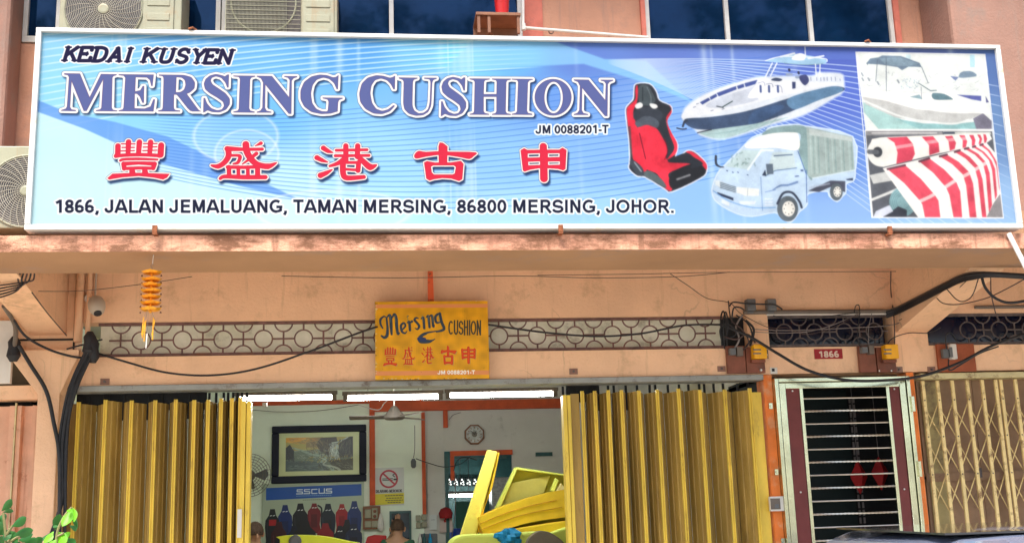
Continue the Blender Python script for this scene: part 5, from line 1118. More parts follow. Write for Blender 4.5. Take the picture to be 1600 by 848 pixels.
# ------------------------------------------------------------------ cables
W_ = -.06
cable('cable', [(141,548,-.05),(200,566,-.12),(262,582,-.2),(330,586,-.22),(400,576,-.22),(480,550,-.2),(560,520,-.16),(590,510,-.14)], .0075, m_black, 'black cable sagging from the left column up to the yellow sign')
cable('cable', [(763,507,-.12),(850,519,-.16),(930,525,-.18),(1000,521,-.16),(1070,508,-.1),(1130,507,-.06)], .0075, m_black, 'black cable sagging across the transom right of the yellow sign')
cable('cable', [(1130,508,-.06),(1172,526,-.12),(1215,552,-.2),(1262,578,-.28),(1320,593,-.32),(1380,594,-.3),(1440,587,-.25),(1500,566,-.2),(1550,540,-.18),(1620,515,-.18)], .011, m_black, 'thick black cable hanging in a long curve over the steel door')
cable('cable', [(104,545,-.13),(160,530,-.1)], .006, m_black, 'short black cable crossing the left column head')
cable('cable', [(22,500,-.5),(40,525,-.4),(75,545,-.25),(110,556,-.15),(140,560,-.1)], .009, m_black, 'black cable running from the far left beam down to the column head')
cable('cable', [(60,455,-1.22),(130,454,-1.22),(220,444,-1.22),(300,432,-1.24)], .0022, m_wire, 'thin brown wire rising across the soffit behind the wind chime')
cable('cable', [(440,431,-1.2),(620,434,-1.2),(800,431,-1.2),(930,434,-1.2),(1060,432,-1.2),(1140,425,-1.2)], .0025, m_wire, 'thin brown wire along the back of the canopy beam')
cable('cable', [(840,430,-1.2),(1000,428,-1.2),(1120,425.5,-1.2),(1400,424,-1.2)], .0022, m_wire, 'second thin wire tight under the canopy beam at the right')
cable('cable', [(1048,428,-1.1),(1075,446,-.4),(1105,466,-.05),(1140,473,-.03),(1158,490,-.03),(1200,511,-.04),(1230,512,-.05),(1260,522,-.06),(1300,512,-.06),(1345,489,-.06)], .0028, m_wire, 'thin kinked wire coming down the wall to the joint boxes')
cable('cable', [(1140,478,-.04),(1146,472,-.08),(1165,474,-.09),(1185,475,-.09),(1210,476,-.09),(1222,483,-.04)], .006, m_black, 'black lead looping through the two grey joint boxes')
cable('cable', [(1143,505,-.05),(1146,482,-.08),(1155,480,-.08),(1163,484,-.08)], .006, m_black, 'black lead bending up into the left joint box')
for i, (pts, r, m_) in enumerate((([(1128,540,-.05),(1126,500,-.08),(1130,486,-.08),(1134,500,-.08),(1136,540,-.05)], .006, m_black), ([(1132,545,-.05),(1130,505,-.1),(1134,487,-.1),(1138,510,-.1),(1133,530,-.05)], .005, m_black), ([(1127,530,-.05),(1125,515,-.1),(1133,505,-.12),(1146,512,-.12),(1150,522,-.1),(1140,528,-.08)], .005, m_black),
      ([(1138,470,-.04),(1143,500,-.08),(1160,515,-.1),(1170,535,-.08),(1160,548,-.06)], .005, m_wire), ([(1150,492,-.05),(1168,505,-.06),(1175,525,-.07),(1163,545,-.06)], .006, m_black), ([(1160,492,-.05),(1150,510,-.08),(1155,530,-.09),(1145,548,-.06)], .007, m_gwire), ([(1165,500,-.05),(1178,515,-.07),(1172,540,-.06)], .009, m_black), ([(1130,525,-.05),(1150,530,-.1),(1168,522,-.1),(1180,535,-.05)], .006, m_wire))):
    cable('cable', pts, r, m_, ['black loop of cable left of the first meter board', 'narrow inner loop of cable above the first meter board', 'round coil of black cable beside the transom end', 'brown lead curling down behind the first meter', 'black lead dropping onto the first meter fuse box', 'grey lead twisting above the first meter board', 'thick black lead at the right of the tangled wires', 'brown lead crossing the tangled wires'][i])
for i, (pts, r, m_) in enumerate((([(1172,514,-.05),(1230,516,-.08),(1290,514,-.1),(1330,512,-.1),(1390,508,-.06),(1420,498,-.1)], .0035, m_gwire), ([(1172,518,-.05),(1220,520,-.08),(1260,518,-.1),(1300,508,-.1),(1340,490,-.05)], .003, m_gwire), ([(1208,493,-.05),(1250,500,-.07),(1300,493,-.08),(1340,488,-.05)], .0035, m_black), ([(1335,488,-.05),(1337,478,-.09),(1342,477,-.09),(1343,490,-.06),(1340,525,-.07),(1345,545,-.05)], .004, m_black),
      ([(1362,490,-.05),(1357,515,-.07),(1358,545,-.05)], .003, m_gwire), ([(1385,540,-.05),(1395,528,-.07),(1420,520,-.08),(1450,520,-.08),(1470,512,-.06)], .004, m_black), ([(1479,545,-.08),(1478,525,-.1),(1486,520,-.1),(1496,535,-.08)], .005, m_black), ([(1482,562,-.08),(1484,578,-.1),(1500,570,-.1),(1530,552,-.1),(1560,541,-.1)], .006, m_black))):
    cable('cable', pts, r, m_, ['upper grey wire stretched across the dark transom', 'grey wire crossing the first one on the dark transom', 'black wire drooping along the top of the dark transom', 'black hook of wire dropping to the second meter', 'pale wire hanging into the second meter board', 'black lead from the second meter up to the beam', 'small loop of wire above the third board', 'black lead curving from the third board to the right'][i])
# bundle along the sloping beam
def bcable(pts, r, m, lab):
    XB = gx(1400,519)-.018; P = [atx(p[0], p[1], XB) if len(p) == 2 else at(*p) for p in pts]
    tag(obj('cable_bundle', MB().tube(cat([tuple(p) for p in P], 8), r, 8), m, smooth=True), lab, 'cable')
for i, (dy, r) in enumerate(((0, .016), (4, .010), (-3, .009), (7, .006))):
    bcable([(1385,489+dy,-.04),(1404,482+dy),(1440,464+dy),(1475,446+dy),(1500,434+dy),(1520,429+dy,-1.22),(1550,428+dy*.6,-1.3),(1620,432+dy*.6,-1.3)], r, m_black if i != 2 else m_fan, ['thickest black cable climbing along the sloping beam', 'black cable strapped just under the thickest one on the beam', 'brown wrapped cable on top of the beam bundle', 'thin black cable lowest in the beam bundle'][i])
for i, (pts, r, m_) in enumerate((([(1534,433,-1.2),(1540,450,-1.2),(1556,466,-1.2),(1580,473,-1.2),(1620,466,-1.2)], .010, m_black), ([(1529,434,-1.2),(1520,460,-1.1),(1508,470,-1.0),(1495,468,-.95),(1478,450,-.9)], .004, m_wire), ([(1548,434,-1.2),(1549,460,-1.1),(1556,490,-1.0),(1561,500,-.95)], .004, m_wire), ([(1463,465,-.7),(1475,474,-.75),(1500,475,-.85),(1540,466,-1.0),(1575,450,-1.2),(1620,425,-1.3)], .004, m_wire),
     ([(1410,483,-.15),(1422,492,-.2),(1436,482,-.3),(1445,468,-.4),(1470,455,-.6)], .003, m_gwire), ([(1405,500,-.1),(1440,484,-.3),(1480,465,-.6),(1512,437,-1.1)], .003, m_wire), ([(1392,424,-1.2),(1392,455,-.08),(1397,500,-.05),(1398,540,-.04)], .0045, m_wire))):
    cable('cable', pts, r, m_, ['thick black loop of cable hanging at the far right under the canopy', 'brown wire drooping in a U below the sloping beam', 'wire dangling straight down before the right transom', 'long thin wire swinging from the beam to the right edge', 'pale curly wire hanging at the foot of the beam', 'thin wire following the face of the sloping beam', 'brown wire running down the corner beside the beam'][i])
# bundle down the left column
for i, (pts, r) in enumerate((([(140,545,-.14),(128,580,-.15),(112,620,-.16),(104,680,-.16),(100,760,-.16),(92,800,-.16),(70,860,-.2)], .014), ([(138,550,-.15),(118,590,-.16),(105,640,-.17),(97,700,-.17),(96,780,-.17),(80,850,-.2)], .013), ([(30,540,-.2),(48,570,-.18),(72,610,-.17),(84,660,-.17),(93,720,-.18),(92,860,-.18)], .014), ([(146,548,-.15),(122,600,-.16),(108,650,-.16),(103,720,-.16),(101,860,-.16)], .012), ([(134,548,-.15),(112,596,-.16),(100,640,-.165),(92,700,-.17),(93,780,-.17),(86,860,-.17)], .011))):
    cable('cable_bundle', pts, r, m_black, ['black cable bulging outermost down the right side of the left column', 'second black cable down the left column', 'black cable curving from the far left onto the column', 'black cable nearest the yellow shutter on the column', 'black cable in the middle of the column bundle'][i])
for i, (px, py, r) in enumerate(((140,535,.05),(146,545,.045),(22,543,.05))):
    c = at(px, py, -.12); b = MB().lathe((c.x,c.y,c.z-.06), [(r*.5,-.04),(r,0),(r*.8,.06),(r*.9,.1),(r*.4,.14)], 12); o = obj('cable_joint', b, m_black, smooth=True); tag(o, ['taped black cable joint at the head of the left column', 'lower black cable joint beside the transom end', 'bulging black cable joint at the far left'][i], 'cable joint')
cable('cable', [(22,545,-.12),(24,510,-.3),(6,478,-.6)], .016, m_fan, 'grey green rod leaning up at the far left edge')
for i in range(5):
    cable('cable', [(-20,448+i*5.5,-1.1),(14,444+i*4,-1.1),(34-i*3+8,440+i*2.5,-1.12),(52-i*6,437-i*.5,-1.14),(54-i*5.5,425,-1.2)], .0055, m_black if i % 2 else m_wire, ['uppermost black cable curling under the canopy at the far left', 'second cable in the curl at the far left', 'third cable in the curl at the far left', 'fourth cable in the curl at the far left', 'lowest cable in the curl at the far left'][4-i])
cable('cable', [(50,457,-1.1),(75,490,-.6),(104,524,-.1)], .004, m_wire, 'thin wire along the edge of the left sloping beam')
# intercom by the door
ic = thing('door_intercom', 'small square grey intercom box on the orange strip beside the steel gate', 'intercom', at(1210, 788, 0))
bxp('case', 1201, 775, 1222, 798, .009, .04, m_pvc, ic, .004); bxp('face', 1204, 778, 1219, 795, -.032, .004, m_fan, ic, 0)
bxp('button', 1211, 787, 1217, 793, -.037, .004, m_greyp, ic, 0)
bs2 = thing('wall_switch', 'small pale switch plate above the left corner of the steel gate', 'switch', at(1208, 579, 0)); bxp('plate', 1203, 574, 1214, 584, 0, .012, m_pvc, bs2); bxp('rocker', 1206, 575.5, 1210, 580, -.013, .006, m_black, bs2, 0)

# ------------------------------------------------------------------ inside the shop
LY = 1.9
def lamp(lab, pxa, pya, pxb, pyb, Y=LY):
    a, b = at(pxa, pya, Y), at(pxb, pyb, Y); t = thing('fluorescent_lamp', lab, 'lamp', ((a.x+b.x)/2, Y, a.z), 'lit tube lamps under the shop ceiling')
    z = (a.z+b.z)/2
    obj('tube', MB().tube([(a.x+.02,Y,z),(b.x-.02,Y,z)], .019, 10), m_tube, t, smooth=True)
    obj('batten', MB().box(a.x-.03, b.x+.03, Y-.018, Y+.022, z+.028, z+.06), m_fan, t)
    for x in (a.x, b.x): obj('end_cap', MB().box(x-.02, x+.02, Y-.03, Y+.03, z-.026, z+.0255), m_fan, t)
    for x in (a.x+.2, b.x-.2): obj('hanger', MB().tube([(x,Y,z+.07),(x,Y,ceilz)], .004, 5), m_gwire, t)
lamp('left lit fluorescent tube behind the shutter edge', 372, 622, 522, 621.5); lamp('middle lit fluorescent tube under the shop ceiling', 540, 621, 688, 620.5); lamp('right lit fluorescent tube under the shop ceiling', 700, 617.5, 867, 615.5)
lamp('glowing tube standing in for a lamp reflection behind the tall foam strip', 697, 774, 755, 773, 7.6)  # added glowing tube where a tube lamp is only reflected
obj('lamp_socket', MB().box(ix(455), ix(460), LY-.02, LY+.02, at(457,634,LY).z, at(457,628,LY).z), m_pvc, bpy.data.objects['fluorescent_lamp'])
# ceiling fan
c = at(616, 648, 2.8); fn = thing('ceiling_fan', 'grey brown ceiling fan with blades hanging below the tube lamps', 'fan', c)
obj('motor', MB().lathe(c, [(.085,-.045),(.105,-.03),(.10,0),(.06,.04),(.03,.08),(.012,.09)], 18), m_fan, fn, smooth=True); obj('rod', MB().tube([(c.x,c.y,c.z+.085),(c.x,c.y,ceilz)], .008, 8), m_pvc, fn)
for k in range(3):
    a = math.radians((50, -58, 176)[k]); ca, sa = math.cos(a), math.sin(a)
    v = []
    for r_, w_ in ((.09,.035),(.13,.04),(.42,.055),(.44,.04)):
        for s_ in (-1, 1): v.append((c.x+ca*r_-sa*w_*s_, c.y+sa*r_+ca*w_*s_, c.z-.015+s_*.012)); v.append((c.x+ca*r_-sa*w_*s_, c.y+sa*r_+ca*w_*s_, c.z-.021+s_*.012))
    f = [(0,1,3,2), (12,14,15,13)]
    for q in range(3):
        o_ = q*4; f += [(o_,o_+2,o_+6,o_+4),(o_+1,o_+5,o_+7,o_+3),(o_,o_+4,o_+5,o_+1),(o_+2,o_+3,o_+7,o_+6)]
    obj('blade', MB().add(v, f), m_fan, fn)
# wall fan at the left behind the shutter
c = at(390, 742, 4.9); wf = thing('wall_fan', 'dark wall fan half hidden behind the left shutter post', 'fan', c)
g = MB()
for i in range(2, 9): g.ring((c.x, c.y-.03, c.z), .24*i/8, .003, n=28, k=4)
for j in range(24): a = math.pi*j/12; g.tube([(c.x+.05*math.cos(a),c.y-.05,c.z+.05*math.sin(a)),(c.x+.24*math.cos(a),c.y,c.z+.24*math.sin(a))], .002, 4)
o = obj('guard', g, m_fan, wf); o['kind'] = 'stuff'
obj('motor', MB().lathe((c.x,c.y+.12,c.z), [(.05,0),(.06,.06),(.05,.12)], 14, 'y'), m_fan, wf); obj('arm', MB().tube([(c.x,c.y+.1,c.z-.02),(c.x-.02,IY-.002,c.z-.12)], .02, 8), m_fan, wf)
for k in range(3): a = 2.1*k; obj('blade', MB().add([(c.x+.03*math.cos(a),c.y,c.z+.03*math.sin(a)),(c.x+.2*math.cos(a+.35),c.y-.01,c.z+.2*math.sin(a+.35)),(c.x+.21*math.cos(a),c.y+.01,c.z+.21*math.sin(a)),(c.x+.18*math.cos(a-.35),c.y+.02,c.z+.18*math.sin(a-.35))], [(0,1,2,3)]), m_greyp, wf)
# framed painting
pf = thing('framed_painting', 'framed landscape painting of a waterfall valley in a dark frame on the green wall', 'painting', at(499, 752, IY))
F0, F1, G0, G1 = ix(425,710), ix(572.5,710), iz(499,753.5), iz(499,664.5); fw_ = .085
for (a, b, c_, d_) in ((F0, F1, G1-fw_, G1), (F0, F1, G0, G0+fw_), (F0, F0+fw_, G0+fw_+.001, G1-fw_-.001), (F1-fw_, F1, G0+fw_+.001, G1-fw_-.001)): obj('frame', MB().box(a, b, IY-.06, IY-.002, c_, d_), m_navy, pf, bevel=.012)
PT = Art(420, 230, (214,222,166)); PT.T = lambda p: p; PT.k = 1
def paint_land(b):
    x0, y0, x1, y1 = 36, 26, 386, 204; R = (x0,y0,x1,y1)
    b.poly([(x0,y0),(x1,y0),(x1,y1),(x0,y1)], (110,130,110))
    q = lambda u, v: (x0+u*(x1-x0), y0+v*(y1-y0))
    b.poly([q(0,0),q(1,0),q(1,.35),q(0,.4)], (186,176,96)); b.poly([q(0,0),q(.35,0),q(.2,.12),q(0,.14)], (232,170,60), soft=4); b.poly([q(.3,.02),q(.55,.0),q(.5,.3),q(.3,.3)], (150,130,80), soft=5)
    b.poly([q(.45,.2),q(.52,.02),q(.75,.0),q(.78,.2),q(.62,.5),q(.5,.42)], (70,66,58), soft=3); b.poly([q(.8,.2),q(.95,.0),q(1,0),q(1,.6),q(.8,.62),q(.78,.4)], (44,48,46), soft=3)
    b.poly([q(0,.3),q(.06,.2),q(.12,.4),q(.12,.62),q(0,.66)], (38,46,50), soft=3)
    for i in range(6): u = .65+i*.022; b.line([q(u,.2),q(u-.01,.4),q(u+.005,.58)], 2.2, (206,220,214), alpha=.9)
    b.line([q(.68,.18),q(.8,.14),q(.92,.02)], 3, (190,204,196))
    b.line([q(.1,.3),q(.25,.4),q(.4,.52),q(.6,.58),q(.52,.8),q(.7,.98)], [3,5,6,7,5,8], (170,196,180), alpha=.8)
    b.poly([q(0,.68),q(.4,.72),q(.6,.8),q(.66,1),q(0,1)], (72,92,90), soft=6); b.poly([q(.62,.7),q(1,.66),q(1,1),q(.75,1)], (60,62,36), soft=5)
    def strokes(n, ub, vb, ang, ln, cols, r, al=.6):
        for i in range(n):
            u, v = RNG.uniform(*ub), RNG.uniform(*vb); a_ = math.radians(ang+RNG.normal()*14); l_ = ln*RNG.uniform(.5, 1.4)
            p0 = q(u, v); p1 = (p0[0]+math.cos(a_)*l_, p0[1]+math.sin(a_)*l_); p1 = (min(x1-1, max(x0+1, p1[0])), min(y1-1, max(y0+1, p1[1])))
            b.line([p0, p1], RNG.uniform(*r), cols[RNG.integers(0, len(cols))], smooth=False, alpha=al)
    strokes(70, (.02,.42), (.02,.16), 4, 22, ((236,178,70),(214,150,70),(240,206,120),(150,130,90)), (1,3), .5)
    strokes(90, (.3,.62), (.1,.42), 62, 16, ((60,54,44),(150,134,96),(110,96,70),(186,172,120)), (.8,2))
    strokes(110, (.5,.66), (.06,.5), 72, 22, ((30,30,28),(96,88,66),(54,50,42),(140,128,92)), (.8,1.8))
    strokes(150, (.8,.98), (.05,.62), 110, 20, ((26,30,28),(84,92,80),(50,56,50),(120,122,96)), (.8,1.8))
    strokes(60, (.02,.12), (.25,.64), 80, 16, ((26,32,36),(60,70,72)), (.8,2))
    strokes(50, (.66,.79), (.2,.58), 92, 20, ((236,244,236),(200,216,208),(170,188,180)), (.8,1.6), .8)
    strokes(90, (.12,.6), (.36,.66), 18, 14, ((186,206,184),(120,138,120),(90,104,80),(210,220,196)), (.8,2), .5)
    strokes(80, (.2,.98), (.58,.76), -50, 6, ((214,190,50),(230,206,80),(150,120,30),(90,80,30)), (.8,1.8), .75)
    strokes(120, (.02,.55), (.7,.98), 3, 26, ((110,134,130),(70,86,84),(140,160,150),(90,108,104)), (.7,1.6), .55)
    strokes(90, (.45,.97), (.75,.98), 28, 14, ((40,44,34),(180,190,160),(90,92,60),(120,130,100)), (.8,2), .55)
    b.line([q(.5,.6),q(.6,.7),q(.56,.82),q(.72,.9),q(.8,.99)], [2,3,4,5,6], (210,222,204), alpha=.7)
paint_land(PT)
print_panel('picture', F0+fw_-.002, F1-fw_+.002, IY-.03, G0+fw_-.002, G1-fw_+.002, print_mat('landscape_print', PT, rough=.3, wear=.03), pf, .006)
# seat banner
def banner(b, r):
    b.T = lambda p: ((p[0]-412)/155*b.W, (p[1]-755)/93*b.H); b.k = b.W/155.
    b.poly([(418,760.5),(563,758.5),(563,774),(418,777)], (16,84,176)); 
    for i, ch in enumerate('SSCUS'):
        x = 464+i*11.1
        for pts in {'S': [[(9,764),(1,764),(1,766.5),(9,767),(9,769.5),(0,769.5)]], 'C': [[(9,764),(1,764),(1,769.5),(9,769.5)]], 'U': [[(1,763.5),(1,769.5),(9,769.5),(9,763.5)]]}[ch]: b.line([(x+u, v) for u, v in pts], .75, (226,238,246), smooth=False)
    b.fill(b.sdf(grot(b.T, 'DRIVERS PERFECT CHOICE'.replace('V','U').replace('F','E').replace('P','R'), 464, 773.8, 55, 2.2, 0, .09), margin=3), (150,180,220), alpha=.7) if False else None
    for x in range(464, 518, 3): b.line([(x,772.4),(x+1.6,772.4)], .55, (150,184,224), smooth=False, alpha=.8)
    for x in range(474, 508, 3): b.line([(x,778),(x+1.8,778)], .5, (110,116,96), smooth=False, alpha=.8)
    def seatp(cx, top, w, h, c, c2=(20,24,32), lights=True):
        P = [(cx-.16*w,top),(cx+.16*w,top),(cx+.25*w,top+.14*h),(cx+.47*w,top+.25*h),(cx+.5*w,top+.4*h),(cx+.42*w,top+.7*h),(cx+.55*w,top+h),(cx-.55*w,top+h),(cx-.42*w,top+.7*h),(cx-.5*w,top+.4*h),(cx-.47*w,top+.25*h),(cx-.25*w,top+.14*h)]
        b.poly(P, c); b.poly([(cx-.22*w,top+.36*h),(cx+.22*w,top+.36*h),(cx+.25*w,top+.8*h),(cx-.25*w,top+.8*h)], c2, soft=2)
        b.line([(cx-.35*w,top+.3*h),(cx-.3*w,top+.6*h)], .6, tuple(min(255, q+40) for q in c), smooth=False, alpha=.5)
        if lights:
            for s_ in (-1, 1): b.line([(cx+s_*.1*w-1,top+.15*h),(cx+s_*.1*w+1.2,top+.14*h)], .6, (230,235,235), smooth=False)
    seatp(447,784,22,60,(16,44,110),(14,34,84)); seatp(470,782.5,24,62,(22,26,36)); seatp(491,783,20,40,(120,20,30),(90,16,24)); b.line([(497,786),(502,790),(502,800)], 1.2, (20,24,32)); seatp(512,784,23,60,(16,32,48)); seatp(533,785,19,44,(160,18,28),(130,16,24)); seatp(552,781.5,22,62,(20,46,110),(16,34,84))
    seatp(428,789,22,60,(18,26,34),(30,30,40)); b.poly([(423,803),(434,803),(434,811),(423,811)], (176,30,40))
    seatp(438,806,24,60,(60,20,30),(26,22,30),False); seatp(461,812,22,50,(20,26,48),(18,20,30),False); seatp(541,806,20,50,(20,24,36),(16,18,26),False); seatp(477,806,34,60,(24,24,32),(18,20,28),False); seatp(508,810,26,50,(140,20,34),(110,18,28),False); seatp(530,814,20,50,(26,26,40)); seatp(551,812,26,50,(24,34,66),(16,24,44))
bn = small_plate('seat_banner', 'white banner with blue header showing a row of racing seats below the painting', 409, 753.5, 569, 862, IY-.02, (176,190,168), lambda b, r: (b.__setattr__('W', b.W), banner(b, r)), 'banner', 420)
# fix the mapping of the banner to its own height
# no-smoking notice
def nosmoke(b, r):
    b.T = lambda p: ((p[0]-586)/45*b.W, (p[1]-730)/60*b.H); b.k = b.W/45.
    b.line([(607.5+13.2*math.cos(t/12*math.pi), 748+13.2*math.sin(t/12*math.pi)) for t in range(25)], 1.4, (178,24,50), smooth=False)
    b.poly([(597.5,747),(614,747),(614,750.5),(597.5,750.5)], (24,24,26)); b.line([(598,748.8),(619,748.8)], .5, (220,220,220), smooth=False); b.line([(616,749),(619.5,749)], 1.3, (24,24,26), smooth=False); b.line([(617,745),(614,742),(617,740)], .7, (40,40,44))
    b.line([(598.5,739),(617,757)], 1.3, (178,24,50), smooth=False)
    b.fill(b.sdf(grot(b.T, 'DILARANG MEROKOK', 587, 769.5, 41, 4.6, 0, .1), margin=3), (40,40,44))
    b.poly([(586,771.5),(631,770.5),(631,787.5),(586,789)], (220,206,20))
    for y_, a in ((774.5,602),(778.5,604),(782,602.5),(785.5,606)): b.line([(a,y_),(629-(a-602),y_)], .8, (96,86,20), smooth=False, alpha=.9); 
    for y_, a in ((774.5,602),(778.5,604),(782,602.5),(785.5,606)):
        for x in np.arange(a+3, 628, 4.3): b.line([(x,y_-1),(x,y_+1)], .35, (220,206,20), smooth=False)
small_plate('no_smoking_notice', 'white and yellow no smoking notice with a red ring on the back wall', 586, 730, 631, 789, IY-.01, (206,208,204), nosmoke, 'notice', 500, .003)
# electric panel below
ep = thing('switch_panel', 'dark panel with two doorbell units and sockets under the no smoking notice', 'switch panel', at(581, 824, IY)); 
bxp('board', 567, 790, 594.5, 826, IY-.055, .03, m_woodbox, ep)
for q in ((570,795,580,809),(581,793,590,810),(570,813,580,823.5),(580.5,813,591,823.5)): bxp('switch', *q, IY-.085, .02, m_beige, ep, .008)
c = at(585.5, 798, IY-.107); obj('dial', MB().lathe(c, [(.02,0),(.015,.004)], 12, 'y'), m_board, ep); c = at(585.5, 806, IY-.107); obj('dial', MB().lathe(c, [(.02,0),(.015,.004)], 12, 'y'), m_board, ep)
pb = at(595, 815, IY-.1); tag(obj('plastic_bag', MB().lathe((pb.x,pb.y,pb.z-.09), [(.012,-.02),(.04,.02),(.035,.10),(.012,.19)], 8), m_pvc), 'white crumpled plastic bag hanging beside the switch panel', 'bag')
# mirror
mr_ = thing('wall_mirror', 'dark framed upright mirror on the back wall behind the seated person', 'mirror', at(626, 848, IY)); bxp('frame', 609, 797.5, 643, 905, IY-.002, .03, m_teal, mr_); bxp('glass', 612, 801, 640, 902, IY-.0325, .003, mat('mirror_glass', (.03,.05,.07), .08, metal=.5, var=.4, bump=0), mr_, 0)
# sockets, phone notice, calendar
sk = thing('socket_cluster', 'four pale wall sockets at the foot of the red conduit', 'socket', at(657, 825, IY))
for q in ((649.5,804,657,813),(658.5,803,666,812),(650,815,657.5,824),(658.5,814,667,823)): bxp('socket', *q, IY-.002, .05, m_beige, sk, .006)
small_plate('paper_notice', 'small white printed notice left of the red and white calendar', 671, 803.5, 682.5, 827, IY-.01, (206,212,210), lambda b, r: [pt(b, 'LOI', .2, .3/r+.12, .6, .12, (90,100,110)), b.fill(b.sdf([('p', [(b.W*.2,b.H*.3),(b.W*.8,b.H*.3),(b.W*.8,b.H*.6),(b.W*.2,b.H*.6)])]), (130,140,146))][:0], 'notice', 500, .003)
small_plate('wall_calendar', 'red printed wall calendar page with a large 4', 687, 803, 707, 831, IY-.03, (196,176,170), lambda b, r: [pt(b, '4', .3, .5/r, .42, .36/r, (190,20,30), .13), b.fill(b.sdf([('p', [(b.W*.12,b.H*.6),(b.W*.88,b.H*.6),(b.W*.88,b.H*.92),(b.W*.12,b.H*.92)])]), (206,110,108), alpha=.7)], 'calendar', 500, .003)
c = at(696, 797, IY-.04); tag(obj('red_hat', MB().lathe((c.x,c.y-.05,c.z-.06), [(.075,-.03),(.085,.03),(.06,.08),(.01,.10)], 12), m_dred, smooth=True), 'red hat hanging above the wall calendar', 'hat')
# octagonal clock
c = at(741, 678.5, IY-.01); ck = thing('wall_clock', 'octagonal mirrored wall clock on the grey back wall', 'clock', c); s8 = lambda r: [(c.x+r*math.cos(math.pi/8+i*math.pi/4), c.z+r*math.sin(math.pi/8+i*math.pi/4)) for i in range(8)]
obj('rim', MB().prism(s8(.128), IY-.05, IY-.003), m_woodbox, ck, bevel=.006); obj('face', MB().prism(s8(.108), IY-.058, IY-.051), m_silver, ck)
obj('centre_plate', MB().prism(s8(.035), IY-.064, IY-.0585), m_fan, ck)
for k in range(12): a = k*math.pi/6; obj('hour_mark', MB().tube([(c.x+.07*math.cos(a),IY-.061,c.z+.07*math.sin(a)),(c.x+.092*math.cos(a),IY-.061,c.z+.092*math.sin(a))], .004, 4), m_woodbox, ck)
for a, l in ((1.1, .05), (2.4, .07)): obj('hand', MB().tube([(c.x,IY-.066,c.z),(c.x+l*math.cos(a),IY-.066,c.z+l*math.sin(a))], .003, 4), m_black, ck)
# hanging plug and wires inside
for i, (pts, r, m_) in enumerate((([(395,640,5.2),(440,643,5.2),(500,641,5.2),(560,632,5.2)], .003, m_wire), ([(560,632,4.6),(590,640,4.6),(600,630,4.6),(609,622,4.6)], .005, m_pvc), ([(648,664,5.2),(648,700,5.2),(646,715,5.2)], .004, m_gwire), ([(650,716,5.2),(670,723,5.2),(695,729,5.2),(720,724,5.2),(735,712,5.2)], .005, m_black), ([(667,724,5.45),(667,802,5.45)], .006, m_gwire), ([(702,655,5.4),(708,648,5.4),(720,644,5.4)], .003, m_wire),
        ([(709,735,5.3),(714,720,5.3),(725,714,5.3),(745,718,5.3)], .006, m_black), ([(711,738,5.35),(711,800,5.35),(704,850,5.35)], .006, m_gwire))):
    cable('cable', pts, r, m_, ['thin wire drooping across the green wall above the painting', 'cream flex looping beside the ceiling fan rod', 'thin cord dropping from the ceiling beam to a plug', 'black lead running from the hanging plug to the back doorway', 'grey conduit line right of the red conduit', 'thin wire from the short red conduit stub', 'dark lead coiled over the back doorway', 'grey lead hanging down the back doorway'][i])
pg = at(646, 720, 5.2); tag(obj('hanging_plug', MB().lathe((pg.x,pg.y,pg.z-.06), [(.015,-.02),(.03,0),(.032,.06),(.015,.09)], 8), m_greyp), 'grey plug block hanging from its cord on the green wall', 'plug')
# back doorway: breeze blocks, green board
bl = thing('ventilation_blocks', 'row of pierced ventilation blocks with openings that glow as daylight in the back room', 'vent blocks', at(725, 758, 8.1))
m_day = mat('daylight_glow', (.8,.85,.8), .5, var=0, bump=0, emit=.7)  # emission on the opening pieces stands in for daylight behind the blocks
for k in range(6):
    c = at(702+k*10, 752, 8.1); obj('block', MB().box(c.x-.035, c.x+.035, 8.08, 8.18, c.z-.06, c.z+.05), m_dark, bl)
    for dx, dz in ((-.02,-.02),(.012,.0),(-.005,.03),(.016,-.035)): obj('opening', MB().prism([(c.x+dx-.012,c.z+dz-.01),(c.x+dx+.014,c.z+dz-.014),(c.x+dx+.006,c.z+dz+.014)], 8.07, 8.078), m_day, bl)
tag(obj('green_board', MB().box(gx(712,800,7), gx(770,800,7), 7, 7.03, .3, gz(740,782,7)), mat('green_board', (.04,.14,.10), .6)), 'dark green board standing in the back room', 'board')
tag(obj('steel_cabinet', MB().box(gx(768,750,6.4), gx(800,750,6.4), 6.4, 6.8, .17, gz(780,745,6.4)), m_silver, bevel=.01), 'pale steel cabinet behind the foam stack in the back room', 'cabinet')
cb = at(716, 830, 6); tag(obj('blue_drum', MB().lathe((cb.x,cb.y,.17), [(.12,0),(.12,cb.z-.17),(.10,cb.z-.13)], 16), mat('blue_plastic', (.01,.05,.35), .4), smooth=True), 'blue plastic drum in the dark back doorway', 'drum')
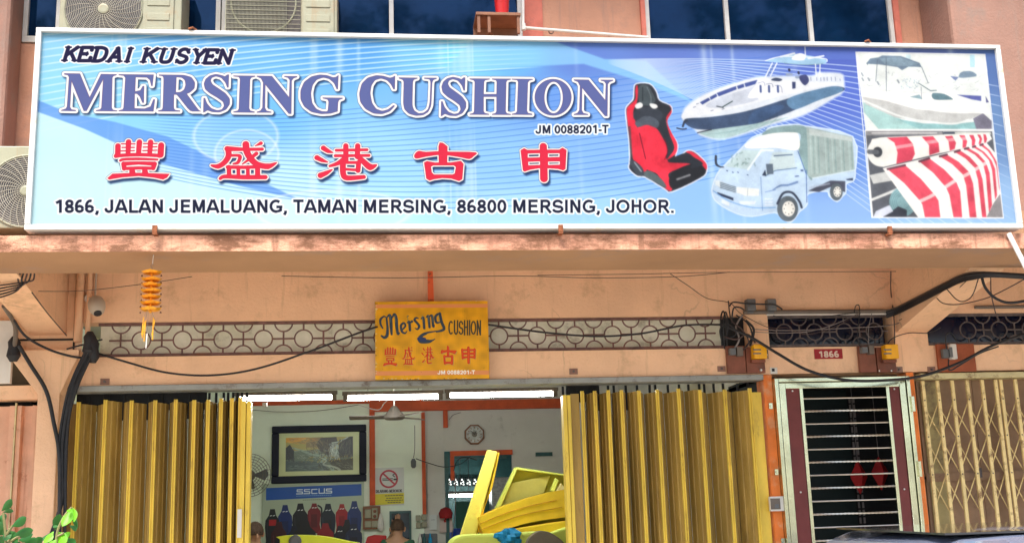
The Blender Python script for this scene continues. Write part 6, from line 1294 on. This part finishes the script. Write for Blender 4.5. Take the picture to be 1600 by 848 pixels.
# ------------------------------------------------------------------ foam on the work table
wt = thing('work_table', 'wooden work table under the foam sheets inside the shop', 'table', (.5, 2.1, .17)); obj('top', MB().box(-1.05, 2.2, 1.05, 3.2, .95, 1.0), m_woodbox, wt, bevel=.005)
for x in (-.98, 2.08):
    for y in (1.12, 3.08): obj('leg', MB().box(x, x+.06, y, y+.06, .17, .949), m_woodbox, wt)
def slabp(name, lab, pts, Y, d, m, bev=.012, tilt=0, seams=()):
    P = [at(px, py, Y) for px, py in pts]; P = [(p.x, p.z) for p in P]; b = MB().prism(P, Y, Y+d)
    o = obj(name, b, m, bevel=bev); tag(o, lab, 'foam'); return o
slabp('foam_plank', 'tall yellow foam plank leaning upright behind the foam pile', [(762,702),(778,705),(725,907),(696,907)], 2.3, .10, m_foamY)
bpy.data.objects['foam_plank'].data.materials.append(m_foamY)
slabp('foam_plank_side', 'thin darker yellow foam strip behind the tall leaning plank', [(778.5,706),(781,706),(770,760),(752,806),(745,843),(731,905),(727,905)], 2.32, .12, m_foamO)
bpy.data.objects['foam_plank_side'].name = 'foam_strip'
fr = thing('foam_crate', 'square lime foam panel leaning with torn sheets inside it', 'foam', at(845, 800, 2.7)); 
def fpiece(name, pts, Y, d, m, par): P = [at(px, py, Y) for px, py in pts]; return obj(name, MB().prism([(p.x, p.z) for p in P], Y, Y+d), m, par, bevel=.006)
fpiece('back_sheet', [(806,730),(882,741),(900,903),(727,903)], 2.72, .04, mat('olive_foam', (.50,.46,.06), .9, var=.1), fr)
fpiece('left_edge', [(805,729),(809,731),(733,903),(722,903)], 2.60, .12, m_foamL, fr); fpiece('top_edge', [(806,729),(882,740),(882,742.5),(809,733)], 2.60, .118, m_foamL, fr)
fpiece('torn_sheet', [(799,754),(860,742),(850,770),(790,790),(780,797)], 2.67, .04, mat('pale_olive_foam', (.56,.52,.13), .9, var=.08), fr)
fpiece('offcut', [(868,746),(873,750),(866,768),(860,766)], 2.6, .05, m_foamL, fr); fpiece('offcut', [(876,754),(882,760),(882,766),(868,768)], 2.6, .05, mat('cream_foam', (.70,.62,.28), .9), fr)
# curved orange sheets
b = MB(); top = [(747,808),(780,793),(820,779),(860,768),(890,763)]; bot = [(756,838),(790,826),(830,815),(890,806)]
T_ = cat(top, 5); B_ = cat(bot, 6); 
P = [at(px, py, 2.2) for px, py in list(T_)+list(B_)[::-1]]
tag(obj('foam_sheet', MB().prism([(p.x, p.z) for p in P], 2.15, 2.6), m_foamO), 'thick curved orange yellow foam sheet bent over the pile', 'foam')
for k, (t_, lab) in enumerate(((.33, 'upper cut line'), (.62, 'lower cut line'))):
    pts = [tuple(at(a[0]+(b_[0]-a[0])*t_, a[1]+(b_[1]-a[1])*t_, 2.146)) for a, b_ in zip([top[0],top[1],top[2],top[3]], [bot[0],bot[1],bot[2],bot[3]])]
    obj('seam', MB().tube(cat(pts, 5), .0035, 4), mat('foam_seam', (.60,.30,.02), .9), bpy.data.objects['foam_sheet'])
slabp('foam_block', 'orange yellow foam block below the curved sheet', [(756,840),(800,826),(860,816),(892,812),(892,910),(756,910)], 2.1, .4, m_foamO)
slabp('foam_pad', 'lime green foam pad lying at the bottom right of the pile', [(858,833),(884,824),(892,822),(892,913),(858,913)], 1.9, .3, m_foamL)
b = MB(); P = [at(px, py, 1.7) for px, py in cat([(702,852),(708,842),(725,835),(770,833),(820,831),(850,830),(862,842),(866,852)], 6)]
P = [(p.x, p.z) for p in P]+[(P[-1].x, 1.01), (P[0].x, 1.01)]
tag(obj('foam_roll', MB().prism(P, 1.6, 2.08), m_foamL, bevel=.03), 'broad rounded lime foam piece along the bottom in front of the plank', 'foam')
P = [at(px, py, 1.2) for px, py in cat([(433,838),(446,836),(480,835.5),(510,838),(540,844),(575,851)], 6)]
P = [(p.x, p.z) for p in P]+[(P[-1].x, 1.003), (P[0].x+.03, 1.003), (P[0].x+.03, P[0].z-.02)]
lm = obj('foam_cushion', MB().prism(P, 1.1, 1.5), mat('neon_yellow_vinyl', (.72,.80,.02), .4, var=.04), bevel=.01); tag(lm, 'neon yellow cushion with a grey round knob in front of the banner', 'cushion')
c = at(461, 845, 1.09); obj('knob', MB().lathe((c.x,1.098,c.z), [(.052,0),(.05,.02),(.03,.03)], 18, 'y'), m_greyp, lm)
P = [at(px, py, 1.3) for px, py in cat([(822,850),(828,838),(842,829),(858,831),(875,842),(884,852)], 6)]; P = [(p.x, p.z) for p in P]+[(P[-1].x, 1.003), (P[0].x, 1.003)]
tag(obj('leather_stool', MB().prism(P, 1.25, 1.4), mat('taupe_leather', (.16,.14,.10), .5), bevel=.03), 'rounded grey brown seat back poking up at the bottom right of the opening', 'seat')
cl = at(796, 838, 1.56); bm_ = MB(); n = 16
v = []; f = []
for i in range(9):
    for j in range(n):
        th = math.pi*i/8; ph = 2*math.pi*j/n; r = .085*(1+.28*math.sin(3*ph+i*1.3)*math.sin(th)+.15*math.cos(5*ph-i)); v.append((cl.x+r*math.sin(th)*math.cos(ph)*1.25, cl.y+r*math.sin(th)*math.sin(ph), cl.z+r*math.cos(th)*.8))
for i in range(8):
    for j in range(n): f.append((i*n+j, (i+1)*n+j, (i+1)*n+(j+1) % n, i*n+(j+1) % n))
o = obj('cloth_bundle', bm_.add(v, f), m_cyan, smooth=True); tag(o, 'crumpled bright blue cloth lying on the lime foam', 'cloth')
# red table things under the panel
tag(obj('red_bag', MB().prism([(p.x, p.z) for p in [at(*q, 5.0) for q in ((570,850),(574,838),(585,835),(604,836),(604,852),(570,852))]], 5.0, 5.25), m_red, bevel=.01), 'red and white packet on the shelf under the switch panel', 'packet')
tag(obj('small_radio', MB().box(gx(655,840,5.2), gx(683,840,5.2), 5.1, 5.3, 1.2, gz(670,833,5.2)), m_greyp, bevel=.01), 'small grey appliance below the wall sockets', 'radio')
for i, x in enumerate((656, 663, 672)): c = at(x, 838, 5.0); tag(obj('bottle', MB().lathe((c.x,5.0,c.z-.12), [(.02,0),(.022,.10),(.010,.13),(.010,.16)], 10), (m_pvc, m_teal, m_cyan)[i], smooth=True), ['white', 'dark green', 'blue'][i]+' small bottle standing below the wall sockets', 'bottle')

# ------------------------------------------------------------------ people (skin-grown bodies)
def person(lab, joints, radii, edges, m_cloth, m_skin, hair_c, head_i, skin_split=None):
    me = bpy.data.meshes.new('person'); me.from_pydata([tuple(j) for j in joints], edges, []); o = bpy.data.objects.new('person', me); COL.objects.link(o)
    sk_ = o.modifiers.new('s', 'SKIN'); 
    if not me.skin_vertices: me.attributes  # layer is made with the modifier
    for i, r in enumerate(radii): me.skin_vertices[0].data[i].radius = (r, r) if not isinstance(r, tuple) else r
    me.skin_vertices[0].data[0].use_root = True
    ss = o.modifiers.new('u', 'SUBSURF'); ss.levels = 2; ss.render_levels = 2; sk_.use_smooth_shade = True
    me.materials.append(m_cloth); tag(o, lab, 'person')
    return o
m_skinc = mat('skin', (.52,.28,.17), .5, var=.06, bump=0); m_hairb = mat('brown_hair', (.09,.05,.03), .6, var=.3, scale=60, bump=.5, bscale=200, stretch=(1,1,.2)); m_shirt = mat('green_shirt', (.05,.16,.09), .8, bump=.1); m_shirt2 = mat('dark_shirt', (.05,.05,.06), .8)
def build_person(lab, base, yaw, head_top, shirt, arm=None):
    """standing figure whose crown reaches head_top; clothing is a separate child grown over the same pose"""
    H = head_top-base[2]; u = H/1.68; M = Matrix.Translation(base) @ Matrix.Rotation(yaw, 4, 'Z')
    J = [(0,0,.92),(0,0,1.08),(0,.01,1.24),(0,.01,1.38),(0,0,1.46),(0,-.01,1.54),(0,-.01,1.62),
         (-.17,0,1.37),(-.21,0,1.13),(-.2,-.06,.90),(-.2,-.09,.80), (.17,0,1.37),(.21,0,1.13),(.2,-.06,.90),(.2,-.09,.80),
         (-.09,0,.86),(-.10,0,.48),(-.10,.03,.08),(-.10,-.13,.03), (.09,0,.86),(.10,0,.48),(.10,.03,.08),(.10,-.13,.03)]
    if arm: J[12:15] = arm
    R = [.13,.12,.135,.12,.052,.085,.075, .062,.045,.035,.03, .062,.045,.035,.03, .085,.06,.045,.03, .085,.06,.045,.03]
    E_ = [(0,1),(1,2),(2,3),(3,4),(4,5),(5,6),(3,7),(7,8),(8,9),(9,10),(3,11),(11,12),(12,13),(13,14),(0,15),(15,16),(16,17),(17,18),(0,19),(19,20),(20,21),(21,22)]
    P = [M @ (Vector(j)*u) for j in J]
    o = person(lab, P, [r*u for r in R], E_, m_skinc, None, None, 5)
    # clothes: same joints, a little fuller
    def garment(name, idx, grow, m):
        mp = {k: i for i, k in enumerate(idx)}; ed = [(mp[a], mp[b]) for a, b in E_ if a in mp and b in mp]
        me = bpy.data.meshes.new(name); me.from_pydata([tuple(P[k]) for k in idx], ed, []); g = bpy.data.objects.new(name, me); COL.objects.link(g)
        s_ = g.modifiers.new('s', 'SKIN'); s_.use_smooth_shade = True
        for i, k in enumerate(idx): me.skin_vertices[0].data[i].radius = (R[k]*u+grow, R[k]*u+grow)
        me.skin_vertices[0].data[0].use_root = True
        q = g.modifiers.new('u', 'SUBSURF'); q.levels = 2; q.render_levels = 2; me.materials.append(m); g.parent = o
    garment('shirt', [1,2,3,7,8,11,12], .014, shirt); garment('trousers', [0,15,16,17,19,20,21], .014, m_navy)
    hc = P[6]-Vector((0,0,.035*u)); hb = MB(); v = []; f = []; n = 18
    for i in range(8):
        th = (math.pi*.60)*i/7
        for j in range(n):
            ph = 2*math.pi*j/n; fx_ = math.sin(ph-yaw); k = 1.0+.06*math.sin(5*ph)*math.sin(th)
            v.append((hc.x+.098*u*k*math.sin(th)*math.cos(ph), hc.y+.108*u*k*math.sin(th)*math.sin(ph), hc.z+.118*u*math.cos(th)))
    for i in range(7):
        for j in range(n): f.append((i*n+j, (i+1)*n+j, (i+1)*n+(j+1) % n, i*n+(j+1) % n))
    hb.add(v, f); obj('hair', hb, m_hairb, o, smooth=True)
    # face
    fd = (M.to_3x3() @ Vector((0,-1,0))); sd2 = (M.to_3x3() @ Vector((1,0,0))); he = P[5]+Vector((0,0,.02*u))
    for s_ in (-1, 1):
        e = he+fd*(.088*u)+sd2*(.032*u*s_)+Vector((0,0,.015)); obj('eye', MB().lathe(tuple(e), [(.004,-.008),(.011,-.004),(.011,.004),(.004,.008)], 8), m_black, o, smooth=True)
        e = he+sd2*(.092*u*s_); obj('ear', MB().lathe((e.x,e.y,e.z-.03), [(.006,0),(.016,.02),(.017,.04),(.006,.06)], 8), m_skinc, o, smooth=True)
    e = he+fd*(.095*u)-Vector((0,0,.01)); obj('nose', MB().lathe(tuple(e), [(.016,-.02),(.012,0),(.006,.03)], 8), m_skinc, o, smooth=True)
    # hands with five fingers
    for w_, el in ((10, 9), (14, 13)):
        d = (P[w_]-P[el]).normalized(); a = d.cross(Vector((0,0,1))); a = a.normalized() if a.length > .1 else Vector((1,0,0)); b_ = a.cross(d)
        h = MB(); p0 = P[w_]; h.tube([tuple(p0-d*.01), tuple(p0+d*.05), tuple(p0+d*.085)], [.024,.036,.030], 8)
        for k in range(4): q = p0+d*.08+a*(-.024+.016*k); l = (.062,.074,.07,.055)[k]; h.tube([tuple(q), tuple(q+d*l*.5+b_*.008), tuple(q+d*l+b_*.026)], [.0085,.008,.006], 6)
        q = p0+d*.03+a*.03; h.tube([tuple(q), tuple(q+d*.03+a*.022), tuple(q+d*.055+a*.028+b_*.01)], [.011,.010,.007], 6)
        obj('hand', h, m_skinc, o, smooth=True)
    return o
c = at(398, 817, 2.9); build_person('person with brown hair at the left behind the yellow shutter, only the head showing', Vector((c.x,2.9,.17)), .4, c.z, m_shirt2)
c = at(621, 812, 4.7); build_person('person in a green shirt with a raised bare arm before the dark mirror', Vector((c.x,4.7,.17)), math.pi, c.z, m_shirt, arm=[(-.0+.20,-.12,1.30),(.04,-.22,1.52),(.02,-.16,1.60)])

# ------------------------------------------------------------------ parked car at the bottom right, nose towards the road
m_carpaint = mat('silver_blue_car_paint', (.32,.36,.50), .22, metal=.5, var=.03, bump=0, coat=1.); m_carglass = mat('car_glass', (.10,.12,.17), .05, var=.05, bump=0, spec=.8, coat=1.)
RZ = at(1500, 829, -3.3).z; xc = 3.13; hw = .62
car = thing('parked_car', 'silver blue car parked at the kerb with only its roof showing at the bottom right', 'car', (xc, -3.4, 0))
cl_ = [(-5.45,.55,.30,.80),(-5.35,.80,.72,.84),(-4.55,1.0,.80,.86),(-4.35,1.02,.80,.86),(-3.55,RZ-.035,.60,.66),(-3.30,RZ,.58,.64),(-2.2,RZ+.0,.58,.64),(-1.7,RZ-.10,.57,.66),(-1.35,1.05,.70,.84),(-1.30,.6,.74,.84)]
def body():
    b = MB(); rows = []
    for (y, zt_, wt_, wb) in cl_:
        r = []
        for s_ in (-1, 1):
            pass
        pr = [(-wb-.02,.28),(-wb-.04,.55),(-wb-.02,min(zt_,.92)),(-wt_,max(min(zt_,.93),zt_-.05)),(-wt_*.8,zt_-.008),(-wt_*.4,zt_+.004),(0,zt_+.008)]
        pr = pr+[(-x, z) for x, z in pr[-2::-1]]
        rows.append([(xc+x, y, z) for x, z in pr])
    n = len(rows[0]); v = [p for r in rows for p in r]; f = []
    for i in range(len(rows)-1):
        for j in range(n-1): f.append((i*n+j, i*n+j+1, (i+1)*n+j+1, (i+1)*n+j))
        f.append((i*n+n-1, i*n, (i+1)*n, (i+1)*n+n-1))
    f += [tuple(range(n)), tuple(range(len(rows)*n-1, (len(rows)-1)*n-1, -1))]
    return b.add(v, [q[::-1] for q in f])
obj('body', body(), m_carpaint, car, smooth=True)
def quad3(name, P, m, par=car, d=.006, nrm=(0,-.5,.8)):
    n = Vector(nrm).normalized()*d; v = [tuple(Vector(p)+n) for p in P]+[tuple(Vector(p)+n*.2) for p in P]; k = len(P)
    return obj(name, MB().add(v, [tuple(range(k)), tuple(range(2*k-1, k-1, -1))]+[(i, i+k, (i+1) % k+k, (i+1) % k) for i in range(k)]), m, par)
quad3('windscreen', [(xc-.76,-4.32,1.04),(xc+.76,-4.32,1.04),(xc+.53,-3.56,RZ-.045),(xc-.53,-3.56,RZ-.045)], m_carglass)
quad3('roof_panel', [(xc-.55,-3.50,RZ-.014),(xc+.55,-3.50,RZ-.014),(xc+.56,-2.25,RZ+.008),(xc-.56,-2.25,RZ+.008)], mat('black_roof', (.02,.022,.03), .2, var=.05, bump=0, coat=1.), nrm=(0,0,1), d=.012)
quad3('rear_window', [(xc+.68,-1.40,1.08),(xc-.68,-1.40,1.08),(xc-.5,-1.66,RZ-.13),(xc+.5,-1.66,RZ-.13)], m_carglass, nrm=(0,.8,.5))
for s_ in (-1, 1):
    quad3('side_window', [(xc+s_*.875,-4.15,.96),(xc+s_*.655,-3.5,RZ-.09),(xc+s_*.655,-2.3,RZ-.08),(xc+s_*.70,-1.8,RZ-.22),(xc+s_*.87,-1.6,.96)], m_carglass, nrm=(s_*.9,0,.4), d=.012)
    quad3('headlight', [(xc+s_*.75,-5.38,.68),(xc+s_*.50,-5.40,.66),(xc+s_*.50,-5.38,.78),(xc+s_*.76,-5.34,.80)], m_silver, nrm=(0,-1,.1), d=.03)
    obj('mirror', MB().box(xc+s_*.93-.09, xc+s_*.93+.09, -4.15, -4.07, .98, 1.11), m_carpaint, car, bevel=.02)
    for y in (-4.75, -2.1):
        x_ = xc+s_*.80; w_ = MB(); w_.lathe((0,0,0), [(.20,-.09),(.29,-.09),(.305,-.06),(.305,.06),(.29,.09),(.20,.09)], 24); w_.move(Matrix.Translation((x_, y, .31)) @ Matrix.Rotation(math.pi/2, 4, 'Y'))
        wh = obj('wheel', w_, m_black, car, smooth=True); r_ = MB(); r_.lathe((0,0,0), [(.20,-.08),(.20,.095),(.05,.075),(.03,.10)], 20); r_.move(Matrix.Translation((x_, y, .31)) @ Matrix.Rotation(s_*math.pi/2, 4, 'Y')); obj('rim', r_, m_silver, wh, smooth=True)
quad3('grille', [(xc-.4,-5.46,.42),(xc+.4,-5.46,.42),(xc+.42,-5.44,.62),(xc-.42,-5.44,.62)], m_black, nrm=(0,-1,0), d=.04)

# ------------------------------------------------------------------ shrubs at the bottom left
def leaf_mesh(L, Wd, m, name):
    pr = [(0,0),(.12,.35),(.3,.82),(.5,1.),(.7,.85),(.86,.5),(1,0)]; v = []; f = []
    for t, w in pr:
        z = -.18*t*t*L
        v += [(t*L,-w*Wd/2,z+.10*w*Wd),(t*L,0,z),(t*L,w*Wd/2,z+.10*w*Wd)]
    for i in range(len(pr)-1):
        for j in (0, 1): f.append((i*3+j, (i+1)*3+j, (i+1)*3+j+1, i*3+j+1))
    me = bpy.data.meshes.new(name); me.from_pydata(v, [], f); me.materials.append(m); me.polygons.foreach_set('use_smooth', [True]*len(f)); return me
def leaf_mat(name, col, trans):
    m = mat(name, col, .38, var=.12, scale=25, bump=.08, bscale=90); b = m.node_tree.nodes['Principled BSDF']
    t = m.node_tree; tr = t.nodes.new('ShaderNodeBsdfTranslucent'); tr.inputs[0].default_value = (*trans, 1); mx = t.nodes.new('ShaderNodeMixShader'); mx.inputs[0].default_value = .35
    t.links.new(b.outputs[0], mx.inputs[1]); t.links.new(tr.outputs[0], mx.inputs[2]); t.links.new(mx.outputs[0], t.nodes['Material Output'].inputs['Surface']); return m
lm_d = leaf_mat('dark_leaf', (.035,.15,.035), (.06,.25,.03)); lm_b = leaf_mat('bright_leaf', (.16,.52,.02), (.35,.75,.02)); m_stem = mat('green_stem', (.22,.20,.08), .6)  # brightness of the shrub tip is put into its leaf colour
def leafy(nm, lab, roots, leaves, me_list, Y, seedbase):
    t = thing(nm, lab, 'shrub', (at(*roots[0][-1], Y).x, Y, 0))
    for k, r_ in enumerate(roots):
        P = [at(px, py, Y) for px, py in r_]; obj('stem', MB().tube(cat([tuple(p) for p in P], 5), .004, 6), m_stem, t, smooth=True)
    for i, (px, py, qx, qy, w, mi, dy) in enumerate(leaves):     # base and tip in photo space
        a, b = at(px, py, Y+dy), at(qx, qy, Y+dy-.02); d = b-a; L = d.length
        o = bpy.data.objects.new('leaf', me_list[mi]); COL.objects.link(o); o.parent = t
        dx_ = d.normalized(); sidev = dx_.cross(Vector((0,-1,.25))).normalized(); nn = dx_.cross(sidev).normalized()
        if nn.y > 0: pass
        Mx = Matrix(((dx_.x,sidev.x,nn.x,0),(dx_.y,sidev.y,nn.y,0),(dx_.z,sidev.z,nn.z,0),(0,0,0,1))) @ Matrix.Rotation(w[1], 4, 'X')
        o.matrix_local = Matrix.Translation(a-t.location) @ Mx @ Matrix.Diagonal((L, w[0]*L, L, 1))
    return t
LM = [leaf_mesh(1, 1, lm_d, 'leaf_dark'), leaf_mesh(1, 1, lm_b, 'leaf_bright')]
dark = [(2,798,22,778,(.42,.2),0,0),(4,800,24,796,(.30,.6),0,.02),(-6,812,14,806,(.6,0),0,.03),(18,822,45,807,(.45,.1),0,-.02),(20,836,56,827,(.40,.2),0,.0),(28,843,55,836,(.45,-.3),0,.04),(10,826,12,846,(.6,0),0,.01),(12,828,30,850,(.5,.4),0,.02),(-4,836,10,822,(.6,.3),0,.03),(-8,826,8,816,(.6,.1),0,-.02),(38,848,62,842,(.45,.2),0,.02),(44,856,70,838,(.45,.2),0,.05),(-5,852,8,836,(.6,.1),0,.05),(20,860,35,845,(.5,0),0,.03),(-10,846,-2,800,(.4,0),0,.02)]
leafy('green_shrub', 'dark green leafy shrub at the bottom left corner', [[(8,880),(9,840),(5,800)], [(9,850),(28,838),(40,836)], [(10,835),(20,820)]], dark, LM, -4.9, 1)
bright = [(112,792,99,824,(.50,.1),1,0),(84,829,71,843,(.45,.3),1,0),(90,830,104,852,(.62,.2),1,.01),(100,832,110,838,(.7,.1),1,.02),(113,792,119,816,(.40,.5),1,.01),(110,800,123,828,(.22,.2),0,.03),(86,828,94,800,(.5,.4),0,.04),(82,830,70,850,(.6,.3),1,.03),(108,820,122,829,(.35,.4),0,.03),(96,808,84,826,(.55,.2),0,.05),(88,842,74,856,(.6,.1),1,-.01),(104,840,120,852,(.5,.1),0,.03),(96,850,86,862,(.6,.1),1,0),(78,832,64,846,(.5,.3),0,.05),(112,794,104,800,(.5,0),1,-.01)]
leafy('green_shrub', 'bright lime green shrub tip beside the left column', [[(92,890),(88,840),(98,810),(112,792)], [(88,838),(100,832)]], bright, LM, -4.7, 2)

# ------------------------------------------------------------------ roadside trees across the street (mirrored in the tinted windows)
m_bark = mat('bark', (.12,.09,.06), .9, bump=.6, bscale=30); lm_t = leaf_mat('tree_leaf', (.035,.10,.03), (.05,.14,.02))
def tree(x, y, h, R, lab, seed):
    rs = np.random.default_rng(seed); t = thing('roadside_tree', lab, 'tree', (x, y, 0), 'trees across the road')
    obj('trunk', MB().tube([(x,y,0),(x+.1,y,h*.25),(x-.1,y+.1,h*.5),(x,y,h*.8)], [.28,.2,.15,.06], 10), m_bark, t, smooth=True)
    for k in range(6): a = k*1.05; obj('limb', MB().tube([(x,y,h*.35+k*.2),(x+R*.4*math.cos(a),y+R*.4*math.sin(a),h*.5+k*.2),(x+R*.75*math.cos(a),y+R*.75*math.sin(a),h*.62+k*.3)], [.1,.06,.02], 6), m_bark, t, smooth=True)
    cen = []
    for i in range(80):
        d = rs.normal(size=3); d /= np.linalg.norm(d); r = rs.uniform(.35, 1)**.6; cen.append((x+d[0]*R*r, y+d[1]*R*r, h*.66+d[2]*h*.34*r))
    v = []; f = []
    for c_ in cen:
        for i in range(190):
            d = rs.normal(size=3)*.42+np.array(c_); a = rs.normal(size=3); a /= np.linalg.norm(a); b = np.cross(a, rs.normal(size=3)); b /= np.linalg.norm(b); s_ = rs.uniform(.10, .2); o_ = len(v)
            v += [tuple(d-a*s_), tuple(d+b*s_*.5), tuple(d+a*s_), tuple(d-b*s_*.5)]; f.append((o_,o_+1,o_+2,o_+3))
    me = bpy.data.meshes.new('crown'); me.from_pydata(v, [], f); me.materials.append(lm_t); o = bpy.data.objects.new('crown', me); COL.objects.link(o); o.parent = t; o.location = (-x, -y, 0); o.location = tuple(-q for q in t.location); o['kind'] = 'stuff'
for i, (x, y, h, R) in enumerate(((-11,-30,21,5.6),(-3,-32,23,6),(5,-31,22,5.8),(13,-30,21,5.6),(21,-31,23,6))):
    tree(x, y, h, R, ['leftmost','second from left','middle','second from right','rightmost'][i]+' of five large leafy trees across the road', 20+i)
